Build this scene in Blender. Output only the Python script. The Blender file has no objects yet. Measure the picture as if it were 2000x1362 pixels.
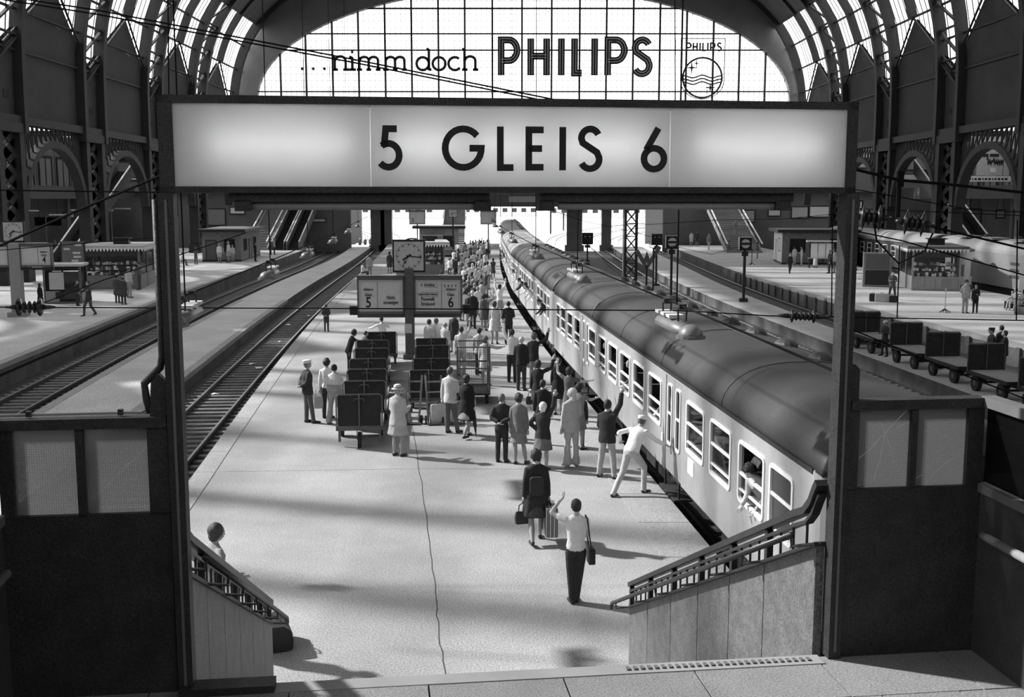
import bpy, math, random
import numpy as np
from mathutils import Vector, Matrix
R = math.radians
PI = math.pi
random.seed(7)
sc = bpy.context.scene
col = sc.collection

# ------------------------------------------------------------------ camera, sky, sun, exposure
CAM_H = 6.1
FPX = 2144.0
PITCH = math.atan(291 / 2144.0)
cd = bpy.data.cameras.new('camera')
cam = bpy.data.objects.new('camera', cd)
col.objects.link(cam)
cam.location = (0, 0, CAM_H)
cam.rotation_euler = (PI / 2 - PITCH, 0, 0)
cd.sensor_width = 36.0
cd.lens = 36.0 * FPX / 2000.0
cd.clip_end = 3000
sc.camera = cam

world = bpy.data.worlds.new('sky')
sc.world = world
world.use_nodes = True
bg = world.node_tree.nodes['Background']
bg.inputs[0].default_value = (1, 1, 1, 1)
bg.inputs[1].default_value = 1.9

SUN_DIR = Vector((0.926 * math.cos(R(36)), -0.377 * math.cos(R(36)), -math.sin(R(36))))   # light travels this way
sd = bpy.data.lights.new('sun', 'SUN')
sd.energy = 7.0
sd.angle = R(1.8)
sun = bpy.data.objects.new('sun', sd)
sun.rotation_euler = SUN_DIR.to_track_quat('-Z', 'Y').to_euler()
col.objects.link(sun)

sc.view_settings.view_transform = 'Standard'
sc.view_settings.look = 'None'
sc.view_settings.gamma = 1.0
sc.view_settings.use_curve_mapping = False
sc.view_settings.exposure = 0.5
sc.cycles.max_bounces = 6
sc.cycles.diffuse_bounces = 4
sc.cycles.glossy_bounces = 2
sc.cycles.transparent_max_bounces = 24
sc.cycles.caustics_reflective = False
sc.cycles.caustics_refractive = False
sc.cycles.sample_clamp_indirect = 6.0

# ------------------------------------------------------------------ helpers
_C, _S = math.cos(PITCH), math.sin(PITCH)
def ray(px, py):
    dx = (px - 1000) / FPX; dy = (681 - py) / FPX
    return dx, _C + dy * _S, -_S + dy * _C
def G(px, py, z=0.0):
    "point of the level z that is seen at that pixel of the 2000 x 1362 photograph"
    d = ray(px, py); t = (z - CAM_H) / d[2]
    return Vector((d[0] * t, d[1] * t, z))
def AY(px, py, Y):
    d = ray(px, py); t = Y / d[1]
    return Vector((d[0] * t, Y, CAM_H + d[2] * t))

MATS = {}
def mat(name, v, rough=0.75, metal=0.0, var=0.18, scale=4.0, bump=0.0, bscale=40.0, spec=0.3, coord='Object', detail=4.0, speck=0.0, sscale=38.0):
    "grey procedural material: base value v, blotchy variation, fine relief"
    if name in MATS: return MATS[name]
    m = bpy.data.materials.new(name); m.use_nodes = True
    nt = m.node_tree; b = nt.nodes['Principled BSDF']
    b.inputs['Roughness'].default_value = rough; b.inputs['Metallic'].default_value = metal
    b.inputs['Specular IOR Level'].default_value = spec
    b.inputs['Base Color'].default_value = (v, v, v, 1)
    if var or bump:
        tc = nt.nodes.new('ShaderNodeTexCoord')
        n = nt.nodes.new('ShaderNodeTexNoise'); n.inputs['Scale'].default_value = scale; n.inputs['Detail'].default_value = detail
        n.inputs['Roughness'].default_value = 0.65
        nt.links.new(tc.outputs[coord], n.inputs['Vector'])
        mr = nt.nodes.new('ShaderNodeMapRange')
        mr.inputs[1].default_value = 0.25; mr.inputs[2].default_value = 0.75
        mr.inputs[3].default_value = v * (1 - var); mr.inputs[4].default_value = v * (1 + var)
        nt.links.new(n.outputs['Fac'], mr.inputs[0]); last = mr
        if speck:   # aggregate: fine light and dark grains
            n3 = nt.nodes.new('ShaderNodeTexNoise'); n3.inputs['Scale'].default_value = sscale; n3.inputs['Detail'].default_value = 2
            nt.links.new(tc.outputs[coord], n3.inputs['Vector'])
            m3 = nt.nodes.new('ShaderNodeMapRange'); m3.inputs[1].default_value = .3; m3.inputs[2].default_value = .7; m3.inputs[3].default_value = 1 - speck; m3.inputs[4].default_value = 1 + speck
            mu = nt.nodes.new('ShaderNodeMath'); mu.operation = 'MULTIPLY'
            nt.links.new(n3.outputs['Fac'], m3.inputs[0]); nt.links.new(m3.outputs[0], mu.inputs[0]); nt.links.new(mr.outputs[0], mu.inputs[1]); last = mu
        nt.links.new(last.outputs[0], b.inputs['Base Color'])
        if bump:
            n2 = nt.nodes.new('ShaderNodeTexNoise'); n2.inputs['Scale'].default_value = bscale; n2.inputs['Detail'].default_value = 3
            nt.links.new(tc.outputs[coord], n2.inputs['Vector'])
            bp = nt.nodes.new('ShaderNodeBump'); bp.inputs['Strength'].default_value = bump; bp.inputs['Distance'].default_value = 0.02
            nt.links.new(n2.outputs['Fac'], bp.inputs['Height']); nt.links.new(bp.outputs[0], b.inputs['Normal'])
    MATS[name] = m; return m
def glass(name, v=0.9, gloss=0.08, rough=0.05, milky=0.0):
    "thin pane: mostly see-through, a little mirror, optionally milky"
    if name in MATS: return MATS[name]
    m = bpy.data.materials.new(name); m.use_nodes = True
    nt = m.node_tree; nt.nodes.clear()
    out = nt.nodes.new('ShaderNodeOutputMaterial')
    tr = nt.nodes.new('ShaderNodeBsdfTransparent'); tr.inputs[0].default_value = (v, v, v, 1)
    gl = nt.nodes.new('ShaderNodeBsdfGlossy'); gl.inputs[0].default_value = (.8, .8, .8, 1); gl.inputs['Roughness'].default_value = rough
    mx = nt.nodes.new('ShaderNodeMixShader'); mx.inputs[0].default_value = gloss
    nt.links.new(tr.outputs[0], mx.inputs[1]); nt.links.new(gl.outputs[0], mx.inputs[2])
    last = mx
    if milky:
        tl = nt.nodes.new('ShaderNodeBsdfTranslucent'); tl.inputs[0].default_value = (.8, .8, .8, 1)
        df = nt.nodes.new('ShaderNodeBsdfDiffuse'); df.inputs[0].default_value = (.6, .6, .6, 1)
        m0 = nt.nodes.new('ShaderNodeMixShader'); m0.inputs[0].default_value = 0.35
        nt.links.new(tl.outputs[0], m0.inputs[1]); nt.links.new(df.outputs[0], m0.inputs[2])
        m1 = nt.nodes.new('ShaderNodeMixShader'); m1.inputs[0].default_value = milky
        nt.links.new(mx.outputs[0], m1.inputs[1]); nt.links.new(m0.outputs[0], m1.inputs[2]); last = m1
    nt.links.new(last.outputs[0], out.inputs[0])
    MATS[name] = m; return m
def glow(name, v, e):
    if name in MATS: return MATS[name]
    m = mat(name, v, 0.5, var=0)
    b = m.node_tree.nodes['Principled BSDF']
    b.inputs['Emission Color'].default_value = (1, 1, 1, 1); b.inputs['Emission Strength'].default_value = e
    return m

BLACK = mat('black_paint', .016, .6, var=.3, bump=.15, bscale=60)
DARK = mat('dark_steel', .03, .55, .2, var=.25)
IRON = mat('hall_iron', .026, .7, var=.25, scale=1.0)
GREYP = mat('grey_paint', .12, .6, var=.15)
MIDG = mat('mid_grey_paint', .25, .6, var=.12)
LIGHTG = mat('light_grey_paint', .5, .6, var=.1)
WHITE = mat('white_paint', .8, .55, var=.05)
CHROME = mat('bright_metal', .6, .3, .8, var=.05)
RUBBER = mat('rubber', .02, .8, var=.2)
WOOD = mat('weathered_planks', .3, .8, var=.25, scale=9, bump=.2)
PANEWHITE = glass('roof_glass', .94, .05)
CLEAR = glass('window_glass', .8, .12)
WIRED = glass('wired_glass', .34, .04, .3, milky=.25)
def weave(m):
    nt = m.node_tree; tr = [n for n in nt.nodes if n.type == 'BSDF_TRANSPARENT'][0]
    tc = nt.nodes.new('ShaderNodeTexCoord'); ws = []
    for d in ('X', 'Z'):
        w = nt.nodes.new('ShaderNodeTexWave'); w.bands_direction = d; w.inputs['Scale'].default_value = 22; w.inputs['Distortion'].default_value = .6; nt.links.new(tc.outputs['Object'], w.inputs['Vector']); ws.append(w)
    mx = nt.nodes.new('ShaderNodeMath'); mx.operation = 'MULTIPLY'; nt.links.new(ws[0].outputs['Fac'], mx.inputs[0]); nt.links.new(ws[1].outputs['Fac'], mx.inputs[1])
    mr = nt.nodes.new('ShaderNodeMapRange'); mr.inputs[3].default_value = .26; mr.inputs[4].default_value = .55; nt.links.new(mx.outputs[0], mr.inputs[0]); nt.links.new(mr.outputs[0], tr.inputs[0])
weave(WIRED)
FROST = glass('grimy_glass', .16, .03, .4)

class MB:
    def __init__(s): s.v = []; s.f = []; s.m = []; s.cur = 0
    def add(s, vs, fs):
        o = len(s.v); s.v += [tuple(p) for p in vs]; s.f += [tuple(i + o for i in f) for f in fs]; s.m += [s.cur] * len(fs)
        return s
    def box(s, c, d, rz=0.0, rx=0.0, ry=0.0, bev=0.0):
        x, y, z = d[0] / 2, d[1] / 2, d[2] / 2
        vs = [Vector((a * x, b * y, e * z)) for e in (-1, 1) for a, b in ((-1, -1), (1, -1), (1, 1), (-1, 1))]
        if rz or rx or ry:
            M = Matrix.Rotation(rz, 3, 'Z') @ Matrix.Rotation(ry, 3, 'Y') @ Matrix.Rotation(rx, 3, 'X'); vs = [M @ p for p in vs]
        c = Vector(c)
        return s.add([p + c for p in vs], [(3, 2, 1, 0), (4, 5, 6, 7), (0, 1, 5, 4), (1, 2, 6, 5), (2, 3, 7, 6), (3, 0, 4, 7)])
    def b2(s, x0, x1, y0, y1, z0, z1): return s.box(((x0 + x1) / 2, (y0 + y1) / 2, (z0 + z1) / 2), (abs(x1 - x0), abs(y1 - y0), abs(z1 - z0)))
    def bar(s, p, q, w, h=None, up=(0, 0, 1)):
        "square bar from p to q"
        p = Vector(p); q = Vector(q); h = h or w; t = q - p
        if t.length < 1e-6: return s
        t.normalize(); u = Vector(up)
        if abs(t.dot(u)) > .99: u = Vector((0, 1, 0))
        a = t.cross(u).normalized(); b = a.cross(t).normalized()
        vs = [e + a * (i * w / 2) + b * (j * h / 2) for e in (p, q) for i, j in ((-1, -1), (1, -1), (1, 1), (-1, 1))]
        return s.add(vs, [(3, 2, 1, 0), (4, 5, 6, 7), (0, 1, 5, 4), (1, 2, 6, 5), (2, 3, 7, 6), (3, 0, 4, 7)])
    def tube(s, pts, r, n=6, cap=True):
        pts = [Vector(p) for p in pts]; rs = r if isinstance(r, (list, tuple)) else [r] * len(pts)
        rings = []; a = None
        for i, p in enumerate(pts):
            t = (pts[min(i + 1, len(pts) - 1)] - pts[max(i - 1, 0)])
            if t.length < 1e-9: t = Vector((0, 0, 1))
            t.normalize()
            if a is None:
                u = Vector((0, 0, 1)) if abs(t.z) < .9 else Vector((1, 0, 0)); a = t.cross(u).normalized()
            else:
                a = (a - t * a.dot(t))
                a = a.normalized() if a.length > 1e-6 else t.orthogonal().normalized()
            b = t.cross(a)
            rings.append([p + (a * math.cos(k * 2 * PI / n) + b * math.sin(k * 2 * PI / n)) * rs[i] for k in range(n)])
        return s.loft(rings, cap)
    def loft(s, rings, cap=True):
        n = len(rings[0]); vs = [p for r in rings for p in r]; fs = []
        for i in range(len(rings) - 1):
            for k in range(n):
                a, b = i * n + k, i * n + (k + 1) % n
                fs.append((a, b, b + n, a + n))
        if cap: fs += [tuple(range(n - 1, -1, -1)), tuple(range((len(rings) - 1) * n, len(rings) * n))]
        return s.add(vs, fs)
    def cyl(s, p, q, r, n=12, r2=None): return s.tube([p, q], [r, r if r2 is None else r2], n)
    def ell(s, c, r, n=10, m=7, half=False):
        c = Vector(c); rings = []
        for i in range(m + 1):
            th = -PI / 2 + PI * i / m if not half else PI / 2 * i / m
            k = max(math.cos(th), .02)
            rings.append([c + Vector((r[0] * k * math.cos(2 * PI * j / n), r[1] * k * math.sin(2 * PI * j / n), r[2] * math.sin(th))) for j in range(n)])
        return s.loft(rings)
    def prism(s, poly, axis, a, b):
        "2D polygon extruded from a to b along axis ('x','y','z'); poly coordinates are the two other axes in order"
        def P(u, w, t): return {'x': (t, u, w), 'y': (u, t, w), 'z': (u, w, t)}[axis]
        n = len(poly)
        vs = [P(u, w, a) for u, w in poly] + [P(u, w, b) for u, w in poly]
        fs = [tuple(range(n - 1, -1, -1)), tuple(range(n, 2 * n))] + [(i, (i + 1) % n, (i + 1) % n + n, i + n) for i in range(n)]
        return s.add(vs, fs)
    def mesh(s, name):
        me = bpy.data.meshes.new(name); me.from_pydata(s.v, [], s.f); me.update()
        return me
    def build(s, name, m, parent=None, smooth=False, M=None):
        if M is not None: s.v = [tuple(M @ Vector(p)) for p in s.v]
        me = s.mesh(name)
        ms = m if isinstance(m, (list, tuple)) else [m]
        for k in ms: me.materials.append(k)
        if len(ms) > 1: me.polygons.foreach_set('material_index', s.m)
        fixn(me)
        if smooth: me.polygons.foreach_set('use_smooth', [True] * len(me.polygons))
        return link(name, me, parent)
import bmesh
def fixn(me):
    bm = bmesh.new(); bm.from_mesh(me); bmesh.ops.recalc_face_normals(bm, faces=bm.faces); bm.to_mesh(me); bm.free()
def link(name, data, parent=None):
    o = bpy.data.objects.new(name, data); col.objects.link(o)
    if parent is not None: o.parent = parent
    return o
def tag(o, label=None, cat=None, group=None, kind=None):
    if label: o['label'] = label
    if cat: o['category'] = cat
    if group: o['group'] = group
    if kind: o['kind'] = kind
    return o
def thing(name, label, cat, loc=(0, 0, 0), rz=0.0, group=None):
    o = bpy.data.objects.new(name, None); o.empty_display_size = .2
    col.objects.link(o); o.location = loc; o.rotation_euler = (0, 0, rz)
    return tag(o, label, cat, group)
def struct(o): o['kind'] = 'structure'; return o
KIDS = {}
def copy_tree(o, parent=None):
    c = o.copy(); col.objects.link(c); c.parent = parent
    for ch in list(o.children): copy_tree(ch, c)
    return c
def dup(o, name, parent=None, loc=None, rz=None):
    "a piece that shares its mesh"
    c = bpy.data.objects.new(name, o.data); col.objects.link(c); c.parent = parent
    if loc is not None: c.location = loc
    if rz is not None: c.rotation_euler = (0, 0, rz)
    return c

def text(s, size, m, parent, loc, rot, name='lettering', align='CENTER', ext=.004, sx=1.0, bold=.012):
    cu = bpy.data.curves.new(name, 'FONT'); cu.body = s; cu.size = size; cu.extrude = ext; cu.offset = size * bold; cu.align_x = align; cu.resolution_u = 3
    cu.align_y = 'CENTER'
    cu.materials.append(m)
    o = link(name, cu, parent); o.location = loc; o.rotation_euler = rot; o.scale = (sx, 1, 1)
    return o
def ribbon(mb, pts, w, d0, d1, P, closed=False):
    "flat band along a 2D path, width w, thick from d0 to d1; P(u, t, w) -> world point"
    n = len(pts); L = []; Rr = []
    for i, (x, y) in enumerate(pts):
        if closed: a = pts[(i - 1) % n]; b = pts[(i + 1) % n]
        else: a = pts[max(i - 1, 0)]; b = pts[min(i + 1, n - 1)]
        d1v = (x - a[0], y - a[1]); d2v = (b[0] - x, b[1] - y)
        def nm(v):
            l = math.hypot(*v); return (v[0] / l, v[1] / l) if l > 1e-9 else None
        u1 = nm(d1v); u2 = nm(d2v); u1 = u1 or u2; u2 = u2 or u1
        nx, ny = -(u1[1] + u2[1]), u1[0] + u2[0]; l = math.hypot(nx, ny) or 1; nx /= l; ny /= l
        k = max(nx * -u1[1] + ny * u1[0], .4)
        h = w / 2 / k
        L.append((x + nx * h, y + ny * h)); Rr.append((x - nx * h, y - ny * h))
    vs = []
    for dd in (d0, d1):
        for q in L: vs.append(P(q[0], dd, q[1]))
        for q in Rr: vs.append(P(q[0], dd, q[1]))
    fs = []; m2 = 2 * n
    for i in range(n if closed else n - 1):
        j = (i + 1) % n
        fs += [(i, j, n + j, n + i), (m2 + i, m2 + n + i, m2 + n + j, m2 + j), (i, m2 + i, m2 + j, j), (n + i, n + j, m2 + n + j, m2 + n + i)]
    if not closed: fs += [(0, n, m2 + n, m2), (n - 1, m2 + n - 1, m2 + 2 * n - 1, 2 * n - 1)]
    mb.add(vs, fs)
def arc(cx, cy, rx, ry, a0, a1, n=14): return [(cx + rx * math.cos(R(a0 + (a1 - a0) * i / n)), cy + ry * math.sin(R(a0 + (a1 - a0) * i / n))) for i in range(n + 1)]
# stroke glyphs in a box one unit high
GL = {
 'P': [[(0, 0), (0, .96), (.3, .96)] + arc(.3, .68, .32, .28, 90, -90) + [(0, .40)]],
 'H': [[(0, 0), (0, 1)], [(.56, 0), (.56, 1)], [(0, .52), (.56, .52)]],
 'I': [[(0, 0), (0, 1)]],
 'L': [[(0, 1), (0, .06), (.40, .06)]],
 'S': [arc(.30, .74, .26, .22, 25, 180) + [(.08, .64), (.50, .42)] + arc(.30, .26, .27, .22, 10, -155)],
 'G': [arc(.47, .5, .43, .44, 40, 350, 24) + [(.90, .5), (.62, .5)]],
 'E': [[(.46, .93), (.07, .93), (.07, .07), (.46, .07)], [(.07, .5), (.42, .5)]],
 '5': [[(.50, .93), (.17, .93), (.115, .52)], arc(.24, .33, .32, .27, 128, -140, 18)],
 '6': [[(.42, .99), (.12, .48)], arc(.32, .28, .255, .245, 0, 360, 20)],
 'n': [[(.06, 0), (.06, .5)], [(.06, .38)] + arc(.28, .36, .2, .16, 160, 0, 8) + [(.48, 0)], [(-.04, .03), (.18, .03)], [(.38, .03), (.6, .03)], [(-.04, .49), (.06, .49)]],
 'i': [[(.14, 0), (.14, .5)], [(0, .03), (.28, .03)], [(.02, .49), (.14, .49)], [(.10, .68), (.18, .68)]],
 'm': [[(.06, 0), (.06, .5)], [(.06, .4)] + arc(.22, .38, .14, .12, 160, 0, 6) + [(.36, 0)], [(.36, .4)] + arc(.52, .38, .14, .12, 160, 0, 6) + [(.66, 0)], [(-.03, .03), (.15, .03)], [(.28, .03), (.44, .03)], [(.58, .03), (.74, .03)]],
 'd': [arc(.26, .25, .24, .24, 0, 360, 14), [(.5, 0), (.5, .8)], [(.4, .78), (.5, .78)], [(.5, .03), (.6, .03)]],
 'o': [arc(.28, .25, .25, .24, 0, 360, 14)],
 'c': [arc(.28, .25, .25, .24, 50, 320, 12)],
 'h': [[(.06, 0), (.06, .8)], [(.06, .38)] + arc(.28, .36, .2, .16, 160, 0, 8) + [(.48, 0)], [(-.04, .03), (.18, .03)], [(.38, .03), (.6, .03)], [(-.04, .78), (.06, .78)]],
 '.': [[(.1, .03), (.2, .03)]],
}
def glyph(mb, ch, x, z, hgt, w, d0, d1, P, sx=1.0):
    for st in GL[ch]:
        q = [(x + a * hgt * sx, z + b * hgt) for a, b in st]
        closed = len(q) > 4 and math.hypot(q[0][0] - q[-1][0], q[0][1] - q[-1][1]) < 1e-4
        if closed: q = q[:-1]
        ribbon(mb, q, w, d0, d1, P, closed)

def curve(pts):
    ys = np.array([p[0] for p in pts], float); xs = np.array([p[1] for p in pts], float)
    ms = np.gradient(xs, ys)
    def f(y):
        if y <= ys[0]: return float(xs[0] + ms[0] * (y - ys[0]))
        if y >= ys[-1]: return float(xs[-1] + ms[-1] * (y - ys[-1]))
        i = int(np.searchsorted(ys, y)) - 1; h = ys[i + 1] - ys[i]; t = (y - ys[i]) / h
        return float((2 * t**3 - 3 * t**2 + 1) * xs[i] + (t**3 - 2 * t**2 + t) * h * ms[i] + (-2 * t**3 + 3 * t**2) * xs[i + 1] + (t**3 - t**2) * h * ms[i + 1])
    return f
def heading(f, y): return math.atan2(-(f(y + .5) - f(y - .5)), 1.0)     # turn about z so that local +y runs along the curve
# platform edges, x as a function of y (looking down the hall)
LE = curve([(-20, -3.2), (10, -5.7), (22.75, -6.97), (27.8, -7.5), (43.9, -9.1), (61, -10.55), (84, -12.1), (132, -15.5), (168, -18.4)])
RE = curve([(-20, 7.2), (10, 4.25), (18.5, 3.5), (23, 3.12), (34.2, 2.15), (48.5, 1.08), (66, 0.05), (88, -.75), (132, -1.5), (168, -1.9)])
SLR = curve([(-20, -7.4), (20, -10.4), (38.8, -12), (55.9, -13.5), (70.8, -14.64), (83, -15.45), (113, -16.95), (168, -20.5)])
SLL = curve([(-20, -9.8), (20, -13.4), (32.3, -14.6), (41, -15.5), (55.9, -16.75), (68, -17.6), (90, -18.7), (117, -19.6), (168, -23.5)])
P4E = curve([(-20, -13.0), (20, -17.1), (40, -19.05), (50, -20.0), (68.5, -21.6), (84, -22.6), (112, -24.0), (168, -28.0)])
SRL = curve([(-20, 19), (34, 15.6), (43, 15.0), (55, 14.2), (70, 13.5), (85, 13.1), (120, 13.2), (168, 14)])
SRR = curve([(-20, 22), (30, 18.1), (38, 17.4), (46, 16.9), (55, 16.4), (70, 16.15), (85, 16.2), (105, 16.8), (168, 18.4)])
P7E = curve([(-20, 26.5), (36, 22.6), (46, 21.5), (54.7, 20.5), (65, 19.7), (85, 19.2), (132, 20.3), (168, 21.4)])
T5 = lambda y: (LE(y) + SLR(y)) / 2
T4 = lambda y: (SLL(y) + P4E(y)) / 2
T6 = lambda y: RE(y) + 1.58
T7 = lambda y: SRL(y) - 1.6
T8 = lambda y: (SRR(y) + P7E(y)) / 2
RAIL = -0.76
BED = -0.98
# ------------------------------------------------------------------ ground, platforms
GROUND = mat('ballast', .06, speck=.6, sscale=14, rough=.9, var=.5, scale=1.2, bump=.6, bscale=9, detail=8)
ASPH = mat('platform_asphalt', .30, .8, speck=.38, var=.24, scale=.35, bump=.25, bscale=30, detail=7)
KERB = mat('kerb_stone', .31, .8, speck=.3, var=.15, scale=.8, bump=.2, bscale=25)
SVC = mat('service_asphalt', .50, .85, speck=.45, sscale=20, var=.2, scale=.4, bump=.25, bscale=30, detail=6)
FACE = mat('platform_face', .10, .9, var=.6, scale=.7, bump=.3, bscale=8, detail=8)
OUTG = mat('outdoor_gravel', .55, .9, var=.2, scale=.3)
g = MB(); g.b2(-75, 75, -30, 150, -1.6, BED); struct(g.build('floor', GROUND))
g = MB(); g.b2(-400, 400, 150, 1400, -1.6, BED - .02); struct(g.build('outdoor_ground', OUTG))

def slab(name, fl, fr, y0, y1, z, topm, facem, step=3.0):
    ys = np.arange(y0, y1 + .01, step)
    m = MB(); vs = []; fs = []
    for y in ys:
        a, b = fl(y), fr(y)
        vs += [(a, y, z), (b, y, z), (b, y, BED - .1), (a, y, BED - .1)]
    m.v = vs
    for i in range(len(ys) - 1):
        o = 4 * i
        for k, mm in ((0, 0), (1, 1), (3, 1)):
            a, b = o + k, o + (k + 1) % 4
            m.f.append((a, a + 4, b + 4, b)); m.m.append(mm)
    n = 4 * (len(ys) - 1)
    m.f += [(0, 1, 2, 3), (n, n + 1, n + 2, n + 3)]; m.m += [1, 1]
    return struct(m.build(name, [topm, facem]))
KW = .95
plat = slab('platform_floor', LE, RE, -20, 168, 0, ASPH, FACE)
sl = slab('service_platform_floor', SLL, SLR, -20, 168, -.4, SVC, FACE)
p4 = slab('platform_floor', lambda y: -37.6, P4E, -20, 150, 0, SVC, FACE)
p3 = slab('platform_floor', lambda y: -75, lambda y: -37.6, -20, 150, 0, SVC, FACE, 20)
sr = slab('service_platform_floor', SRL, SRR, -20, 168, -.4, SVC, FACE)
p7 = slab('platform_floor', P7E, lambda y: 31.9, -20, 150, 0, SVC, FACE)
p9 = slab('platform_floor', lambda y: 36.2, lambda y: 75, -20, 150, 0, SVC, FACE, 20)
# kerb stones along both edges of the middle platform, proud by a few millimetres with open joints
def kerbs(par, edge, sgn, w, y0, y1, L, z=0.0):
    y = y0
    while y < y1:
        a, b = y + .012, y + L - .012
        x0, x1 = edge(a), edge(b)
        m = MB()
        e = .03 * sgn
        q = [(x0 - e, a), (x1 - e, b), (x1 + sgn * w, b), (x0 + sgn * w, a)]
        m.prism([(px, py) for px, py in q], 'z', z - .18, z + .012)
        m.build('kerb_slab', KERB, par)
        y += L
kerbs(plat, RE, -1, KW, 10, 66, 2.05); kerbs(plat, LE, 1, .42, 18, 70, 2.05)
kerbs(p4, P4E, -1, .35, 34, 90, 2.5); kerbs(p7, P7E, 1, .35, 40, 90, 2.5)
kerbs(sl, SLR, -1, .3, 24, 70, 2.5, -.4); kerbs(sl, SLL, 1, .3, 24, 70, 2.5, -.4)
# retaining posts in the right platform face
for i in range(26):
    y = 44 + i * 2.0
    m = MB(); m.box((P7E(y) - .05, y, -.52), (.14, .35, .8)); m.build('wall_pilaster', FACE, p7)
# cracks and seams let into the asphalt
SEAM = mat('asphalt_seam', .06, .9, var=.2)
def seam(pts, w=.012, z=.0015, par=plat):
    m = MB(); ribbon(m, [(a, b) for a, b in pts], w, 0, 0.0012, lambda u, t, ww: (u, ww, z + t)); m.build('asphalt_seam', SEAM, par)
random.seed(3)
cp0 = [(800, 800), (815, 890), (826, 960), (838, 1060), (848, 1130), (853, 1190), (858, 1240), (868, 1310), (876, 1362)]
c = []
for (a0, b0), (a1, b1) in zip(cp0[:-1], cp0[1:]):
    for k in range(4):
        q = G(a0 + (a1 - a0) * k / 4, b0 + (b1 - b0) * k / 4); c.append((q.x + random.uniform(-.018, .018), q.y))
seam(c, .016)
for y in (24.2, 36.5, 46): seam([(LE(y) + .5, y), (-2, y + .3), (RE(y) - 1.0, y + .2)], .007)

# ------------------------------------------------------------------ tracks
RAILM = mat('rail_steel', .35, .32, .85, var=.2); RAILD = mat('rail_web', .04, .7, var=.3)
SLEEP = mat('sleeper_wood', .15, .9, var=.4, scale=3, bump=.4, bscale=15)
sl_me = MB(); sl_me.box((0, 0, -.06), (2.5, .26, .16)); sl_mesh = sl_me.mesh('sleeper'); sl_mesh.materials.append(SLEEP); fixn(sl_mesh)
def track(f, y0, y1, ys0, ys1, label, out=False):
    t = thing('railway_track', label, 'track', (f(y0), y0, BED))
    for s in (-.72, .72):
        for nm, w, z0, z1, mm in (('rail', .07, -.03, 0, RAILM), ('rail_foot', .13, -.17, -.03, RAILD)):
            m = MB(); rings = []
            y = y0
            while y <= y1 + .01:
                x = f(y) + s
                rings.append([(x - w / 2, y, RAIL + z0), (x + w / 2, y, RAIL + z0), (x + w / 2, y, RAIL + z1), (x - w / 2, y, RAIL + z1)]); y += 2.5
            m.loft([[Vector(p) for p in r] for r in rings])
            m.v = [(p[0] - f(y0), p[1] - y0, p[2] - BED) for p in m.v]
            m.build(nm, mm, t)
    n = int((ys1 - ys0) / .63)
    for i in range(min(n, 150)):
        y = ys0 + i * .63
        o = bpy.data.objects.new('sleeper', sl_mesh); col.objects.link(o); o.parent = t
        o.location = (f(y) - f(y0), y - y0, RAIL - .17 - BED + random.uniform(-.01, .01)); o.rotation_euler = (0, 0, heading(f, y) + random.uniform(-.01, .01))
    return t
track(T5, 12, 167.5, 22, 116, 'railway track running beside the left edge of the sunlit middle platform')
track(T4, 24, 167, 28, 122, 'railway track below the kiosk platform on the left')
track(T6, 4, 167.5, 12, 15, 'railway track hidden under the silver train')
track(T7, 20, 167, 30, 124, 'railway track between the train and the luggage trailers')
track(T8, 30, 167, 46, 140, 'railway track below the right platform wall behind the trailers')
def fan(x0, bend, label):
    t = thing('railway_track', label, 'track', (x0, 168, BED))
    for s in (-.72, .72):
        m = MB(); rings = []
        for i in range(40):
            y = 170 + i * 6; d = y - 170
            x = x0 + s + bend * d * d * .001 + d * (bend * .02)
            rings.append([Vector((x - .05 - x0, y - 168, .1)), Vector((x + .05 - x0, y - 168, .1)), Vector((x + .05 - x0, y - 168, .22)), Vector((x - .05 - x0, y - 168, .22))])
        m.loft(rings); m.build('rail', RAILD, t)
fan(-19, -1.4, 'curving outdoor track seen left of the two dark pillars'); fan(-23, -1.6, 'outermost outdoor track bending away on the left')
fan(6, 1.2, 'outdoor track right of the train end in bright sun'); fan(11, 1.7, 'outdoor track between the train end and the grey pier')
fan(16, 2.2, 'outdoor track right of the wide grey pier'); fan(22, 2.9, 'rightmost sunny outdoor track beyond the hall')

# ------------------------------------------------------------------ hall
HX, HA, HZ0, HB, HN = 0.75, 37.25, 14.0, 24.0, 2.8
YA, YB = -24.0, 148.0
def VX(z):
    if z <= HZ0: return HA
    return HA * max(1 - ((z - HZ0) / HB) ** HN, 0) ** (1 / HN)
def vpt(side, z, y, inset=0.0): return Vector((HX + side * (VX(z) - inset), y, z - inset * .3))
PAIRS = [80.3 + 16.2 * k for k in range(-6, 4)]
def zig(y):
    u = ((y - 80.3) / 16.2) % 1.0
    return 17.3 + 5.4 * (1 - abs(u - .5) * 2)
DIMGLASS = glass('sooty_roof_glass', .6, .03)  # dims sun and sky coming through the added panes
VAULT = mat('roof_boards', .075, .85, var=.25, scale=.4)
WALLM = mat('end_wall_plaster', .17, .9, var=.22, scale=.25)
ZTOP = 28.6
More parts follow.
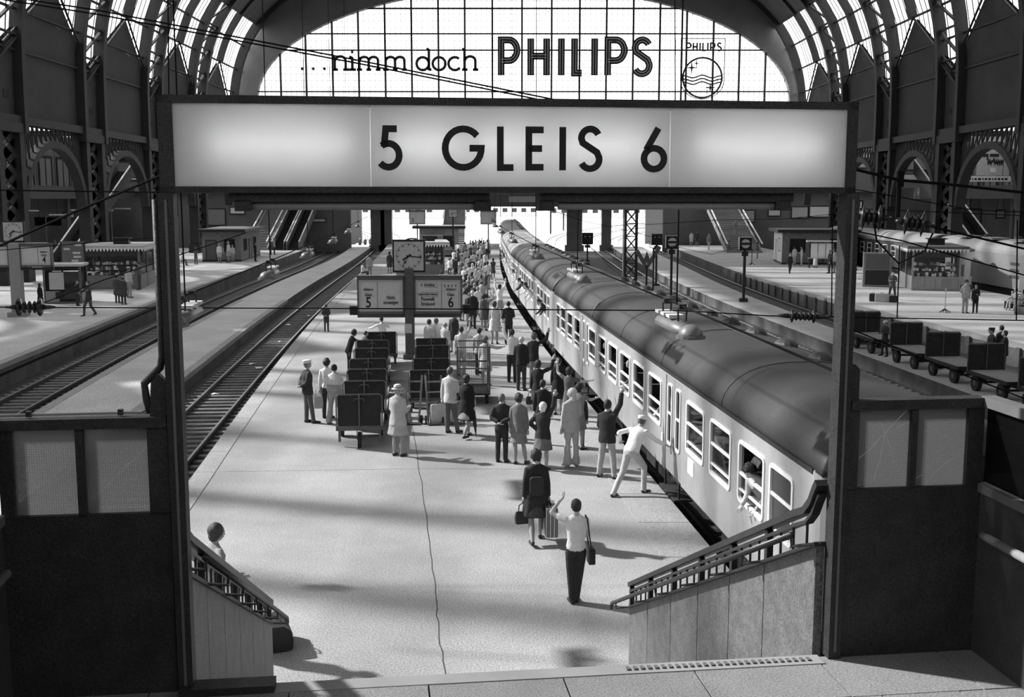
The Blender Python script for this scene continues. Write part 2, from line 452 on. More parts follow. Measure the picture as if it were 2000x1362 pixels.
# opaque upper roof, with unseen skylight bands added to let sun in
m = MB(); rings = []
ths = np.linspace(0, PI, 61)
prof = []
for th in ths:
    c_, s_ = math.cos(th), math.sin(th)
    x = -HA * (abs(c_) ** (2 / HN)) * (1 if c_ > 0 else -1); z = HZ0 + HB * (abs(s_) ** (2 / HN))
    if z > ZTOP: prof.append((x, z))
xs_ = VX(ZTOP)
prof = [(-xs_, ZTOP)] + prof + [(xs_, ZTOP)]
SKYX0, SKYX1, SKYY = -26.0, -4.0, 118.0
def roof_strip(m, q0, q1, ya, yb, th=.3): m.prism([(HX + q0[0], q0[1]), (HX + q1[0], q1[1]), (HX + q1[0], q1[1] - th), (HX + q0[0], q0[1] - th)], 'y', ya, yb)
sky_cells = []
for q0, q1 in zip(prof[:-1], prof[1:]):
    mid = (q0[0] + q1[0]) / 2
    if SKYX0 < mid < SKYX1 or (mid < -20 and (q0[1] + q1[1]) / 2 < 32.6):
        roof_strip(m, q0, q1, SKYY, YB)
        if mid > SKYX0: roof_strip(m, q0, q1, YA, 20)
        sky_cells.append((q0, q1, DIMGLASS if mid > SKYX0 else PANEWHITE))  # added light openings: dim band, clear band on the left slope
    else: roof_strip(m, q0, q1, YA, YB)
ceil = struct(m.build('ceiling', VAULT))
for q0, q1, gm in sky_cells:
    y = 20.0 if gm is DIMGLASS else YA + .35
    while y < SKYY - .1:
        m = MB(); roof_strip(m, (q0[0] + .08, q0[1]), (q1[0] - .08, q1[1]), y + .3, min(y + 6.9, SKYY - .1), .05); m.build('added_skylight_pane', gm, ceil)
        m = MB(); roof_strip(m, q0, q1, y - .35, y + .3, .4); m.build('added_skylight_rib', IRON, ceil); y += 7.0
# arched ribs
def rib(yc, w, depth, z0, name):
    m = MB(); pts = []
    if z0 < HZ0: pts += [(-HA, z0), (-HA, (z0 + HZ0) / 2)]
    for th in np.linspace(0, PI, 65):
        c_, s_ = math.cos(th), math.sin(th)
        pts.append((-HA * (abs(c_) ** (2 / HN)) * (1 if c_ > 0 else -1), HZ0 + HB * (abs(s_) ** (2 / HN))))
    if z0 < HZ0: pts += [(HA, (z0 + HZ0) / 2), (HA, z0)]
    else: pts = [p for p in pts if p[1] >= z0]
    rings = []
    for i, (x, z) in enumerate(pts):
        a = pts[max(i - 1, 0)]; b = pts[min(i + 1, len(pts) - 1)]
        t = Vector((b[0] - a[0], 0, b[1] - a[1])).normalized(); nrm = Vector((t.z, 0, -t.x))
        p = Vector((HX + x, yc, z)); q = p + nrm * depth; o = p - nrm * .25
        rings.append([o + Vector((0, -w / 2, 0)), o + Vector((0, w / 2, 0)), q + Vector((0, w / 2, 0)), q + Vector((0, -w / 2, 0))])
    m.loft(rings); return m.build(name, IRON, ceil)
for Y0 in PAIRS:
    for s in (-2.25, 2.25): rib(Y0 + s, .6, .7, 11.0, 'arched_rib')
    if Y0 + 8.1 < YB - 2: rib(Y0 + 8.1, .5, .5, 22.0, 'arched_rib')
rib(YB - 2.6, .7, .8, 11.0, 'arched_rib')
# X bracing between the paired ribs
ZR = [17.0, 19.9, 22.8, 25.7, ZTOP]
for Y0 in PAIRS:
    if Y0 < 40: continue
    for sd_ in (-1, 1):
        zz = list(np.linspace(15.5, 28.6, 6))
        for a, b in zip(zz[:-1], zz[1:]):
            m = MB()
            up = b > 0
            m.bar(vpt(sd_, a, Y0 - 2.1, .3), vpt(sd_, b, Y0 + 2.1, .3), .3, .15)
            m.bar(vpt(sd_, b, Y0 - 2.1, .3), vpt(sd_, b, Y0 + 2.1, .3), .22, .15)
            m.build('cross_brace', IRON, ceil)
# glass strips: columns between ribs, rows between purlins
wallL = None
SIDES = {}
GABLE = mat('dark_infill', .06, .9, var=.2, scale=.3)  # dark tone for the shade inside the open gables; also aisle roof ends
for sd_, nm in ((-1, 'wall_left'), (1, 'wall_right')):
    m = MB()   # the arcade beam carries the whole side
    m.b2(HX + sd_ * HA - .5, HX + sd_ * HA + .5, YA, YB, 11.6, 12.2)
    W = struct(m.build(nm, IRON)); SIDES[sd_] = W
    for z in ZR:
        m = MB(); m.bar(vpt(sd_, z, YA, .15), vpt(sd_, z, YB, .1), .2, .16); m.build('purlin', IRON, ceil)
    for Y0 in PAIRS:
        cols = [(Y0 - 2.0, Y0 + 2.0, 3), (Y0 + 2.6, Y0 + 7.85, 5), (Y0 + 8.4, min(Y0 + 13.6, YB - 3.2), 5)]
        for (ya, yb, nb) in cols:
            if yb > YB: continue
            for za, zb in zip(ZR[:-1], ZR[1:]):
                la, lb = max(za, zig(ya)), max(za, zig(yb))
                if la >= zb and lb >= zb: continue
                la, lb = min(la, zb), min(lb, zb)
                m = MB(); m.add([vpt(sd_, la, ya), vpt(sd_, lb, yb), vpt(sd_, zb, yb), vpt(sd_, zb, ya)], [(0, 1, 2, 3)])
                m.build('glass_pane', PANEWHITE, ceil)
            if Y0 > 30:
                m = MB()
                for k in range(1, nb):
                    y = ya + (yb - ya) * k / nb; z = max(17, zig(y))
                    zl = [z] + [q for q in (20, 23, 26, 29) if q > z + .5] + [ZTOP]
                    for a, b in zip(zl[:-1], zl[1:]): m.bar(vpt(sd_, a, y, .08), vpt(sd_, b, y, .08), .09, .05)
                o = m.build('glazing_bars', IRON, ceil); o['kind'] = 'stuff'
        # dark sheet standing in for the shaded open gable, each bay two slopes with a capping
        y0, ym, y1 = Y0, Y0 + 8.1, min(Y0 + 16.2, YB)
        for a, b in ((y0, ym), (ym, y1)):
            if b - a < .1: continue
            m = MB(); k = 4; rings = []
            za, zb = zig(a + .001), zig(b - .001)
            va = [vpt(sd_, 12 + (za - 12) * i / k, a, -.05) for i in range(k + 1)]; vb = [vpt(sd_, 12 + (zb - 12) * i / k, b, -.05) for i in range(k + 1)]
            oo = Vector((sd_ * .2, 0, 0))
            vs = va + vb + [p + oo for p in va] + [p + oo for p in vb]; n = k + 1
            fs = []
            for i in range(k):
                fs += [(i, i + 1, n + i + 1, n + i), (2 * n + i, 3 * n + i, 3 * n + i + 1, 2 * n + i + 1)]
            m.add(vs, fs); m.build('gable_shade_panel', GABLE, W)
            m = MB(); m.bar(vpt(sd_, za, a, .2), vpt(sd_, zb, b, .1), .14, .14); m.build('gable_capping', IRON, W)
# columns, arcade arches, lattice
for sd_ in (-1, 1):
    for Y0 in PAIRS:
        if Y0 < 14: continue
        x = HX + sd_ * HA
        c_ = struct(thing('hall_column', None, None, (x, Y0, 0))); del_ = 0
        for s in (-1.75, 1.75):
            m = MB(); m.box((0, s, 5.8), (1.0, .75, 11.6)); m.box((0, s, .5), (1.3, 1.1, 1.0)); m.build('column_leg', IRON, c_)
        for i in range(7):
            m = MB(); z = 1.2 + i * 1.5
            m.bar((0, -1.4, z), (0, 1.4, z + 1.5), .12, .8); m.bar((0, 1.4, z), (0, -1.4, z + 1.5), .12, .8); m.build('column_lacing', IRON, c_)
        m = MB(); m.box((0, 0, 11.3), (1.2, 5.4, .7)); m.build('column_head', IRON, c_)
        # arcade arch to the next column
        if Y0 + 16.2 > YB + 6: continue
        m = MB(); yc = Y0 + 8.1
        ribbon(m, [(yc + 5.7 * math.cos(R(180 - i * 9)), 5.4 + 5.0 * math.sin(R(i * 9))) for i in range(21)], .55, -.4, .4, lambda u, t, w: (x + t, u, w))
        m.build('arcade_arch', IRON, SIDES[sd_])
        m = MB()
        for i in range(1, 20):
            a = R(180 - i * 9); yy = yc + 5.9 * math.cos(a); zz = 5.5 + 5.2 * math.sin(a)
            if zz < 11.2: m.bar((x, yy, zz), (x, yy, 11.7), .1)
            a2 = R(180 - (i + 1) * 9)
            m.bar((x, yc + 5.9 * math.cos(a2), 5.5 + 5.2 * math.sin(a2)), (x, yy, 11.7), .1)
        o = m.build('spandrel_lattice', IRON, SIDES[sd_]); o['kind'] = 'stuff'
# side aisles: outer wall, flat roof with dim panes added to let sun in
for sd_, nm in ((-1, 'wall_outer_left'), (1, 'wall_outer_right')):
    xo = HX + sd_ * 57; xi = HX + sd_ * HA
    m = MB(); m.b2(min(xo, xi), max(xo, xi), YA, 16, 13.6, 13.9); m.b2(min(xo, xi), max(xo, xi), 146, YB, 13.6, 13.9)
    A_ = struct(m.build('ceiling_aisle', GABLE))
    for k in range(8):
        y0 = 16 + k * 16.25
        m = MB(); m.b2(min(xo, xi), max(xo, xi), y0 - .4, y0 + .4, 13.4, 14.0); m.build('aisle_beam', IRON, A_)
        for j in range(4):
            xa, xb = xi + sd_ * (j * 4.93 + .15), xi + sd_ * (j * 4.93 + 4.8)
            m = MB(); m.b2(min(xa, xb), max(xa, xb), y0 + .45, y0 + 15.8, 13.7, 13.74); m.build('added_skylight_pane', DIMGLASS, A_)
    m = MB(); m.b2(xo - .2, xo + .2, YA, YB + 4, -1.5, 13.9); struct(m.build(nm, WALLM))
# rear end wall behind the viewer, unseen glazing above added for fill light
m = MB(); m.b2(-60, 60, YA - .5, YA, -1.5, 13.9); RW = struct(m.build('wall_rear', WALLM))
for k in range(12):
    x = HX - 33 + k * 5.5
    m = MB(); m.b2(x + .15, x + 5.35, YA - .05, YA - .02, 14.1, min(36, HZ0 + HB * (1 - (abs(x + 2.75 - HX) / HA) ** HN) ** (1 / HN) - .5)); m.build('glass_pane', DIMGLASS, RW)
    m = MB(); m.b2(x - .15, x + .15, YA - .3, YA, 13.9, 36 - abs(x - HX) * .3); m.build('mullion', IRON, RW)
# far end wall with the great window
DW = YB
WCX, WA, WZ, WBZ, WLOW = 1.5, 35.2, 19.2, 14.4, 9.0
m = MB(); A = []; B = []
for i in range(49):
    th = PI * i / 48
    c_, s_ = -math.cos(th), math.sin(th)
    A.append((WCX + WA * c_, WZ + WBZ * s_))
    B.append((HX + HA * math.copysign(abs(c_) ** (2 / HN), c_), HZ0 + HB * abs(s_) ** (2 / HN)))
A = [(WCX - WA, WLOW)] + A + [(WCX + WA, WLOW)]; B = [(HX - HA, WLOW)] + B + [(HX + HA, WLOW)]
n = len(A)
vs = [(a, DW, b) for a, b in A] + [(a, DW, b) for a, b in B] + [(a, DW + 1.2, b) for a, b in A] + [(a, DW + 1.2, b) for a, b in B]
fs = []
for i in range(n - 1):
    fs += [(i, i + 1, n + i + 1, n + i), (2 * n + i, 3 * n + i, 3 * n + i + 1, 2 * n + i + 1), (i, 2 * n + i, 2 * n + i + 1, i + 1)]
m.add(vs, fs)
m.b2(HX - 60, HX + 60, DW, DW + 1.2, 7.2, WLOW)
m.b2(HX - 57, HX - HA, DW, DW + 1.2, WLOW, 13.9); m.b2(HX + HA, HX + 57, DW, DW + 1.2, WLOW, 13.9)
m.b2(HX - 60, -21.8, DW + 1.3, DW + 1.8, BED, 7.2); m.b2(20.4, HX + 60, DW + 1.3, DW + 1.8, BED, 7.2)
struct(m.build('wall_far', WALLM))
MOULD = mat('arch_moulding', .24, .85, var=.15, scale=.3)
win = struct(thing('window_1', None, None, (WCX, DW, WLOW)))
o_ = Vector((-WCX, -DW, -WLOW))
def ellz(x):
    k = 1 - ((x - WCX) / WA) ** 2
    return WZ + WBZ * math.sqrt(max(k, 0))
MPX = [557.5, 606.5, 657.3, 707.2, 758, 808.6, 859.7, 910.2, 962.6, 1019, 1075.5, 1128.9, 1180, 1231, 1281.7, 1332.6, 1383.7, 1434, 1484]
MX = [WCX - WA + .02] + [(p - 1000) * DW / FPX for p in MPX] + [WCX + WA - .02]
MZ = [WLOW, 14.5, 20.25, 25.6, 27.7, 30.9, 34.0]
FRAME = mat('window_iron', .05, .7, var=.2)
for x in MX[1:-1]:
    m = MB(); m.box((x, DW + .5, (WLOW + ellz(x)) / 2), (.24, .35, ellz(x) - WLOW)); m.build('mullion', FRAME, win, M=Matrix.Translation(o_))
for z in MZ[1:-1]:
    k = 1 - max((z - WZ) / WBZ, 0) ** 2; hw = WA * math.sqrt(k)
    m = MB(); m.box((WCX, DW + .5, z), (2 * hw, .3, .17)); m.build('transom', FRAME, win, M=Matrix.Translation(o_))
m = MB()
for i in range(len(MX) - 1):
    for k in range(1, 5):
        x = MX[i] + (MX[i + 1] - MX[i]) * k / 5
        m.box((x, DW + .55, (WLOW + ellz(x)) / 2), (.045, .04, ellz(x) - WLOW))
z = WLOW + .8
while z < 33.4:
    k = 1 - max((z - WZ) / WBZ, 0) ** 2; hw = WA * math.sqrt(max(k, 0))
    m.box((WCX, DW + .55, z), (2 * hw, .04, .045)); z += .85
o = m.build('glazing_bars', FRAME, win, M=Matrix.Translation(o_)); o['kind'] = 'stuff'
for i in range(len(MX) - 1):
    xa, xb = MX[i], MX[i + 1]
    for za, zb in zip(MZ[:-1], MZ[1:]):
        top = [(xa + (xb - xa) * k / 4, min(zb, ellz(xa + (xb - xa) * k / 4))) for k in range(5)]
        if max(t for _, t in top) <= za + .05: continue
        p = [(xb, za), (xa, za)] + [(x, max(t, za + .001)) for x, t in top]
        m = MB(); m.add([(x, DW + .6, z) for x, z in p], [tuple(range(len(p)))]); m.build('glass_pane', PANEWHITE, win, M=Matrix.Translation(o_))
# footbridge across the far end, on which the stairs arrive
m = MB(); m.b2(-56, 56, 150, 156, 5.15, 5.9); m.b2(-56, 56, 150, 150.2, 5.9, 7.0); struct(m.build('far_bridge_deck', GREYP))
PIER = mat('pier_stone', .16, .9, var=.2, scale=.5)
for px, py, w in ((740, 472, 1.9), (756.5, 472, 1.5), (1121, 478, 2.1), (1183, 474, 1.3)):
    p = G(px, py, -.9) * 1.0; Y = 153.0
    x = (px - 1000) * Y / FPX
    m = MB(); m.box((0, 0, 2.1), (w, 1.4, 6.2)); m.box((0, 0, -.6), (w + .5, 1.8, .9)); m.box((0, 0, 4.9), (w + .6, 1.9, .5))
    o = m.build('bridge_pier', PIER); o.location = (x, Y, 0); o['kind'] = 'structure'
# lettering and emblem on the great window
def WP(u, t, w): return (u - WCX, t, w - WLOW)
LET = mat('sign_letters', .035, .6, var=.1); INL = mat('sign_inline', .75, .5, var=0)
PX2X = lambda p: (p - 1000) * DW / FPX
PY2Z = lambda q: CAM_H + (390 - q) * DW / FPX * 1.0
adv = thing('window_advertisement', 'big dark advertising letters and lines across the great arched end window', 'sign', (WCX, DW - .6, WLOW))
lh = PY2Z(89) - PY2Z(157)
for ch, x0, x1 in (('P', 973, 1016), ('H', 1029, 1072), ('I', 1087, 1098), ('L', 1112, 1139), ('I', 1150, 1162), ('P', 1175, 1219), ('S', 1226, 1268)):
    wst = lh * .19
    ext = {'P': .62, 'H': .56, 'I': 0, 'L': .40, 'S': .56}[ch] * lh
    tgt = PX2X(x1) - PX2X(x0) - wst
    sx = tgt / ext if ext else 1
    off = .03 * lh * sx if ch == 'S' else 0
    zb = PY2Z(156); 
    m = MB(); glyph(m, ch, PX2X(x0) + wst / 2 - off, zb + (.06 if ch in 'SL' else 0) * 0, lh, wst, -.05, .1, WP, sx); L_ = m.build('letter', LET, adv)
    for dw in (-.19, .19):
        m = MB()
        for st in GL[ch]:
            q = [(PX2X(x0) + wst / 2 - off + a * lh * sx, zb + (b if not (ch in 'HIL' and b in (0, 1)) else (.03 if b == 0 else .97)) * lh) for a, b in st]
            qq = []
            for i, (x, y) in enumerate(q):
                a = q[max(i - 1, 0)]; b = q[min(i + 1, len(q) - 1)]
                u1 = Vector((x - a[0], y - a[1])); u2 = Vector((b[0] - x, b[1] - y))
                u1 = u1.normalized() if u1.length > 1e-6 else u2.normalized(); u2 = u2.normalized() if u2.length > 1e-6 else u1
                nn = Vector((-(u1.y + u2.y), u1.x + u2.x)).normalized(); k = max(nn.x * -u1.y + nn.y * u1.x, .5)
                qq.append((x + nn.x * dw * wst / k, y + nn.y * dw * wst / k))
            ribbon(m, qq, wst * .10, -.09, -.05, WP)
        m.build('inline_stripe', INL, L_)
x = 600
th_ = (PY2Z(122) - PY2Z(147)) / .5
for ch, px in (('.', 598), ('.', 619), ('.', 640), ('n', 661), ('i', 690), ('m', 707), ('m', 757), ('d', 818), ('o', 848), ('c', 878), ('h', 907)):
    m = MB(); s_ = {'m': 1.18, 'i': 1.0}.get(ch, .98)
    if ch == '.':
        m.cyl((PX2X(px + 4) - WCX, -.05, PY2Z(144) - WLOW), (PX2X(px + 4) - WCX, .08, PY2Z(144) - WLOW), .2, 10)
    else: glyph(m, ch, PX2X(px), PY2Z(147), th_, th_ * .1, -.05, .08, WP, s_)
    m.build('letter', LET, adv)
emb = thing('window_emblem', 'dark shield emblem with round wave and star device on the end window', 'sign', (WCX, DW - .6, WLOW))
sx0, sx1, sz0, sz1 = PX2X(1320), PX2X(1403), PY2Z(200), PY2Z(88)
scx = (sx0 + sx1) / 2; ccz = PY2Z(160.5); cr = PX2X(1397) - PX2X(1360)
m = MB(); hw = (sx1 - sx0) / 2
sh = [(sx0, sz1), (sx0, ccz - .3)] + [(scx + hw * math.cos(R(a)), ccz - .3 + (ccz - .3 - sz0) * math.sin(R(a))) for a in range(190, 351, 10)] + [(sx1, ccz - .3), (sx1, sz1)]
ribbon(m, sh, .1, -.04, .04, WP, True); m.build('shield_outline', LET, emb)
m = MB(); ribbon(m, arc(scx, ccz, cr, cr, 0, 360, 40)[:-1], .23, -.04, .04, WP, True); m.build('ring', LET, emb)
for k in range(3):
    m = MB(); zc = ccz + .15 - k * .42
    hw2 = math.sqrt(max(cr * cr - (zc - ccz) ** 2, .1))
    pts = [(scx - hw2 + 2 * hw2 * i / 24, zc + .17 * math.sin(i / 24 * 2 * PI * 2.0 + PI / 2) * (1 if 3 < i < 21 else .6)) for i in range(25)]
    ribbon(m, pts, .17, -.04, .04, WP); m.build('wave_line', LET, emb)
for sxp, szp, r_ in ((1341, 142, .8), (1350, 134, .5), (1377, 179, .75), (1371, 186, .42)):
    m = MB(); X, Z = PX2X(sxp) - WCX, PY2Z(szp) - WLOW; kk = r_ * .2
    pl = []
    for i in range(8):
        rr = r_ if i % 2 == 0 else kk
        pl.append((X + rr * math.cos(i * PI / 4), Z + rr * math.sin(i * PI / 4)))
    m.prism(pl, 'y', -.04, .04); m.build('star', LET, emb)
m = MB(); xx = PX2X(1329); lh2 = PY2Z(96) - PY2Z(111)
for ch in 'PHILIPS':
    glyph(m, ch, xx + .1, PY2Z(111), lh2, lh2 * .2, -.04, .04, WP, .85)
    xx += {'P': .84, 'H': .86, 'I': .36, 'L': .62, 'S': .8}[ch] * lh2
m.build('lettering', LET, emb)
# ------------------------------------------------------------------ portal, landing and stairs at the viewer's end
PHI = R(7)
def PV(u, v, z): return Vector((u * math.cos(PHI) - v * math.sin(PHI), u * math.sin(PHI) + v * math.cos(PHI), z))
MP = Matrix.Rotation(PHI, 4, 'Z')
VP = 6.85
PAVE = mat('landing_paver', .21, .85, speck=.35, sscale=80, var=.18, scale=1.5, bump=.2, bscale=40)
JOINT = mat('landing_joint', .10, .9)
SIGN_E = 13.0
PORTAL = mat('portal_paint', .028, .55, speck=.7, sscale=150, var=.4, bump=.25, bscale=35)
m = MB(); m.b2(-2.4, 4.2, -3.2, VP - .02, 2.6, 2.955); land = struct(m.build('landing_floor', JOINT, M=MP))
random.seed(11)
v = VP; row = 0
while v > 3.0:
    d = .62 if row == 0 else .5
    u = -2.35 - (.25 if row % 2 else .0)
    while u < 4.05:
        w = .88 if row == 0 else .52
        a, b = max(u, -2.35), min(u + w - .012, 4.05)
        if b - a > .05:
            m = MB(); m.b2(a, b, v - d + .012, v, 2.9, 3.0 + random.uniform(-.002, .002)); m.build('paver', PAVE, land, M=MP)
        u += w
    v -= d; row += 1
# staircase
STAIRM = mat('stair_stone', .27, .85, var=.15, scale=2)
stair = struct(thing('staircase', None, None))
NS, RUN = 16, .40
for i in range(NS):
    z = 3.0 - (i + 1) * 3.0 / NS
    v0 = VP + i * RUN
    if z < .05: break
    m = MB(); m.b2(-1.2, 2.95, v0, v0 + RUN, max(z - .5, 0), z); m.build('step', STAIRM, stair, M=MP)
m = MB(); m.b2(-1.2, 2.95, VP - .12, VP + .02, 2.9, 3.006); m.build('top_nosing', STAIRM, stair, M=MP)
m = MB(); m.b2(-1.28, -.69, VP - .12, VP + .03, 3.0, 3.05); m.build('left_plinth', PORTAL, stair, M=MP)
m = MB()
for i in range(27): m.b2(1.6 + i * .048, 1.6 + i * .048 + .022, VP - .075, VP - .03, 3.0, 3.016)
o = m.build('nosing_ribs', GREYP, stair, M=MP); o['kind'] = 'stuff'
# side panels and railings
PANELM = mat('stair_panel_sheet', .15, .5, .35, speck=.4, sscale=60, var=.3, scale=6, bump=.15, bscale=50)
RAILP = mat('rail_paint', .035, .4, .3, var=.2, bump=.1)
def top_z(v): return 3.77 - .463 * (v - 6.9)
def stair_side(u, label, pm, sgn, cuts, gap):
    t = thing('stair_railing', label, 'railing', PV(u, VP, 3.0))
    off = -PV(u, VP, 3.0)
    M = Matrix.Translation(off) @ MP
    for a, b in zip(cuts[:-1], cuts[1:]):
        m = MB(); za, zb = top_z(a), top_z(b)
        bot = lambda v: max(3.0 - .469 * (v - VP) - .35, 0)
        m.prism([(a + .008, bot(a)), (b - .008, bot(b)), (b - .008, zb), (a + .008, za)], 'x', u - .03, u + .03); m.build('wall_panel', pm, t, M=M)
    v1 = cuts[-1]
    m = MB(); m.prism([(cuts[0], top_z(cuts[0]) - .002), (v1, top_z(v1) - .002), (v1, top_z(v1) + .03), (cuts[0], top_z(cuts[0]) + .03)], 'x', u - .05, u + .05); m.build('panel_capping', RAILP, t, M=M)
    # upper broad rail, curving up at the portal
    up = lambda v: top_z(v) + gap
    path = [(cuts[0] + .01, 4.20), (cuts[0] + .05, 4.15), (cuts[0] + .12, 4.04), (cuts[0] + .22, 3.95)] + [(v, up(v)) for v in (cuts[0] + .4, 8.5, 10.0, v1 + .02)]
    m = MB(); ribbon(m, path, .05, u - .05, u + .05, lambda a, t_, b: (t_, a, b)); m.build('top_rail', RAILP, t, M=M)
    m = MB(); ribbon(m, [(a, b - .085) for a, b in path], .025, u - .03, u + .03, lambda a, t_, b: (t_, a, b)); m.build('sub_rail', RAILP, t, M=M)
    # hand rail on brackets towards the stairs
    ui = u - sgn * .17
    m = MB(); m.tube([(ui, cuts[0] + .1, top_z(cuts[0] + .1) + .10), (ui, 9, top_z(9) + .10), (ui, v1 + .32, top_z(v1 + .32) + .10), (ui, v1 + .36, top_z(v1 + .36) + .04)], .024, 8); m.build('hand_rail', RAILP, t, smooth=True, M=M)
    for i, c_ in enumerate(cuts):
        z = top_z(c_)
        if i > 0:
            m = MB(); m.b2(u - .025, u + .025, c_ - .03, c_ + .03, z - .02, up(c_) - .03); m.build('baluster_post', RAILP, t, M=M)
        m = MB(); m.tube([(u, c_, z + .02), (ui, c_ + .1, z - .03), (ui, c_ + .12, z + .05)], .012, 6); m.build('rail_bracket', RAILP, t, M=M)
        if i < len(cuts) - 1:
            for k in (1, 2, 3):
                vv = c_ + (cuts[i + 1] - c_) * k / 4
                m = MB(); m.tube([(u, vv, top_z(vv)), (u, vv, up(vv) - .07)], .01, 6); m.build('baluster', RAILP, t, M=M)
    return t
stair_side(2.97, 'painted railing over sheet-metal panels on the right side of the stairs', PANELM, 1, [6.92, 7.9, 8.72, 9.62, 10.55, 11.5, 12.38], .30)
stair_side(-1.30, 'painted railing over dark panels on the left side of the stairs', PANELM, -1, [6.92, 7.9, 8.72, 9.62, 10.55, 11.5, 12.38], .27)
def milk(name):
    mm = bpy.data.materials.new(name); mm.use_nodes = True; nt = mm.node_tree; nt.nodes.clear()
    out = nt.nodes.new('ShaderNodeOutputMaterial'); tl = nt.nodes.new('ShaderNodeBsdfTranslucent'); df = nt.nodes.new('ShaderNodeBsdfDiffuse')
    tl.inputs[0].default_value = (.75, .75, .75, 1); df.inputs[0].default_value = (.72, .72, .72, 1)
    mx = nt.nodes.new('ShaderNodeMixShader'); mx.inputs[0].default_value = .5
    nt.links.new(tl.outputs[0], mx.inputs[1]); nt.links.new(df.outputs[0], mx.inputs[2]); nt.links.new(mx.outputs[0], out.inputs[0]); return mm
MILK = milk('milk_glass')
# portal walls with their wired-glass lights
def portal_side(u0, u1, wins, label, crack):
    t = thing('portal_screen', label, 'partition', PV((u0 + u1) / 2, VP, 3.0))
    M = Matrix.Translation(-PV((u0 + u1) / 2, VP, 3.0)) @ MP
    zt, zb, zl = 4.78, 4.715, 4.175
    y0, y1 = VP - .02, VP + .06
    m = MB(); m.b2(u0, u1, y0, y1, 2.98, zl); m.build('lower_panel', PORTAL, t, M=M)
    m = MB(); m.b2(u0, u1, y0 - .02, y1 + .02, zb, zt); m.build('top_bar', PORTAL, t, M=M)
    ed = [u0] + [x for w in wins for x in w] + [u1]
    for a, b in zip(ed[0::2], ed[1::2]):
        if b - a > .002: m = MB(); m.b2(a, b, y0, y1, zl - .01, zb + .01); m.build('glazing_post', PORTAL, t, M=M)
    for i, (a, b) in enumerate(wins):
        m = MB(); m.b2(a - .005, b + .005, VP + .015, VP + .023, zl - .005, zb + .005); pn = m.build('wired_pane', WIRED, t, M=M)
        if crack:
            m = MB()
            for ln in crack[i]:
                ribbon(m, [(a + (b - a) * x, zl + (zb - zl) * z) for x, z in ln], .004, VP + .009, VP + .012, lambda uu, tt, ww: (uu, tt, ww))
            m.build('crack', MILK, pn, M=M)
    return t
cr = [[[(.05, .38), (.28, .5), (.42, .62), (.53, .68)], [(.53, .68), (.62, .76), (.97, 1.0)], [(.53, .68), (.68, .72), (.99, .83)], [(.53, .68), (.50, .52), (.44, .3), (.34, .06)], [(.53, .68), (.46, .8)], [(.56, .66), (.66, .48), (.72, .3)]],
      [[(.25, .02), (.45, .18), (.62, .28), (.98, .42)], [(.05, .1), (.2, .15)]]]
portal_side(3.10, 4.05, [(3.168, 3.535), (3.58, 3.94)], 'black portal screen right of the stairs with two cracked wired-glass lights', cr)
portal_side(-2.30, -1.30, [(-2.22, -1.847), (-1.80, -1.421)], 'black portal screen left of the stairs with two square glass lights', [[], [[(.60, .55), (.68, .58), (.74, .6), (.80, .57), (.78, .5), (.81, .42), (.76, .38)], [(.62, .54), (.72, .56), (.79, .54)]]])
# side walls of the landing
def side_wall(u, label, sgn):
    t = thing('landing_parapet', label, 'partition', PV(u, 4, 3.0)); M = Matrix.Translation(-PV(u, 4, 3.0)) @ MP
    vb = [VP + .02, 5.6, 4.4, 3.0, 1.5, 0]
    x0, x1 = u - .03, u + .03
    for a, b in zip(vb[:-1], vb[1:]):
        m = MB(); m.b2(x0, x1, b + .012, a - .012, 2.98, 4.17); m.build('lower_panel', PARA, t, M=M)
        m = MB(); m.b2(u - .004, u + .004, b + .03, a - .03, 4.2, 4.72); m.build('grimy_pane', FROST, t, M=M)
        m = MB(); m.b2(x0, x1, b - .03, b + .03, 4.17, 4.75); m.build('glazing_post', GREYP, t, M=M)
    m = MB(); m.b2(u - .05, u + .05, 0, VP, 4.72, 4.79); m.build('top_bar', GREYP, t, M=M)
    m = MB(); m.b2(u - .05, u + .05, 0, VP, 4.13, 4.19); m.build('mid_bar', GREYP, t, M=M)
    m = MB(); m.tube([(u - sgn * .1, 0, 3.88), (u - sgn * .1, VP - .2, 3.88)], .03, 8); m.build('hand_rail', MIDG, t, smooth=True, M=M)
PARA = mat('parapet_sheet', .06, .5, .2, speck=.5, sscale=150, var=.25, bump=.15)
side_wall(4.08, 'dark panelled parapet with grey handrail right of the landing', 1)
side_wall(-2.33, 'dark panelled parapet left of the landing', -1)
# the portal frame with the illuminated track sign
po = PV(.9, VP, 3.0); M = Matrix.Translation(-po) @ MP
fr = thing('stair_portal', 'tall black steel portal carrying the illuminated track sign', 'portal', po)
for u, du in ((-1.245, .09), (3.045, .085)):
    m = MB(); m.b2(u - du / 2, u + du / 2, VP - .05, VP + .08, 3.0, 6.138); m.build('post', PORTAL, fr, M=M)
    m = MB(); m.b2(u - .008, u + .008, VP - .056, VP - .05, 3.05, 6.1); m.build('post_trim', GREYP, fr, M=M)
m = MB(); m.tube([(-1.315, VP + .02, 6.1), (-1.315, VP + .02, 5.15), (-1.33, VP + .02, 5.08), (-1.43, VP + .02, 4.98), (-1.42, VP + .02, 4.88), (-1.40, VP + .02, 4.8)], .024, 8); m.build('bent_pipe', PORTAL, fr, smooth=True, M=M)
m = MB(); m.prism([(-1.40, 4.78), (-1.30, 4.78), (-1.30, 5.0), (-1.345, 5.05), (-1.385, 4.99)], 'y', VP - .01, VP + .05); m.build('gusset', PORTAL, fr, M=M)
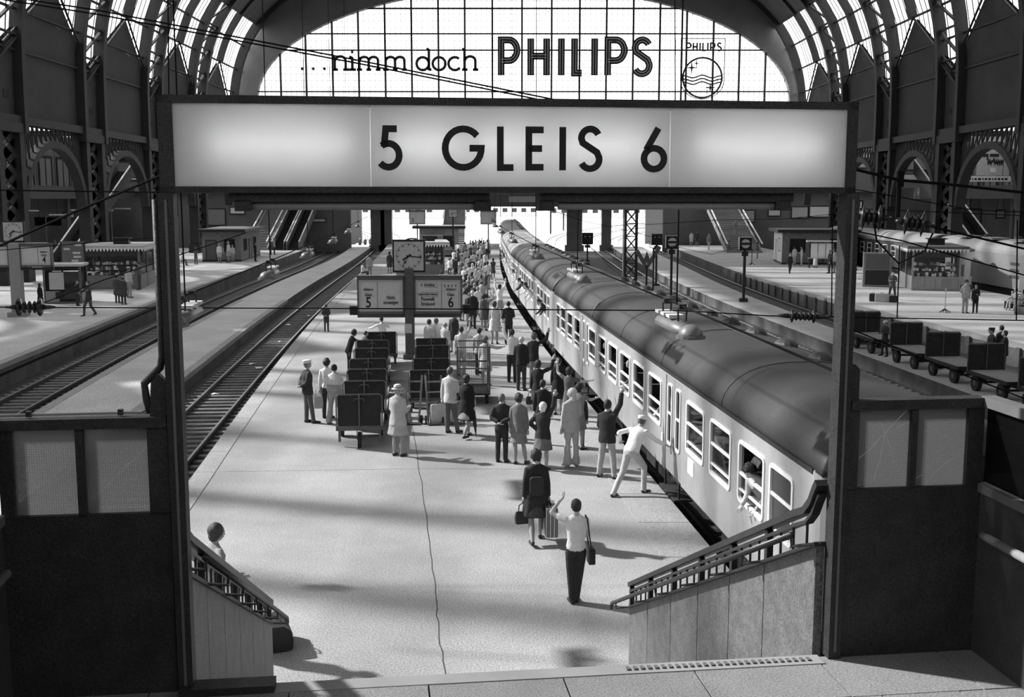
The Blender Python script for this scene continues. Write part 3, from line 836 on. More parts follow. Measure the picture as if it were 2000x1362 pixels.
m = MB(); m.prism([(3.09, 4.78), (3.16, 4.78), (3.16, 4.98), (3.13, 5.02), (3.09, 5.02)], 'y', VP - .01, VP + .05); m.build('gusset', PORTAL, fr, M=M)
m = MB(); m.tube([(-1.41, VP + .03, 4.83), (-1.46, VP + .03, 4.80), (-2.3, VP + .03, 4.80)], .009, 6); m.build('conduit', MIDG, fr, M=M)
for u in (-1.58, -2.12): m = MB(); m.box((u, VP + .03, 4.805), (.03, .03, .035)); m.build('conduit_clip', PORTAL, fr, M=M)
so = PV(.9, VP, 6.13); M = Matrix.Translation(-so) @ MP
sg = thing('track_sign', 'long backlit sign box reading 5 GLEIS 6 across the top of the stairs', 'sign', so)
su0, su1, sz0, sz1 = -1.275, 3.062, 6.14, 6.715
y0, y1 = VP - .04, VP + .24
m = MB(); m.b2(su0, su1, y0, y1, 6.668, sz1); m.b2(su0, su1, y0, y1, sz0, 6.178); m.b2(su0, -1.19, y0, y1, sz0, sz1); m.b2(2.995, su1, y0, y1, sz0, sz1); m.b2(su0, su1, y1 - .02, y1, sz0, sz1)
m.build('sign_box', PORTAL, sg, M=M)
for a, b in ((-1.19, -.031), (-.025, 1.835), (1.841, 2.995)):
    m = MB(); m.b2(a, b, VP - .022, VP - .016, 6.175, 6.67); m.build('sign_pane', MILK, sg, M=M)
TUBE = glow('tube_lamp', .8, SIGN_E)
for a, b in ((-1.0, -.15), (.62, 1.02), (1.1, 1.72), (2.0, 2.85), (.1, .52)):
    m = MB(); m.tube([(a, VP + .10, 6.43), (b, VP + .10, 6.43)], .018, 8); m.build('lamp_tube', TUBE, sg, M=M)
m = MB(); m.b2(-1.19, 2.995, VP + .19, VP + .2, 6.18, 6.67); m.build('reflector', WHITE, sg, M=M)
SGN = lambda u, t, w: (u, VP - .023 + t, w)
for ch, x0, x1 in (('5', .009, .165), ('G', .405, .668), ('L', .745, .867), ('E', .922, 1.055), ('I', 1.134, 1.175), ('S', 1.251, 1.406), ('6', 1.650, 1.820)):
    hgt = .265; w = .041
    st = GL[ch]; xsn = [p[0] for s_ in st for p in s_]
    lo, hi = min(xsn), max(xsn)
    s_ = ((x1 - x0) - w) / ((hi - lo) * hgt) if hi > lo else 1
    m = MB(); glyph(m, ch, x0 + w / 2 - lo * hgt * s_, 6.28, hgt, w, -.008, 0, SGN, s_); m.build('letter', BLACK, sg, M=M)
# strip light slung under the sign
lo_ = PV(.9, VP + .06, 6.03); M = Matrix.Translation(-lo_) @ MP
sl_ = thing('strip_light', 'long tubular strip light slung under the track sign', 'lamp', lo_)
for a, b in ((-.88, .70), (1.02, 2.665)):
    m = MB(); m.b2(a, b, VP + .0, VP + .16, 6.085, 6.14); m.build('lamp_housing', PORTAL, sl_, M=M)
    m = MB(); m.tube([(a + .12, VP + .05, 6.062), (b - .02, VP + .05, 6.062)], .027, 10); m.build('lamp_cover', MIDG, sl_, smooth=True, M=M)
m = MB(); m.b2(.82, .985, VP - .02, VP + .1, 6.085, 6.12); m.build('junction_box', MIDG, sl_, M=M)
for a in (-.80, .66, 1.06, 2.6): m = MB(); m.b2(a - .05, a + .05, VP + .0, VP + .12, 6.03, 6.1); m.build('lamp_end_cap', PORTAL, sl_, M=M)
# ------------------------------------------------------------------ the silver train
def scales_mat():
    m = mat('silver_body', .5, .42, .55, var=.12, scale=2.0)
    nt = m.node_tree; b = nt.nodes['Principled BSDF']
    tc = nt.nodes.new('ShaderNodeTexCoord'); mp = nt.nodes.new('ShaderNodeMapping'); mp.inputs['Scale'].default_value = (1, 11, 18)
    br = nt.nodes.new('ShaderNodeTexBrick'); br.inputs['Scale'].default_value = 1.0; br.inputs['Color1'].default_value = (1, 1, 1, 1); br.inputs['Color2'].default_value = (.75, .75, .75, 1); br.inputs['Mortar'].default_value = (0.1, .1, .1, 1)
    br.inputs['Mortar Size'].default_value = .12; br.inputs['Brick Width'].default_value = 1.0; br.inputs['Row Height'].default_value = 1.0
    sw = nt.nodes.new('ShaderNodeSeparateXYZ'); cb = nt.nodes.new('ShaderNodeCombineXYZ')
    nt.links.new(tc.outputs['Object'], mp.inputs['Vector']); nt.links.new(mp.outputs[0], sw.inputs[0])
    nt.links.new(sw.outputs['Y'], cb.inputs['X']); nt.links.new(sw.outputs['Z'], cb.inputs['Y']); nt.links.new(cb.outputs[0], br.inputs['Vector'])
    bp = nt.nodes.new('ShaderNodeBump'); bp.inputs['Strength'].default_value = .5; bp.inputs['Distance'].default_value = .01
    nt.links.new(br.outputs['Color'], bp.inputs['Height']); nt.links.new(bp.outputs[0], b.inputs['Normal'])
    return m
SILVER = scales_mat(); PLAIN = mat('silver_band', .40, .45, .5, var=.1, scale=1.5)
ROOFM = mat('coach_roof', .036, .55, .1, speck=.35, sscale=50, var=.3, scale=1.2, detail=6); ROOFL = mat('coach_roof_pale', .3, .6, .1, var=.2, scale=1.2)
UNDER = mat('underframe', .03, .8, var=.4); SEAT = mat('seat_cloth', .06, .9); INTER = mat('coach_interior', .12, .8)
CL, HW = 28.9, 1.43
ZF, ZW0, ZW1, ZG, ZR_ = .37, 1.25, 2.18, 2.52, 3.30
WINS = [(1.05, 2.02), (2.35, 3.63), (4.15, 5.42), (5.92, 7.2)] + [(9.55 + 1.79 * i, 10.83 + 1.79 * i) for i in range(6)] + [(21.7, 22.98), (23.48, 24.76), (25.27, 26.55), (26.88, 27.85)]
DOORS = [(7.62, 9.12), (19.8, 21.3)]
OPEN = {1: 1, 2: 0, 4: 1, 5: 1, 6: 1, 7: 1, 8: 1, 10: 1}
def rrect(y0, y1, z0, z1, r=.09, n=4):
    p = []
    for cy, cz, a in ((y1 - r, z1 - r, 0), (y0 + r, z1 - r, 90), (y0 + r, z0 + r, 180), (y1 - r, z0 + r, 270)):
        p += [(cy + r * math.cos(R(a + 90 * i / n)), cz + r * math.sin(R(a + 90 * i / n))) for i in range(n + 1)]
    return p
XP = lambda sgn: (lambda u, t, w: (sgn * (HW + t), u, w))
def make_coach():
    t = thing('railway_coach', 'x', 'train coach')
    for sgn in (-1, 1):
        cuts = sorted([(a, b, 'w') for a, b in WINS] + [(a, b, 'd') for a, b in DOORS])
        m = MB(); y = 0.25; s0, s1 = sorted((sgn * HW, sgn * (HW - .07)))
        for a, b, k in cuts:
            m.b2(s0, s1, y, a, ZF, ZG)
            if k == 'w': m.b2(s0, s1, a, b, ZF, ZW0); m.b2(s0, s1, a, b, ZW1, ZG)
            else: m.b2(s0, s1, a, b, 2.42, ZG)
            y = b
        m.b2(s0, s1, y, CL - .25, ZF, ZG); m.build('side_wall', SILVER, t)
        m = MB(); m.b2(sgn * (HW + .012), sgn * HW, .3, CL - .3, ZG - .05, ZG + .02); m.build('gutter', DARK, t)
        for i, (a, b) in enumerate(WINS):
            fr = MB(); ribbon(fr, rrect(a - .01, b + .01, ZW0 - .03, ZW1 + .01), .065, -.03, .022, XP(sgn), True)
            F = fr.build('window_frame', WHITE, t)
            zm = (ZW0 + ZW1) / 2 + .05
            op = OPEN.get(i, 0) if sgn < 0 else 0
            m = MB(); zz = zm - .1 * op; m.b2(sgn * (HW + .01), sgn * (HW - .03), a, b, zz - .025, zz + .025); m.build('window_bar', WHITE, F)
            if i not in (0, 13): m = MB(); m.b2(sgn * (HW + .01), sgn * (HW - .03), a, b, ZW0 + .13, ZW0 + .16); m.build('window_bar', WHITE, F)
            gm = CLEAR if i not in (0, 13) else FROSTW
            m = MB(); m.b2(sgn * (HW - .03), sgn * (HW - .036), a, b, ZW0, zz); m.build('lower_pane', gm, F)
            if not op: m = MB(); m.b2(sgn * (HW - .012), sgn * (HW - .018), a, b, zz, ZW1); m.build('upper_pane', gm, F)
        for a, b in DOORS:
            c_ = (a + b) / 2
            for p, q in ((a + .02, c_ - .01), (c_ + .01, b - .02)):
                m = MB(); yc = (p + q) / 2; w0, w1 = yc - .17, yc + .17
                s0, s1 = sorted((sgn * (HW - .02), sgn * (HW - .06)))
                m.b2(s0, s1, p, w0, ZF + .02, 2.42); m.b2(s0, s1, w1, q, ZF + .02, 2.42); m.b2(s0, s1, w0, w1, ZF + .02, 1.0); m.b2(s0, s1, w0, w1, 2.25, 2.42)
                D = m.build('door_leaf', PLAIN, t)
                fr = MB(); ribbon(fr, rrect(w0 - .01, w1 + .01, .99, 2.26, .1), .045, -.03, .006, XP(sgn), True); fr.build('door_window_frame', WHITE, D)
                m = MB(); m.b2(sgn * (HW - .0), sgn * (HW - .03), w0, w1, 1.62, 1.66); m.build('door_window_bar', WHITE, D)
                m = MB(); m.b2(sgn * (HW - .035), sgn * (HW - .04), w0, w1, 1.0, 2.25); m.build('door_pane', CLEAR, D)
            m = MB(); m.tube([(sgn * (HW + .03), c_, 1.0), (sgn * (HW + .05), c_, .95), (sgn * (HW + .03), c_ + .02, .85)], .018, 6); m.build('door_handle', CHROME, t)
            m = MB(); m.b2(sgn * (HW + .12), sgn * (HW - .25), a + .05, b - .05, .02, .06); m.b2(sgn * (HW + .02), sgn * (HW - .02), a + .1, a + .14, .04, ZF); m.b2(sgn * (HW + .02), sgn * (HW - .02), b - .14, b - .1, .04, ZF); m.build('step_board', UNDER, t)
    # roof: arched shell with rounded ends
    prof = [(-HW * math.copysign(abs(math.cos(a)) ** .8, math.cos(a)), ZG + (ZR_ - ZG) * math.sin(a)) for a in np.linspace(0, PI, 21)]
    m = MB(); rings = []
    for y, k in [(0.0, .80), (.05, .90), (.18, .97), (.45, 1.0)] + [(1.4 + 1.45 * i, 1) for i in range(19)] + [(CL - .45, 1), (CL - .18, .97), (CL - .05, .9), (CL, .8)]:
        rings.append([Vector((x * (.93 + .07 * k) , y, ZG + (z - ZG) * k - (0 if k == 1 else (1 - k) * .1))) for x, z in prof] + [Vector((x * .9, y, ZG - .02)) for x, z in reversed(prof[1:-1])])
    m.loft(rings); m.build('roof', ROOFM, t, smooth=True)
    for y in (4.8, 9.6, 14.4, 19.2, 24.0):
        m = MB(); m.tube([(x * 1.003, y, z + .004) for x, z in prof], .009, 5); m.build('roof_seam', ROOFM, t)
    for y in [5.4 + 1.95 * i for i in range(11)]:
        m = MB(); m.ell((.55, y, 3.22), (.24, .30, .17), 12, 5, True); m.build('roof_ventilator', ROOFM, t, smooth=False)
    for y0 in (6.0, 19.0):
        m = MB(); m.tube([(.15, y0, 3.29), (.15, y0 + 5, 3.29)], .03, 6); m.build('roof_conduit', ROOFM, t)
    # ends with gangway
    for y, sg_ in ((0, -1), (CL, 1)):
        m = MB(); yy = y - sg_ * .2
        n = 5
        pr = []
        for cx, a in ((HW - .25, 0), (-(HW - .25), 90)):
            for i in range(n + 1):
                th = R(a + 90 * i / n); pr.append((cx + .25 * math.cos(th), .25 * math.sin(th)))
        pl = [(x, y - sg_ * .25 + sg_ * v) for x, v in pr]
        m.prism(pl, 'z', ZF, ZG + .02); m.build('end_wall', PLAIN, t)
        m = MB(); m.b2(-.62, .62, y, y + sg_ * .24, .42, 2.62); m.build('gangway_bellows', RUBBER, t)
        m = MB(); m.tube([(-.75, y + sg_ * .02, 2.2), (-.75, y + sg_ * .02, 2.75), (-.4, y + sg_ * .05, 2.95), (.4, y + sg_ * .05, 2.95), (.75, y + sg_ * .02, 2.75), (.75, y + sg_ * .02, 2.2)], .06, 6); m.build('gangway_hood', RUBBER, t)
        for s in (-1, 1):
            m = MB(); m.cyl((s * .9, y + sg_ * .0, .25), (s * .9, y + sg_ * .28, .25), .09, 10); m.cyl((s * .9, y + sg_ * .28, .25), (s * .9, y + sg_ * .31, .25), .2, 12); m.build('buffer', UNDER, t)
            m = MB(); m.b2(s * 1.02 - .1, s * 1.02 + .1, y - sg_ * .02, y + sg_ * .02, .75, .95); m.build('tail_lamp', WHITE if s < 0 else DARK, t)
    m = MB(); m.b2(-1.3, 1.3, .2, CL - .2, .2, ZF + .05); m.b2(-1.0, 1.0, 9, 13, -.35, .22); m.b2(-1.0, 1.0, 16, 19.5, -.3, .22); m.build('underframe', UNDER, t)
    for y in (4.2, CL - 4.2):
        m = MB(); m.b2(-1.05, -.9, y - 1.7, y + 1.7, -.42, -.1); m.b2(.9, 1.05, y - 1.7, y + 1.7, -.42, -.1); m.b2(-1, 1, y - .25, y + .25, -.3, .2)
        for d in (-1.25, 1.25): m.ell((-1.0, y + d, -.25), (.16, .22, .2)); m.ell((1.0, y + d, -.25), (.16, .22, .2))
        B = m.build('bogie', UNDER, t)
        for d in (-1.25, 1.25):
            for s in (-1, 1): m = MB(); m.cyl((s * .68, y + d, -.31), (s * .80, y + d, -.31), .46, 20); m.build('wheel', DARK, B)
    m = MB(); m.b2(-1.3, 1.3, .3, CL - .3, ZF + .05, ZF + .12); m.build('coach_floor', INTER, t)
    for i in range(14):
        y = 2.2 + i * 1.79
        if 7.0 < y < 9.5 or 19.3 < y < 21.6: continue
        for x in (-.82, .82):
            m = MB(); m.b2(x - .45, x + .45, y - .08, y + .08, ZF + .5, 1.55); m.b2(x - .45, x + .45, y - .4, y + .4, ZF + .4, ZF + .6); m.build('seat', SEAT, t)
    m = MB(); m.b2(-(HW + .012), -HW, 6.6, 7.05, .80, 1.10)
    m.build('destination_plate', WHITE, t)
    m = MB(); m.b2(-(HW + .012), -HW, 9.3, 9.42, .85, 1.10); m.build('class_plate', WHITE, t)
    return t
FROSTW = glass('obscured_glass', .12, .03, .5, milky=.25)
coach = make_coach()
YC = 14.1; coaches = []
CN = ['nearest silver coach with dark roof, whose rounded end shows beside the right stairs', 'second silver coach of the train with people leaning from its windows', 'third coach of the train with a pale roof', 'fourth coach of the train beyond the pale-roofed one', 'farthest coach of the train leaving the hall']
y = YC
for k in range(5):
    x0 = T6(y); y1 = y + CL * .998; x1 = T6(y1)
    o = coach if k == 0 else copy_tree(coach)
    o.location = (x0, y, 0); o.rotation_euler = (0, 0, math.atan2(-(x1 - x0), y1 - y)); o['label'] = CN[k]; o['group'] = 'coaches of the train'
    if k == 2:
        for c in o.children:
            if c.name.startswith('roof') and 'roof' in c.name:
                c.data = c.data.copy(); c.data.materials.clear(); c.data.materials.append(ROOFL)
    coaches.append(o); y = y1 + .5
def coach_pt(k, yl, z, x=-HW):
    c = coaches[k]; a = c.rotation_euler[2]
    return Vector((c.location.x + x * math.cos(a) - yl * math.sin(a), c.location.y + x * math.sin(a) + yl * math.cos(a), z)), a
# ------------------------------------------------------------------ clock pillar with departure boards
POSTM = mat('pillar_grey', .085, .6, var=.15); BOARDF = mat('board_frame', .10, .55, var=.15)
FACEW = mat('board_face', .50, .5, var=.06); CLOCKF = mat('clock_face', .42, .5, var=.1); PRINT = mat('print_black', .015, .7, var=0); MILDG = mat('print_grey', .3, .7, var=0)
def clock(par, w, z, y, hh=8.27, two=False):
    m = MB(); m.box((0, y, z), (w, .3, w)); C_ = m.build('clock_case', BLACK, par)
    m = MB(); m.box((0, y - .152, z), (w * .90, .01, w * .88)); m.build('clock_face', CLOCKF, C_)
    for i in range(60):
        if i % 5 and w < 1: continue
        a = 2 * PI * i / 60; r1 = w * .39; r0 = r1 - (w * .075 if i % 5 == 0 else w * .03)
        m = MB(); wd = w * (.024 if i % 5 == 0 else .009)
        ribbon(m, [(r0 * math.sin(a), z + r0 * math.cos(a)), (r1 * math.sin(a), z + r1 * math.cos(a))], wd, y - .166, y - .158, lambda u, t, q: (u, t, q)); m.build('clock_mark', PRINT, C_)
    for a, L, wd in ((R(237), .22, .05), (R(97), .40, .03), (R(212), .36, .012)):
        m = MB(); ribbon(m, [(-.08 * w * math.sin(a), z - .08 * w * math.cos(a)), (L * w * math.sin(a), z + L * w * math.cos(a))], wd * w, y - .178, y - .17, lambda u, t, q: (u, t, q))
        if wd < .02: ribbon(m, [(.22 * w * math.sin(a) + .035 * w * math.cos(k * .7), z + .22 * w * math.cos(a) + .035 * w * math.sin(k * .7)) for k in range(9)], .02 * w, y - .178, y - .17, lambda u, t, q: (u, t, q), True)
        m.build('clock_hand', PRINT, C_)
    return C_
cp_ = thing('platform_clock', 'square station clock on a grey pillar with departure boards reading 5 and 6', 'clock', (-3.93, 42, 0), R(1))
m = MB(); m.box((0, 0, 1.75), (.34, .36, 3.5)); m.box((0, 0, .1), (.5, .5, .2)); m.build('pillar', POSTM, cp_)
clock(cp_, 1.24, 3.97, 0)
m = MB(); m.box((-.34, 0, 3.30), (.32, .12, .1)); m.build('small_plate', LIGHTG, cp_)
m = MB(); m.tube([(-.1, -.1, 4.59), (.05, -.05, 4.63), (.3, 0, 4.62)], .03, 6); m.build('lamp_bracket', BLACK, cp_)
def board(par, x0, x1, z0, z1, yy, big, lines, leftnum, sub=True):
    m = MB(); d = .22
    m.b2(x0, x1, yy - d, yy + d, z0, z0 + .1); m.b2(x0, x1, yy - d, yy + d, z1 - .12, z1); m.b2(x0, x0 + .06, yy - d, yy + d, z0, z1); m.b2(x1 - .06, x1, yy - d, yy + d, z0, z1)
    B = m.build('board_case', BOARDF, par)
    m = MB(); m.b2(x0 + .06, x1 - .06, yy - d + .04, yy + d - .04, z0 + .1, z1 - .12); m.build('board_face', FACEW, B)
    m = MB(); m.b2(x0 - .02, x1 + .02, yy - d - .03, yy + d + .03, z1, z1 + .05); m.build('board_cap', POSTM, B)
    f = yy - d + .036; W = x1 - x0; sx_ = x0 + W * (.43 if leftnum else .57)
    m = MB(); m.b2(sx_ - .006, sx_ + .006, f - .004, f, z0 + .16, z1 - .2); m.build('divider', PRINT, B)
    m = MB(); ribbon(m, [(x0 + .14, z0 + .17), (x1 - .14, z0 + .17), (x1 - .14, z1 - .19), (x0 + .14, z1 - .19)], .008, f - .003, f, lambda u, t, q: (u, t, q), True); m.build('inner_frame', MILDG, B)
    cx = (x0 + sx_) / 2 + .04 if leftnum else (sx_ + x1) / 2 - .04
    rot = (PI / 2, 0, 0); h = z1 - z0
    text(big, .56 * h / 1.4, PRINT, B, (cx, f - .004, z0 + .30 * h), rot, sx=.8)
    if sub:
        text('Abfahrt', .15, PRINT, B, (cx, f - .004, z0 + .66 * h), rot, sx=.8); text('Gleis', .17, PRINT, B, (cx, f - .004, z0 + .52 * h), rot, sx=.8)
    tx = (sx_ + x1) / 2 if leftnum else (x0 + sx_) / 2
    for s_, zz, sz in lines: text(s_, sz, PRINT, B, (tx, f - .004, z0 + zz * h), rot, sx=.75)
    return B
board(cp_, -1.98, -.19, 1.76, 3.18, 0, '5', [('Nicht', .17, .2)][:0] + [('Nicht', .44, .19), ('einsteigen', .31, .19)], True)
B6 = board(cp_, .19, 2.02, 1.76, 3.18, 0, '6', [('D  Schnellzug', .78, .13), ('Lübeck-Bad Kleinen', .53, .12), ('Pasewalk', .40, .19), ('Stralsund', .27, .19)], False)
m = MB()
for x0, x1, z0, z1 in ((.45, 1.08, 2.42, 2.58), (.6, 1.08, 2.78, 2.92)): ribbon(m, [(x0, z0), (x1, z0), (x1, z1), (x0, z1)], .008, -.186, -.183, lambda u, t, q: (u, t, q), True)
m.build('line_box', PRINT, B6)
for i, s_ in enumerate(('D', 'B', 'F', 'P')): text(s_, .13, PRINT, B6, (1.36 + i * .14, -.188, 2.83), (PI / 2, 0, 0), sx=.8)
m = MB(); m.box((-2.15, .05, 1.88), (.28, .3, .34)); m.build('loudspeaker', BLACK, cp_)
m = MB(); m.box((2.2, .05, 1.92), (.26, .3, .34)); m.build('loudspeaker', BLACK, cp_)
m = MB(); m.box((0, 0, 1.68), (4.0, .12, .14)); m.build('board_beam', POSTM, cp_)
m = MB(); m.box((-.05, -.19, 1.2), (.28, .02, .36)); m.build('notice', LIGHTG, cp_)
# ------------------------------------------------------------------ luggage carts of the middle platform
CARTM = mat('cart_board', .018, .6, var=.5, scale=6, bump=.3); CARTF = mat('cart_frame', .12, .45, .5, var=.2)
def make_cart():
    t = thing('luggage_cart', 'x', 'luggage cart')
    for k in range(6):
        m = MB(); x = -.55 + k * .19; m.b2(x, x + .175, .0, 1.75, .50, .54); m.build('deck_plank', WOOD, t)
    m = MB(); m.b2(-.56, .56, .0, .06, .42, .52); m.b2(-.56, .56, 1.69, 1.75, .42, .52); m.b2(-.58, -.53, 0, 1.75, .42, .52); m.b2(.53, .58, 0, 1.75, .42, .52); m.build('deck_frame', CARTF, t)
    m = MB(); m.box((0, .0, .93), (1.06, .035, .78), rx=R(-3)); m.build('end_board', CARTM, t)
    m = MB(); m.tube([(-.56, .0, .45), (-.56, -.02, 1.27), (-.51, -.02, 1.33), (.51, -.02, 1.33), (.56, -.02, 1.27), (.56, .0, .45)], .02, 6); m.build('end_hoop', CARTF, t)
    m = MB(); m.tube([(0, -.05, .5), (0, -.08, 1.3), (0, -.06, 1.36)], .02, 6); m.tube([(-.12, -.09, 1.18), (-.1, -.09, 1.24), (.1, -.09, 1.24), (.12, -.09, 1.18)], .014, 6); m.build('draw_handle', CARTF, t)
    for x, y, r_ in ((0, -.02, .2), (-.5, 1.35, .2), (.5, 1.35, .2)):
        m = MB(); m.cyl((x - .04, y, r_), (x + .04, y, r_), r_, 16); m.cyl((x - .05, y, r_), (x + .05, y, r_), .06, 8); W_ = m.build('wheel', RUBBER, t)
        m = MB(); m.b2(x - .07, x - .05, y - .03, y + .03, r_, .45); m.b2(x + .05, x + .07, y - .03, y + .03, r_, .45); m.build('wheel_fork', CARTF, t)
    for x in (-.5, .5):
        m = MB(); m.b2(x - .03, x + .03, .1, .16, .12, .45); m.build('leg', CARTF, t)
    return t
cart = make_cart()
CARTS = [(-3.78, 26.7, 'foremost luggage cart of the left row, beside the woman in the hat'), (-3.92, 28.75, 'second luggage cart of the left row with a dark end board'), (-4.12, 30.8, 'third luggage cart of the left row behind the hatted woman'), (-4.35, 32.85, 'fourth luggage cart of the left row'),
         (-4.55, 35.2, 'fifth luggage cart of the left row, left of the clock pillar'), (-4.78, 37.25, 'sixth luggage cart of the left row beside a man with papers'), (-4.75, 39.6, 'rearmost luggage cart of the left row next to the clock pillar'),
         (-2.35, 30.6, 'luggage cart behind the leaning sack trucks, foremost of the right row'), (-2.45, 32.9, 'second luggage cart of the right row beside the clock pillar'), (-2.62, 35.9, 'third luggage cart of the right row, under the track 6 board'), (-2.8, 37.75, 'rearmost luggage cart of the right row')]
for i, (x, y, lb) in enumerate(CARTS):
    o = cart if i == 0 else copy_tree(cart)
    o.location = (x, y, 0); o.rotation_euler = (0, 0, R(5) + random.uniform(-.04, .04)); o['label'] = lb; o['group'] = 'luggage carts on the middle platform'
# sack trucks leaning against a cart
SACK = mat('sack_truck_wood', .2, .7, var=.3)
def make_truck():
    t = thing('sack_truck', 'x', 'sack truck')
    for s in (-.17, .17): m = MB(); m.bar((s, 0, .06), (s * 1.25, .28, 1.32), .045, .05); m.build('side_bar', SACK, t)
    for k in range(4):
        f_ = .2 + k * .22; z = .06 + f_ * 1.26; y = .28 * f_
        m = MB(); m.bar((-.18, y, z), (.18, y, z), .03, .04); m.build('rung', SACK, t)
    m = MB(); m.b2(-.2, .2, -.18, .02, .02, .05); m.build('toe_plate', CARTF, t)
    for s in (-.23, .23): m = MB(); m.cyl((s - .02, .06, .12), (s + .02, .06, .12), .12, 12); m.build('wheel', RUBBER, t)
    return t
tr0 = make_truck()
for i, (x, y, a, lb) in enumerate(((-2.72, 29.55, -6, 'left-hand wooden sack truck leaning on the front right luggage cart'), (-2.12, 29.5, 8, 'middle wooden sack truck leaning on the front right luggage cart'), (-1.55, 29.6, 3, 'right-hand wooden sack truck leaning on the front right luggage cart'))):
    o = tr0 if i == 0 else copy_tree(tr0); o.location = (x, y, 0); o.rotation_euler = (R(-2), 0, R(a)); o['label'] = lb; o['group'] = 'sack trucks'
# cage trolley
cg = thing('cage_trolley', 'tall wire cage trolley standing empty right of the luggage carts', 'trolley', (-1.15, 32.4, 0), R(3))
for x in (-.48, .48):
    for y in (0, 1.5): m = MB(); m.b2(x - .025, x + .025, y - .025, y + .025, .3, 1.75); m.build('corner_post', CARTF, cg)
for z in (.36, 1.1, 1.74):
    for y in (0, 1.5): m = MB(); m.b2(-.48, .48, y - .02, y + .02, z - .02, z + .02); m.build('cross_rail', CARTF, cg)
    for x in (-.48, .48): m = MB(); m.b2(x - .02, x + .02, 0, 1.5, z - .02, z + .02); m.build('cross_rail', CARTF, cg)
m = MB()
for y in (0, 1.5):
    for k in range(16): x = -.46 + k * .061; m.b2(x, x + .007, y, y + .006, .36, .78 if y == 0 else 1.74)
    for k in range(8 if y == 0 else 22): z = .4 + k * .06; m.b2(-.48, .48, y, y + .006, z, z + .006)
for x in (-.48, .48):
    for k in range(24): y = k * .062; m.b2(x, x + .006, y, y + .007, .36, 1.74)
o = m.build('wire_mesh', CARTF, cg); o['kind'] = 'stuff'
m = MB(); m.b2(-.5, .5, -.02, 1.52, .28, .34); m.build('trolley_floor', DARK, cg)
for x in (-.4, .4):
    for y in (.15, 1.35): m = MB(); m.cyl((x - .03, y, .13), (x + .03, y, .13), .13, 12); m.b2(x - .05, x + .05, y - .05, y + .05, .13, .3); m.build('wheel', RUBBER, cg)
# ------------------------------------------------------------------ luggage
LEATH = mat('leather_dark', .025, .4, var=.3); LEATM = mat('leather_mid', .14, .45, var=.2); LEATL = mat('leather_light', .45, .5, var=.15)
def suitcase(loc, rz, m_, label, w=.68, h=.5, d=.2, trim=LIGHTG, tilt=0, cat='suitcase', name='suitcase'):
    t = thing(name, label, cat, loc, rz)
    b = MB(); pts = rrect(-w / 2, w / 2, 0.012, h, .06, 3)
    b.prism(pts, 'y', -d / 2, d / 2); b.build('shell', m_, t)
    for y in (-.035, .035): b = MB(); ribbon(b, rrect(-w / 2 - .003, w / 2 + .003, .01, h + .003, .06, 3), .008, y - .008, y + .008, lambda u, tt, q: (u, tt, q), True); b.build('metal_band', trim, t)
    b = MB(); b.tube([(-.09, 0, h), (-.08, 0, h + .05), (.08, 0, h + .05), (.09, 0, h)], .013, 6); b.build('handle', DARK, t)
    for x in (-w * .3, w * .3): b = MB(); b.b2(x - .025, x + .025, -.04, .04, h - .01, h + .012); b.build('lock', CHROME, t)
    return t
def handbag(loc, rz, m_, label, w=.3, h=.22, d=.12, hh=.16, cat='handbag'):
    t = thing('handbag', label, cat, loc, rz)
    b = MB(); rings = []
    for z, kx, ky in ((0, .92, 1.0), (h * .5, 1.0, .95), (h * .9, .88, .5), (h, .82, .25)):
        rings.append([Vector((kx * w / 2 * a, ky * d / 2 * c, z)) for a, c in ((-1, -.7), (-.8, -1), (.8, -1), (1, -.7), (1, .7), (.8, 1), (-.8, 1), (-1, .7))])
    b.loft(rings); b.build('bag_body', m_, t)
    b = MB(); b.tube([(-w * .28, 0, h * .9), (-w * .24, 0, h + hh * .7), (0, 0, h + hh), (w * .24, 0, h + hh * .7), (w * .28, 0, h * .9)], .01, 6); b.build('handle', m_, t)
    b = MB(); b.b2(-.02, .02, -.012, .012, h - .01, h + .015); b.build('clasp', CHROME, t)
    return t
def travelbag(loc, rz, m_, label, L=.62, r=.19):
    t = thing('travel_bag', label, 'bag', loc, rz)
    b = MB(); pr = [(-r * .85, .02), (r * .85, .02), (r, .06), (r * 1.02, r * .9), (r * .8, r * 1.55), (r * .4, r * 1.85), (-r * .4, r * 1.85), (-r * .8, r * 1.55), (-r * 1.02, r * .9), (-r, .06)]
    b.prism([(x, z) for x, z in pr], 'y', -L / 2, L / 2); b.build('bag_body', m_, t)
    for y in (-L * .2, L * .2): b = MB(); b.tube([(x * 1.03, y, z) for x, z in pr] , .012, 5); b.build('strap', LEATM, t)
    for x in (-.07, .07): b = MB(); b.tube([(x, -L * .2, 1.8 * r), (x * .6, -L * .1, 1.8 * r + .12), (x * .6, L * .1, 1.8 * r + .12), (x, L * .2, 1.8 * r)], .012, 6); b.build('handle', LEATM, t)
    return t
p = G(548, 1275, 0); travelbag((p.x - .12, p.y + .25, 0), R(20), LEATH, 'dark leather travel bag standing at the foot of the left stair wall', .6, .2)
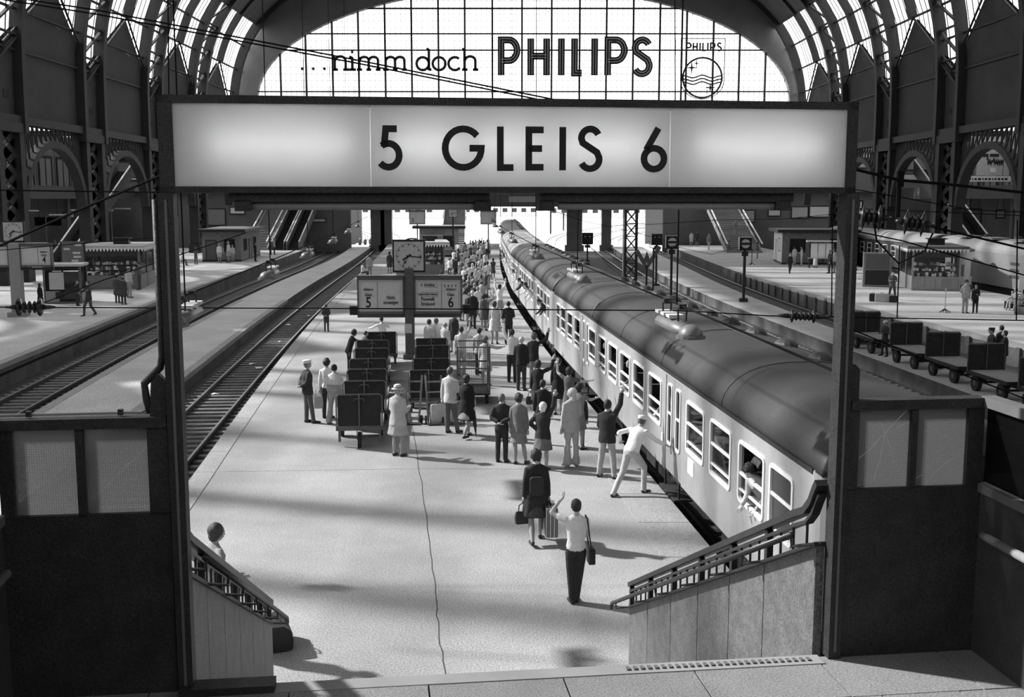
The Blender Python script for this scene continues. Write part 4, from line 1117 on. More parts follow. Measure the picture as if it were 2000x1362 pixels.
# ------------------------------------------------------------------ people
SKIN = mat('skin', .40, .55, var=.08, scale=8); STOCK = mat('stocking', .30, .6, var=.08); SHOE = mat('shoe_leather', .03, .4, var=.3); SHOEL = mat('shoe_light', .4, .5); EYE = mat('eye_dark', .02, .3, var=0); LIP = mat('lip', .16, .5, var=0)
def cloth(v): return mat('cloth_%03d' % round(v * 1000), v, .85, var=.16, scale=7, bump=.9, bscale=7)
def hairm(v): return mat('hair_%03d' % round(v * 1000), v, .6, var=.45, scale=22, bump=.8, bscale=40)
ARM = {  # upper-arm and forearm directions of the right arm; the left one is mirrored
 'down': ((.14, 0, -1), (.04, .14, -1)), 'back': ((.28, -.35, -1), (-.75, -.35, -.35)), 'up': ((.38, .2, .9), (.02, .2, 1)), 'upout': ((.85, .25, .45), (.15, .2, 1)),
 'fwd': ((.1, .9, -.4), (0, 1, .05)), 'bent': ((.16, .12, -1), (-.25, .95, .1)), 'fold': ((.25, .3, -.9), (-.95, .3, .1)), 'hip': ((.65, -.15, -.75), (-.6, .3, -.6)),
 'brow': ((.72, .45, .25), (-.62, .1, .8)), 'carry': ((.16, -.03, -1), (.06, .03, -1)), 'reach': ((.62, .7, -.3), (.45, .9, .0)), 'lap': ((.12, .5, -.9), (-.15, .9, -.2)), 'point': ((.5, .8, .1), (.4, .9, .25)), 'elbow': ((.7, -.25, -.45), (.2, .7, -.3)) }
LEGS = { # knee and ankle offsets (x, y, z) of right and left leg
 'stand': (((.095, .01, .49), (.10, -.01, .09)), ((-.095, .01, .49), (-.10, -.01, .09))), 'apart': (((.14, .01, .49), (.19, -.01, .09)), ((-.14, .01, .49), (-.19, -.01, .09))),
 'stride': (((.10, .20, .50), (.10, .24, .09)), ((-.10, -.02, .49), (-.10, -.30, .13))), 'stride2': (((.10, -.02, .49), (.10, -.30, .13)), ((-.10, .20, .50), (-.10, .24, .09))),
 'cross': (((.07, .05, .49), (.02, .04, .09)), ((-.08, .0, .49), (-.06, -.03, .09))), 'lunge': (((.12, .30, .55), (.14, .26, .09)), ((-.13, -.10, .50), (-.15, -.42, .09))), 'sit': (((.12, .43, .50), (.13, .47, .09)), ((-.12, .43, .50), (-.13, .44, .09))), 'weight': (((.10, .06, .49), (.15, .10, .09)), ((-.09, .0, .49), (-.08, -.02, .09))) }
PQ = []
def loft_ell(mb, rings, M, n=16, fold=0.0, ph=0.0):
    rr = []
    for cx, cy, z, rx, ry in rings:
        k = fold if not callable(fold) else fold(z)
        rr.append([M @ Vector((cx + rx * math.cos(2 * PI * j / n) * (1 + k * math.cos(6 * 2 * PI * j / n + ph)), cy + ry * math.sin(2 * PI * j / n) * (1 + k * math.cos(6 * 2 * PI * j / n + ph)), z)) for j in range(n)])
    mb.loft(rr)
def hand_mesh(mb, w, d, side, s):
    d = d.normalized(); up = Vector((0, 0, 1)) if abs(d.z) < .8 else Vector((0, 1, 0))
    a = d.cross(up).normalized(); b = a.cross(d).normalized()
    P_ = lambda x, y, z: w + a * (x * s) + b * (y * s) + d * (z * s)
    mb.loft([[P_(-.024, -.014, -.02), P_(.024, -.014, -.02), P_(.024, .014, -.02), P_(-.024, .014, -.02)], [P_(-.042, -.014, .05), P_(.042, -.014, .05), P_(.042, .014, .05), P_(-.042, .014, .05)], [P_(-.042, -.012, .09), P_(.042, -.012, .09), P_(.042, .012, .09), P_(-.042, .012, .09)]])
    for x, L in ((-.033, .062), (-.011, .078), (.011, .074), (.033, .055)):
        mb.tube([P_(x, 0, .08), P_(x, .012, .09 + L * .55), P_(x * .95, .034, .09 + L * .95)], [.0105 * s, .0098 * s, .008 * s], 5)
    x = -.042 * side
    mb.tube([P_(x * .8, 0, .02), P_(x * 1.55, .012, .055), P_(x * 1.6, .024, .095)], [.013 * s, .012 * s, .009 * s], 5)
def head_mesh(mb, M, s, detail=True):
    "skull with jaw, nose, eye sockets, ears; materials: 0 skin, 4 eye, 5 lip"
    n, k = 16, 12; rings = []
    for i in range(k + 1):
        th = -PI / 2 + PI * i / k; c = max(math.cos(th), .03); z = math.sin(th); ring = []
        for j in range(n):
            a = 2 * PI * j / n; x = .076 * c * math.cos(a); y = .097 * c * math.sin(a); zz = .118 * z
            f = max(math.sin(a), 0)
            if z < 0: x *= 1 - .28 * -z; y = y * (1 - .15 * -z) + .022 * -z       # jaw
            if f > .95 and -.35 < z < .1: y += .020 * (1 - abs(z + .15) / .3)      # nose
            if .7 < f < .98 and 0 < z < .25: y -= .007                             # sockets
            ring.append(M @ Vector((x * s, y * s, zz * s)))
        rings.append(ring)
    mb.cur = 0; mb.loft(rings)
    def E(c, r, m_):
        mb.cur = m_; o = len(mb.v); mb.ell(c, r, 6, 4); mb.v[o:] = [tuple(M @ (Vector(p) * s)) for p in mb.v[o:]]
    for sx in (-1, 1):
        E((sx * .030, .086, .016), (.012, .007, .008), 4); E((sx * .079, -.005, -.005), (.011, .022, .032), 0)
    E((0, .101, -.028), (.012, .016, .016), 0); E((0, .094, -.063), (.022, .006, .007), 5); mb.cur = 0
def person(label, x, y, z=0.0, face=0.0, h=1.70, top='shirt', tv=.3, sleeve='long', bot='trousers', bv=.08, hair='short', hv=.03, aL='down', aR='down', legs='stand', lean=0.0, roll=0.0,
           hy=0.0, hp=0.0, hat=None, hatv=.6, shoe=None, stock=True, wide=1.0, group=None, vox=None, half=False, twist=0.0, extra=None, fem=False):
    s = h / 1.74; vox = vox or (.021 if y < 34 else .026 if y < 60 else .032)
    mb = MB(); SG = []        # classification: (tag, p, q, r0, r1, ell)
    S = lambda *v: Vector(v)
    drop = .42 if legs == 'sit' else 0.0
    hipc = S(0, 0, .92 - drop)
    T = Matrix.Translation(hipc) @ Matrix.Rotation(-lean, 4, 'X') @ Matrix.Rotation(roll, 4, 'Y') @ Matrix.Rotation(twist, 4, 'Z') @ Matrix.Translation(S(0, 0, -.92))
    I4 = Matrix.Translation(S(0, 0, -drop))
    w = wide; sh = .175 if fem else .19
    torso = [(0, 0, .80, .10 * w, .08), (0, -.005, .86, .155 * w, .105 * w), (0, -.01, .93, .162 * w, .115 * w), (0, 0, 1.05, (.125 if fem else .14) * w, .095 * w), (0, .005, 1.18, .145 * w, .108 * w), (0, .005, 1.30, .165 * w, .11 * w), (0, -.005, 1.40, sh * .98, .085), (0, -.01, 1.445, .12, .065), (0, -.005, 1.47, .065, .055)]
    loft_ell(mb, torso, T)
    tops = [r for r in torso if r[2] >= .93]
    SG.append(('E', 1, T, [(a, b, c, d, e) for a, b, c, d, e in torso if c >= .90]))
    if bot in ('trousers', 'flare', 'shorts'): SG.append(('E', 2, T, torso[:3]))
    mb.tube([T @ S(0, -.012, 1.43), T @ S(0, -.004, 1.50), T @ S(0, .004, 1.56)], [.056, .052, .052], 10); SG.append(('T', 0, T @ S(0, -.006, 1.475), T @ S(0, .004, 1.56), .053, .053))
    if top in ('jacket', 'coat', 'poncho', 'suit'):
        hem = {'jacket': .80, 'coat': .50, 'poncho': .98, 'suit': .78}[top]; k = {'jacket': 1.0, 'coat': 1.05, 'poncho': 1.1, 'suit': 1.0}[top]
        jr = [(0, 0, hem, (.185 + .05 * (top == 'coat') + .05 * (top == 'poncho')) * w * k, (.135 + .03 * (top != 'jacket')) * w * k), (0, 0, hem + .01, (.187 + .05 * (top == 'coat') + .05 * (top == 'poncho')) * w * k, (.138 + .03 * (top != 'jacket')) * w * k), (0, 0, max(.92, hem + .06), .180 * w * k, .13 * w * k), (0, 0, 1.07, (.15 if fem else .163) * w * k, .115 * w), (0, .005, 1.20, .165 * w, .122 * w), (0, .005, 1.31, .18 * w, .122 * w), (0, -.005, 1.41, sh * 1.06, .095), (0, -.01, 1.455, .13, .075), (0, -.01, 1.478, .075, .064)]
        loft_ell(mb, jr, T, fold=lambda z: .035 if z < .9 else .012, ph=random.random() * 6); SG.append(('E', 1, T, jr))
    elif top == 'shirt' and bot != 'dress':
        jr = [(0, -.005, .90, .160 * w, .118 * w), (0, -.005, .96, .164 * w, .120 * w), (0, 0, 1.07, (.140 if fem else .152) * w, .106 * w), (0, .005, 1.20, .155 * w, .115 * w), (0, .005, 1.31, .170 * w, .115 * w), (0, -.005, 1.40, sh, .088)]
        loft_ell(mb, jr, T, fold=.02, ph=random.random() * 6); SG.append(('E', 1, T, jr))
    Ts = T if legs != 'sit' else I4
    if bot in ('skirt', 'dress', 'long') and legs != 'sit':
        hem = {'skirt': .53, 'dress': .56, 'long': .20}[bot]
        sk = [(0, 0, hem, .225 * w, .185 * w), (0, 0, hem + .012, .228 * w, .187 * w), (0, 0, .72, .195 * w, .155 * w), (0, -.005, .90, .172 * w, .125 * w), (0, 0, 1.04, .135 * w, .10 * w)]
        loft_ell(mb, sk, T if lean < .2 else Matrix.Translation(S(0, 0, -drop)), fold=lambda z: .03 if z < .8 else .0, ph=random.random() * 6)
        SG.append(('E', 2 if bot != 'dress' else 1, T if lean < .2 else I4, sk))
    # legs
    skinleg = bot in ('skirt', 'dress', 'shorts') or (bot == 'long')
    if not half:
        for sx, (kn, an) in zip((1, -1), LEGS[legs]):
            hp_ = S(sx * .088, 0, .88 - drop); kn = S(*kn); an = S(*an)
            if skinleg: r = (.078, .056, .058, .036)
            else: r = (.094, .072, .064 if bot == 'trousers' else .075, .058 if bot == 'trousers' else .105)
            mid = kn * .45 + an * .55
            end = an + S(0, 0, -.03 if not skinleg else 0)
            mb.tube([hp_, kn, mid, end], list(r), 10)
            tg = 6 if skinleg else 2
            SG += [('T', tg, hp_, kn, r[0], r[1]), ('T', tg, kn, mid, r[1], r[2]), ('T', tg, mid, end, r[2], r[3])]
            if bot == 'shorts': SG.append(('T', 2, hp_, hp_ * .4 + kn * .6, .1, .1)); mb.tube([hp_, hp_ * .4 + kn * .6], [.1, .1], 10)
            f0 = an + S(0, -.055, -.055); f1 = an + S(sx * .015, .09, -.062); f2 = an + S(sx * .03, .185, -.07)
            mb.tube([f0 + S(0, -.01, .0), f0, f1, f2, f2 + S(0, .02, 0)], [.022, .04, .042, .034, .02], 8)
            mb.tube([an + S(0, -.01, -.01), an + S(0, 0, -.06)], [.038, .042], 8)
            SG.append(('T', 3, f0, f2, .046, .04))
    # arms
    hands = []
    for sx, nm in ((1, aR), (-1, aL)):
        U, F = ARM[nm]; R3 = T.to_3x3()
        U = (R3 @ S(sx * U[0], U[1], U[2])).normalized(); F = (R3 @ S(sx * F[0], F[1], F[2])).normalized()
        p0 = T @ S(sx * (sh - .02), -.005, 1.395); p1 = p0 + U * .285; p2 = p1 + F * .245
        add = .012 if sleeve == 'long' else 0; j = .012 if top in ('jacket', 'coat', 'suit') else 0
        ru = (.058 + j * .6, .044 + add + j * .6); rf = (.043 + add + j * .6, .03 + add + j)
        mb.tube([p0 - U * .02, p0, p1], [ru[0] * .8, ru[0], ru[1]], 10); mb.tube([p1 - F * .01, p1, p2], [ru[1], rf[0], rf[1]], 10)
        if sleeve == 'none': SG.append(('T', 0, p0 + U * .05, p1, ru[0], ru[1]))
        elif sleeve == 'short': mb.tube([p0, p0 * .5 + p1 * .5], [.064, .062], 10); SG += [('T', 1, p0, p0 * .5 + p1 * .5, .066, .066), ('T', 0, p0 * .48 + p1 * .52, p1, ru[0], ru[1])]
        else: SG.append(('T', 1, p0, p1, ru[0], ru[1]))
        SG.append(('T', 1 if sleeve == 'long' else 0, p1, p2, rf[0], rf[1]))
        hands.append((p2, F, sx))
    if top == 'poncho':
        pr = [(0, 0, 1.16, .30, .17), (0, 0, 1.17, .305, .175), (0, 0, 1.30, .27, .15), (0, -.005, 1.42, .20, .10), (0, -.01, 1.47, .09, .075)]
        loft_ell(mb, pr, T, fold=.03); SG.append(('E', 7, T, pr))
    raw = mb.mesh('raw'); ro = bpy.data.objects.new('raw', raw); col.objects.link(ro)
    md = ro.modifiers.new('r', 'REMESH'); md.mode = 'VOXEL'; md.voxel_size = vox / s
    sm = ro.modifiers.new('s', 'SMOOTH'); sm.iterations = 3; sm.factor = .45
    # head, hands and accessories, joined to the same body
    hb = MB()
    HM = T @ Matrix.Translation(S(0, .022, 1.606)) @ Matrix.Rotation(hy, 4, 'Z') @ Matrix.Rotation(hp, 4, 'X')
    head_mesh(hb, HM, 1.0)
    for p2, F, sx in hands: hb.cur = 0; hand_mesh(hb, p2, F, sx, 1.0)
    PQ.append(dict(label=label, loc=(x, y, z), face=face, s=s, raw=ro, SG=SG, hb=hb, HM=HM, tv=tv, bv=bv, hair=hair, hv=hv, hat=hat, hatv=hatv, shoe=shoe, group=group, stock=stock, T=T, extra=extra, top=top))
    wp = []
    Mw = Matrix.Translation((x, y, z)) @ Matrix.Rotation(R(face), 4, 'Z') @ Matrix.Scale(s, 4)
    return [Mw @ (p2 + F * .09) for p2, F, sx in hands]      # world positions of right and left hand
def seg_d(P, a, b, r0, r1):
    a = np.array(a); b = np.array(b); ab = b - a; t = np.clip(((P - a) @ ab) / max(ab @ ab, 1e-9), 0, 1)
    return np.linalg.norm(P - a - t[:, None] * ab, axis=1) - (r0 + (r1 - r0) * t)
def ell_d(P, T, rings):
    Ti = np.array(T.inverted()); Q = P @ Ti[:3, :3].T + Ti[:3, 3]
    zs = np.array([r[2] for r in rings]); rx = np.interp(Q[:, 2], zs, [r[3] for r in rings]); ry = np.interp(Q[:, 2], zs, [r[4] for r in rings])
    d = (np.sqrt((Q[:, 0] / rx) ** 2 + (Q[:, 1] / ry) ** 2) - 1) * np.minimum(rx, ry)
    out = np.maximum(zs[0] - Q[:, 2], Q[:, 2] - zs[-1]); return np.where(out > 0, np.maximum(d, 0) + out * 1.5, d)
def hair_mesh(style, HM, k):
    m = MB(); rr = random.Random(k)
    def blob(c, r, noise=0.0, n=12, mm=8):
        o = len(m.v); m.ell(c, r, n, mm)
        for i in range(o, len(m.v)):
            p = Vector(m.v[i]); q = (p - Vector(c)); p = Vector(c) + q * (1 + rr.uniform(-noise, noise)); m.v[i] = tuple(HM @ p)
    if style == 'short': blob((0, -.022, .030), (.087, .097, .100), .035); blob((0, -.052, -.028), (.074, .048, .05), .03)
    elif style == 'bob': blob((0, -.026, .026), (.104, .106, .112), .05); blob((0, -.05, -.05), (.088, .065, .075), .03)
    elif style == 'curly': blob((0, -.020, .028), (.108, .108, .120), .14, 14, 9)
    elif style == 'long': blob((0, -.026, .026), (.096, .102, .105), .025); blob((0, -.06, -.10), (.09, .05, .14), .03)
    elif style == 'bun': blob((0, -.024, .026), (.088, .098, .102), .02); blob((0, -.09, .075), (.05, .05, .05), .04)
    elif style == 'thin': blob((0, -.034, .008), (.083, .085, .088), .01)
    return m
def hat_parts(hat, v, HM, par):
    C = cloth(v)
    def lathe(pr, n=18, sy=1.15, dz=0, tiltm=None):
        mm = MB(); mm.loft([[HM @ Vector((r_ * math.cos(2 * PI * j / n), r_ * sy * math.sin(2 * PI * j / n) - .012, z_)) for j in range(n)] for r_, z_ in pr]); return mm
    if hat == 'brim': lathe([(.14, .035), (.145, .045), (.10, .062), (.093, .075), (.088, .13), (.06, .148), (.02, .15)]).build('hat', C, par, True); lathe([(.095, .064), (.095, .086)]).build('hat_band', cloth(.06), par)
    elif hat == 'small': lathe([(.09, .05), (.094, .075), (.08, .12), (.02, .135)]).build('hat', C, par, True)
    else:   # peaked cap
        lathe([(.088, .045), (.09, .075), (.112 if hat == 'uniform' else .092, .105), (.108 if hat == 'uniform' else .085, .125), (.02, .135)]).build('cap', C, par, True)
        mm = MB(); mm.loft([[HM @ Vector((.07 * a, .085 + b, .05 + c)) for a, b, c in ((-1, -.02, 0), (-.6, .045, -.012), (0, .07, -.018), (.6, .045, -.012), (1, -.02, 0))], [HM @ Vector((.07 * a, .085 + b, .058 + c)) for a, b, c in ((-1, -.02, 0), (-.6, .045, -.012), (0, .07, -.018), (.6, .045, -.012), (1, -.02, 0))]]); mm.build('cap_peak', SHOE if hat == 'uniform' else C, par)
def finish_people():
    dg = bpy.context.evaluated_depsgraph_get()
    for k, q in enumerate(PQ):
        ev = q['raw'].evaluated_get(dg); me = ev.to_mesh()
        nv = len(me.vertices); V = np.empty(nv * 3, np.float32); me.vertices.foreach_get('co', V); V = V.reshape(-1, 3)
        npol = len(me.polygons); L = np.empty(len(me.loops), np.int32); me.loops.foreach_get('vertex_index', L); L = L.reshape(npol, -1)
        ev.to_mesh_clear()
        Cn = V[L].mean(1).astype(float)
        D = []; tags = []
        for g_ in q['SG']:
            tags.append(g_[1]); D.append(seg_d(Cn, g_[2], g_[3], g_[4], g_[5]) if g_[0] == 'T' else ell_d(Cn, g_[2], g_[3]))
        ti = np.array(tags)[np.argmin(np.abs(np.array(D)) * .2 + np.maximum(np.array(D), -.03), axis=0)]
        hb = q['hb']; o = nv
        vs = V.tolist() + [tuple(p) for p in hb.v]; fs = L.tolist() + [tuple(i + o for i in f) for f in hb.f]
        bm_ = bpy.data.meshes.new('body'); bm_.from_pydata(vs, [], fs)
        mats = [SKIN, cloth(q['tv']), cloth(q['bv']), q['shoe'] or SHOE, EYE, LIP, STOCK if q['stock'] else SKIN, cloth(min(q['tv'] * 1.6, .85))]
        for mm in mats: bm_.materials.append(mm)
        bm_.polygons.foreach_set('material_index', ti.tolist() + hb.m); bm_.polygons.foreach_set('use_smooth', [True] * len(bm_.polygons))
        fixn(bm_)
        t = thing('person', q['label'], 'person', q['loc'], R(q['face']), q['group']); t.scale = (q['s'],) * 3
        link('body', bm_, t)
        if q['hair']: hair_mesh(q['hair'], q['HM'], k).build('hair', hairm(q['hv']), t, True)
        if q['hat']: hat_parts(q['hat'], q['hatv'], q['HM'], t)
        if q['extra']: q['extra'](t, q['T'])
        rm = q['raw'].data; bpy.data.objects.remove(q['raw']); bpy.data.meshes.remove(rm)
        me2 = None
def HF(px, head_py, feet_py, z=0.0):
    "ground point and height of somebody whose head top and feet are seen at these rows"
    p = G(px, feet_py, z); hh = AY(px, head_py, p.y).z - z
    return p.x, p.y, hh
def HT(px, head_py, h=1.70, z=0.0):
    "ground point of somebody h tall whose head top is seen there"
    p = G(px, head_py, z + h); return p.x, p.y, h
def bag_strap(v, side=1, low=.95, y=-.02, wd=.3, hgt=.26, dp=.09):
    "shoulder bag worn by the person"
    def f(t, T):
        b = MB(); b.prism(rrect(-wd / 2, wd / 2, low - hgt, low, .05, 3), 'x', side * .20, side * (.20 + dp)); b.build('shoulder_bag', mat('bag_%d' % round(v * 100), v, .5, var=.2), t)
        b = MB(); b.tube([(side * .23, -wd * .4, low - .02), (side * .17, -.06, 1.42), (side * .15, .0, 1.46), (side * .17, .06, 1.40), (side * .23, wd * .4, low - .02)], .012, 6); b.build('bag_strap', mat('bag_%d' % round(v * 100), v, .5, var=.2), t)
    return f
# ---- the people one by one
def P(label, pos, **k): return person(label, pos[0], pos[1], k.pop('z', 0.0), h=k.pop('h', pos[2]), **k)
# foreground
P('person in white T-shirt and dark trousers shading the eyes near the right stair rail', HF(1124, 974, 1178), face=8, fem=True, top='shirt', tv=.72, sleeve='short', bot='trousers', bv=.035, hair='short', hv=.03, aL='brow', aR='bent', legs='cross', extra=bag_strap(.02, 1, .92))
x, y, h_ = HF(1047, 878, 1060)
hd = P('person in dark coat walking with a suitcase and handbag toward the train', (x, y, h_), face=6, fem=True, top='coat', tv=.025, bot='skirt', bv=.06, hair='curly', hv=.03, aL='carry', aR='carry', legs='stride', wide=1.1, extra=lambda t, T: MB().prism(rrect(-.14, .10, .95, 1.28, .05, 3), 'y', -.27, -.17).build('shoulder_bag', LEATH, t))
suitcase((hd[0].x + .03, hd[0].y - .02, hd[0].z - .60), R(96), LEATM, 'mid-grey hard suitcase with metal bands carried by the person in the dark coat', .66, .54, .2)
handbag((hd[1].x - .02, hd[1].y, hd[1].z - .40), R(15), LEATH, 'small dark handbag carried by the person in the dark coat')
P('person with tousled hair leaning behind the left stair railing', HT(409, 1023, 1.78), face=-50, top='shirt', tv=.30, bot='trousers', bv=.12, hair='bob', hv=.06, aL='down', aR='elbow', lean=.12, wide=1.18)
# mid platform, left
P('person in railway uniform and white-topped cap standing with hands behind the back', HF(602, 703, 826), face=-60, top='jacket', tv=.04, bot='trousers', bv=.10, hair='short', hv=.2, aL='back', aR='back', legs='weight', hat='uniform', hatv=.75, wide=1.12)
P('person in pale fringed poncho and wide trousers seen from behind', HF(655, 711, 829), face=-14, fem=True, top='poncho', tv=.36, sleeve='none', bot='flare', bv=.32, hair='bun', hv=.025, aL='down', aR='down', legs='apart')
x, y, h_ = HF(636, 703, 822)
hd = P('person in white blouse partly hidden behind the fringed poncho', (x, y + .35, 1.7), face=-10, fem=True, top='shirt', tv=.75, bot='trousers', bv=.05, hair='curly', hv=.03, aL='carry')
handbag((hd[1].x - .02, hd[1].y - .12, .30), R(10), LEATL, 'pale handbag held beside the person in the fringed poncho', .26, .34, .1, .26)
P('person in light suit and hat standing beside the front luggage cart', HF(778, 752, 891), face=-25, fem=True, top='suit', tv=.42, bot='skirt', bv=.38, hair='short', hv=.3, aL='bent', aR='bent', hat='brim', hatv=.5, wide=1.18)
P('person standing alone at the left platform edge, hands behind the back', HF(638, 594, 648), face=0, top='jacket', tv=.05, bot='trousers', bv=.06, hair='short', hv=.06, aL='back', aR='back')
# around the carts
P('person in long pale jacket beside the light suitcase', HF(880, 716, 846), face=-28, top='jacket', tv=.55, bot='trousers', bv=.12, hair='short', hv=.1, aL='carry', aR='bent', legs='weight')
suitcase((G(862, 829).x, G(862, 829).y + .1, 0), R(18), LEATL, 'pale grey suitcase standing on the platform beside the sack trucks', .62, .56, .2, trim=MIDG)
hd = P('person in black cape coat carrying an umbrella and a white bag', HF(912, 731, 855), face=-30, fem=True, top='coat', tv=.012, bot='skirt', bv=.3, hair='bob', hv=.025, aL='bent', aR='carry', legs='stride2', wide=1.15, h=1.66)
t = thing('umbrella', 'furled black umbrella hanging from the person in the black cape coat', 'umbrella', (hd[0].x, hd[0].y, hd[0].z)); b = MB(); b.tube([(0, 0, .05), (.0, 0, -.08), (.03, -.01, -.35), (.06, -.02, -.68)], [.012, .03, .05, .008], 10); b.build('canopy', LEATH, t); b = MB(); b.tube([(0, 0, .03), (0, 0, .12), (.02, 0, .15), (.05, 0, .13)], .012, 6); b.build('handle', LEATM, t); b = MB(); b.tube([(.06, -.02, -.68), (.065, -.02, -.76)], .006, 5); b.build('tip', CHROME, t)
handbag((hd[1].x, hd[1].y, hd[1].z - .42), R(-20), WHITE, 'white bag on the arm of the person in the black cape coat', .3, .34, .1, .1)
P('person in dark blue jacket bending over the carts left of the clock pillar', HF(710, 646, 722), face=-70, top='jacket', tv=.06, bot='trousers', bv=.035, hair='short', hv=.05, aL='lap', aR='reach', lean=.18)
P('dark-clad person stooping between the carts and the left board', (-5.75, 38.3, 1.6), face=-80, top='jacket', tv=.02, bot='trousers', bv=.03, hair='curly', hv=.03, aL='reach', lean=.3)
P('person in bright white shirt bending below the track 5 board', HT(748, 618, 1.6), face=30, top='shirt', tv=.8, bot='trousers', bv=.1, hair='short', hv=.04, aL='reach', aR='reach', lean=.25, wide=1.1)
P('person in pale jacket below the track 6 board, nearest the pillar', HT(838, 623, 1.68), face=-35, top='jacket', tv=.5, bot='trousers', bv=.06, hair='short', hv=.05)
P('person in white shirt below the track 6 board', HT(852, 621, 1.7), face=-30, top='shirt', tv=.8, bot='trousers', bv=.08, hair='short', hv=.12)
P('balding person in light jacket behind the right luggage carts', HT(869, 629, 1.6), face=-35, top='jacket', tv=.55, bot='trousers', bv=.2, hair='thin', hv=.3)
P('person in dark dress farther back below the track 6 board', HT(886, 610, 1.62), face=160, fem=True, top='shirt', tv=.05, bot='skirt', bv=.05, hair='bob', hv=.03)
# by the train, near
P('person with hands clasped behind a dark jacket, leftmost of the waving group', HF(980, 768, 903), face=-14, top='jacket', tv=.03, bot='trousers', bv=.035, hair='short', hv=.14, aL='back', aR='back', extra=None)
P('person in grey suit and skirt beside the dark jacket', HF(1013, 769, 907), face=-18, fem=True, top='suit', tv=.17, bot='skirt', bv=.20, hair='curly', hv=.04, aL='down', aR='down', legs='weight')
P('white-haired person in dark jacket waving the right arm high', HF(1060, 785, 918), face=-22, fem=True, top='jacket', tv=.03, bot='skirt', bv=.14, hair='bob', hv=.75, aL='hip', aR='up', wide=1.15)
P('fair-haired person in pale trouser suit gazing along the train', HF(1116, 757, 912), face=22, fem=True, top='suit', tv=.42, bot='flare', bv=.42, hair='long', hv=.5, aL='down', aR='bent', hy=.7)
P('person in dark clothes half hidden behind the pale trouser suit', HF(1131, 762, 876), face=-15, top='jacket', tv=.04, bot='trousers', bv=.03, hair='short', hv=.05)
P('person in dark jacket and pale trousers waving close to the train', HF(1185, 780, 934), face=-34, top='jacket', tv=.025, bot='trousers', bv=.36, hair='short', hv=.03, aL='bent', aR='up', legs='apart', wide=1.12)
P('person in white jacket and cap leaning to the coach door', HF(1232, 824, 966), face=-42, top='shirt', tv=.75, bot='trousers', bv=.48, hair='short', hv=.1, aL='elbow', aR='reach', legs='lunge', lean=.55, h=1.74, hat='cap', hatv=.7, wide=1.12, hp=.35)
# by the train, middle group
hd = P('white-haired person in dark jacket with a bag under the arm', HF(1018, 656, 763), face=-18, top='jacket', tv=.025, bot='trousers', bv=.05, hair='thin', hv=.6, aL='bent', aR='down')
P('person in white shirt waving one straight arm above the group', HF(1000, 642, 747), face=-12, top='shirt', tv=.78, bot='trousers', bv=.04, hair='short', hv=.05, aL='up', aR='bent')
P('person in dark jacket with raised hand next to the white-haired one', HT(1043, 650, 1.74), face=-25, top='jacket', tv=.03, bot='trousers', bv=.3, hair='curly', hv=.14, aL='down', aR='upout')
hd = P('person in dark jacket reaching up, small black handbag hanging', HT(1051, 703, 1.66), face=-24, fem=True, top='jacket', tv=.02, bot='skirt', bv=.03, hair='bob', hv=.03, aL='carry', aR='upout')
handbag((hd[1].x, hd[1].y, hd[1].z - .36), R(10), LEATH, 'small black handbag on the arm of a waving person in the middle group')
P('broad dark back of the person in front of the small handbag', HT(1060, 741, 1.66), face=-15, top='jacket', tv=.02, bot='trousers', bv=.02, hair='short', hv=.03)
P('person in long black coat right of the small handbag', HT(1091, 697, 1.68), face=-22, fem=True, top='coat', tv=.015, bot='skirt', bv=.03, hair='short', hv=.04, aR='bent')
P('person stretching an arm toward the open coach windows', HT(1112, 716, 1.66), face=-30, fem=True, top='shirt', tv=.10, sleeve='short', bot='skirt', bv=.1, hair='bob', hv=.03, aL='upout', aR='reach')
P('person with dark hair close to the coach wall in the middle group', HT(1131, 748, 1.66), face=-40, fem=True, top='shirt', tv=.25, sleeve='short', bot='skirt', bv=.2, hair='bob', hv=.03, aR='fwd')
P('person in light shirt with back turned, left arm up, beyond the cage trolley', HT(901, 637, 1.74), face=-10, top='shirt', tv=.62, sleeve='short', bot='trousers', bv=.5, hair='short', hv=.05, aL='down', aR='up', wide=1.1)
P('person in tan jacket, left of two behind the cage trolley', HT(936, 640, 1.68), face=-15, top='jacket', tv=.42, bot='trousers', bv=.04, hair='short', hv=.03)
hd = P('person in pale checked coat holding out an arm behind the cage trolley', HT(948, 656, 1.66), face=-20, fem=True, top='coat', tv=.5, bot='skirt', bv=.4, hair='bob', hv=.1, aL='carry', aR='reach')
handbag((hd[1].x, hd[1].y, hd[1].z - .36), R(10), LEATH, 'black handbag hanging behind the cage trolley')
P('person in sleeveless pale dress seen from behind', HF(966, 588, 672), face=-5, fem=True, top='shirt', tv=.55, sleeve='none', bot='skirt', bv=.52, hair='bob', hv=.05, aL='down', aR='down', wide=1.1)
P('person in dark suit right of the sleeveless pale dress', HF(993, 588, 672), face=-12, top='jacket', tv=.03, bot='trousers', bv=.03, hair='short', hv=.02, aR='bent')
P('person in dark shift dress with bare arms near the track 6 board', HF(945, 574, 646), face=-8, fem=True, top='shirt', tv=.10, sleeve='none', bot='skirt', bv=.10, hair='bob', hv=.03, aR='upout')
P('grey-haired person in dark jacket beside the track 6 board', HF(923, 567, 642), face=-8, top='jacket', tv=.025, bot='trousers', bv=.04, hair='short', hv=.6)
P('person in white blouse raising a straight arm beyond the pale dress', HF(976, 555, 622), face=-15, fem=True, top='shirt', tv=.8, bot='skirt', bv=.3, hair='bob', hv=.03, aL='up', aR='up')
P('person with raised elbow in patterned shirt left of the white blouse', HF(950, 553, 640), face=-12, fem=True, top='shirt', tv=.2, sleeve='short', bot='skirt', bv=.06, hair='curly', hv=.04, aR='brow', h=1.62)
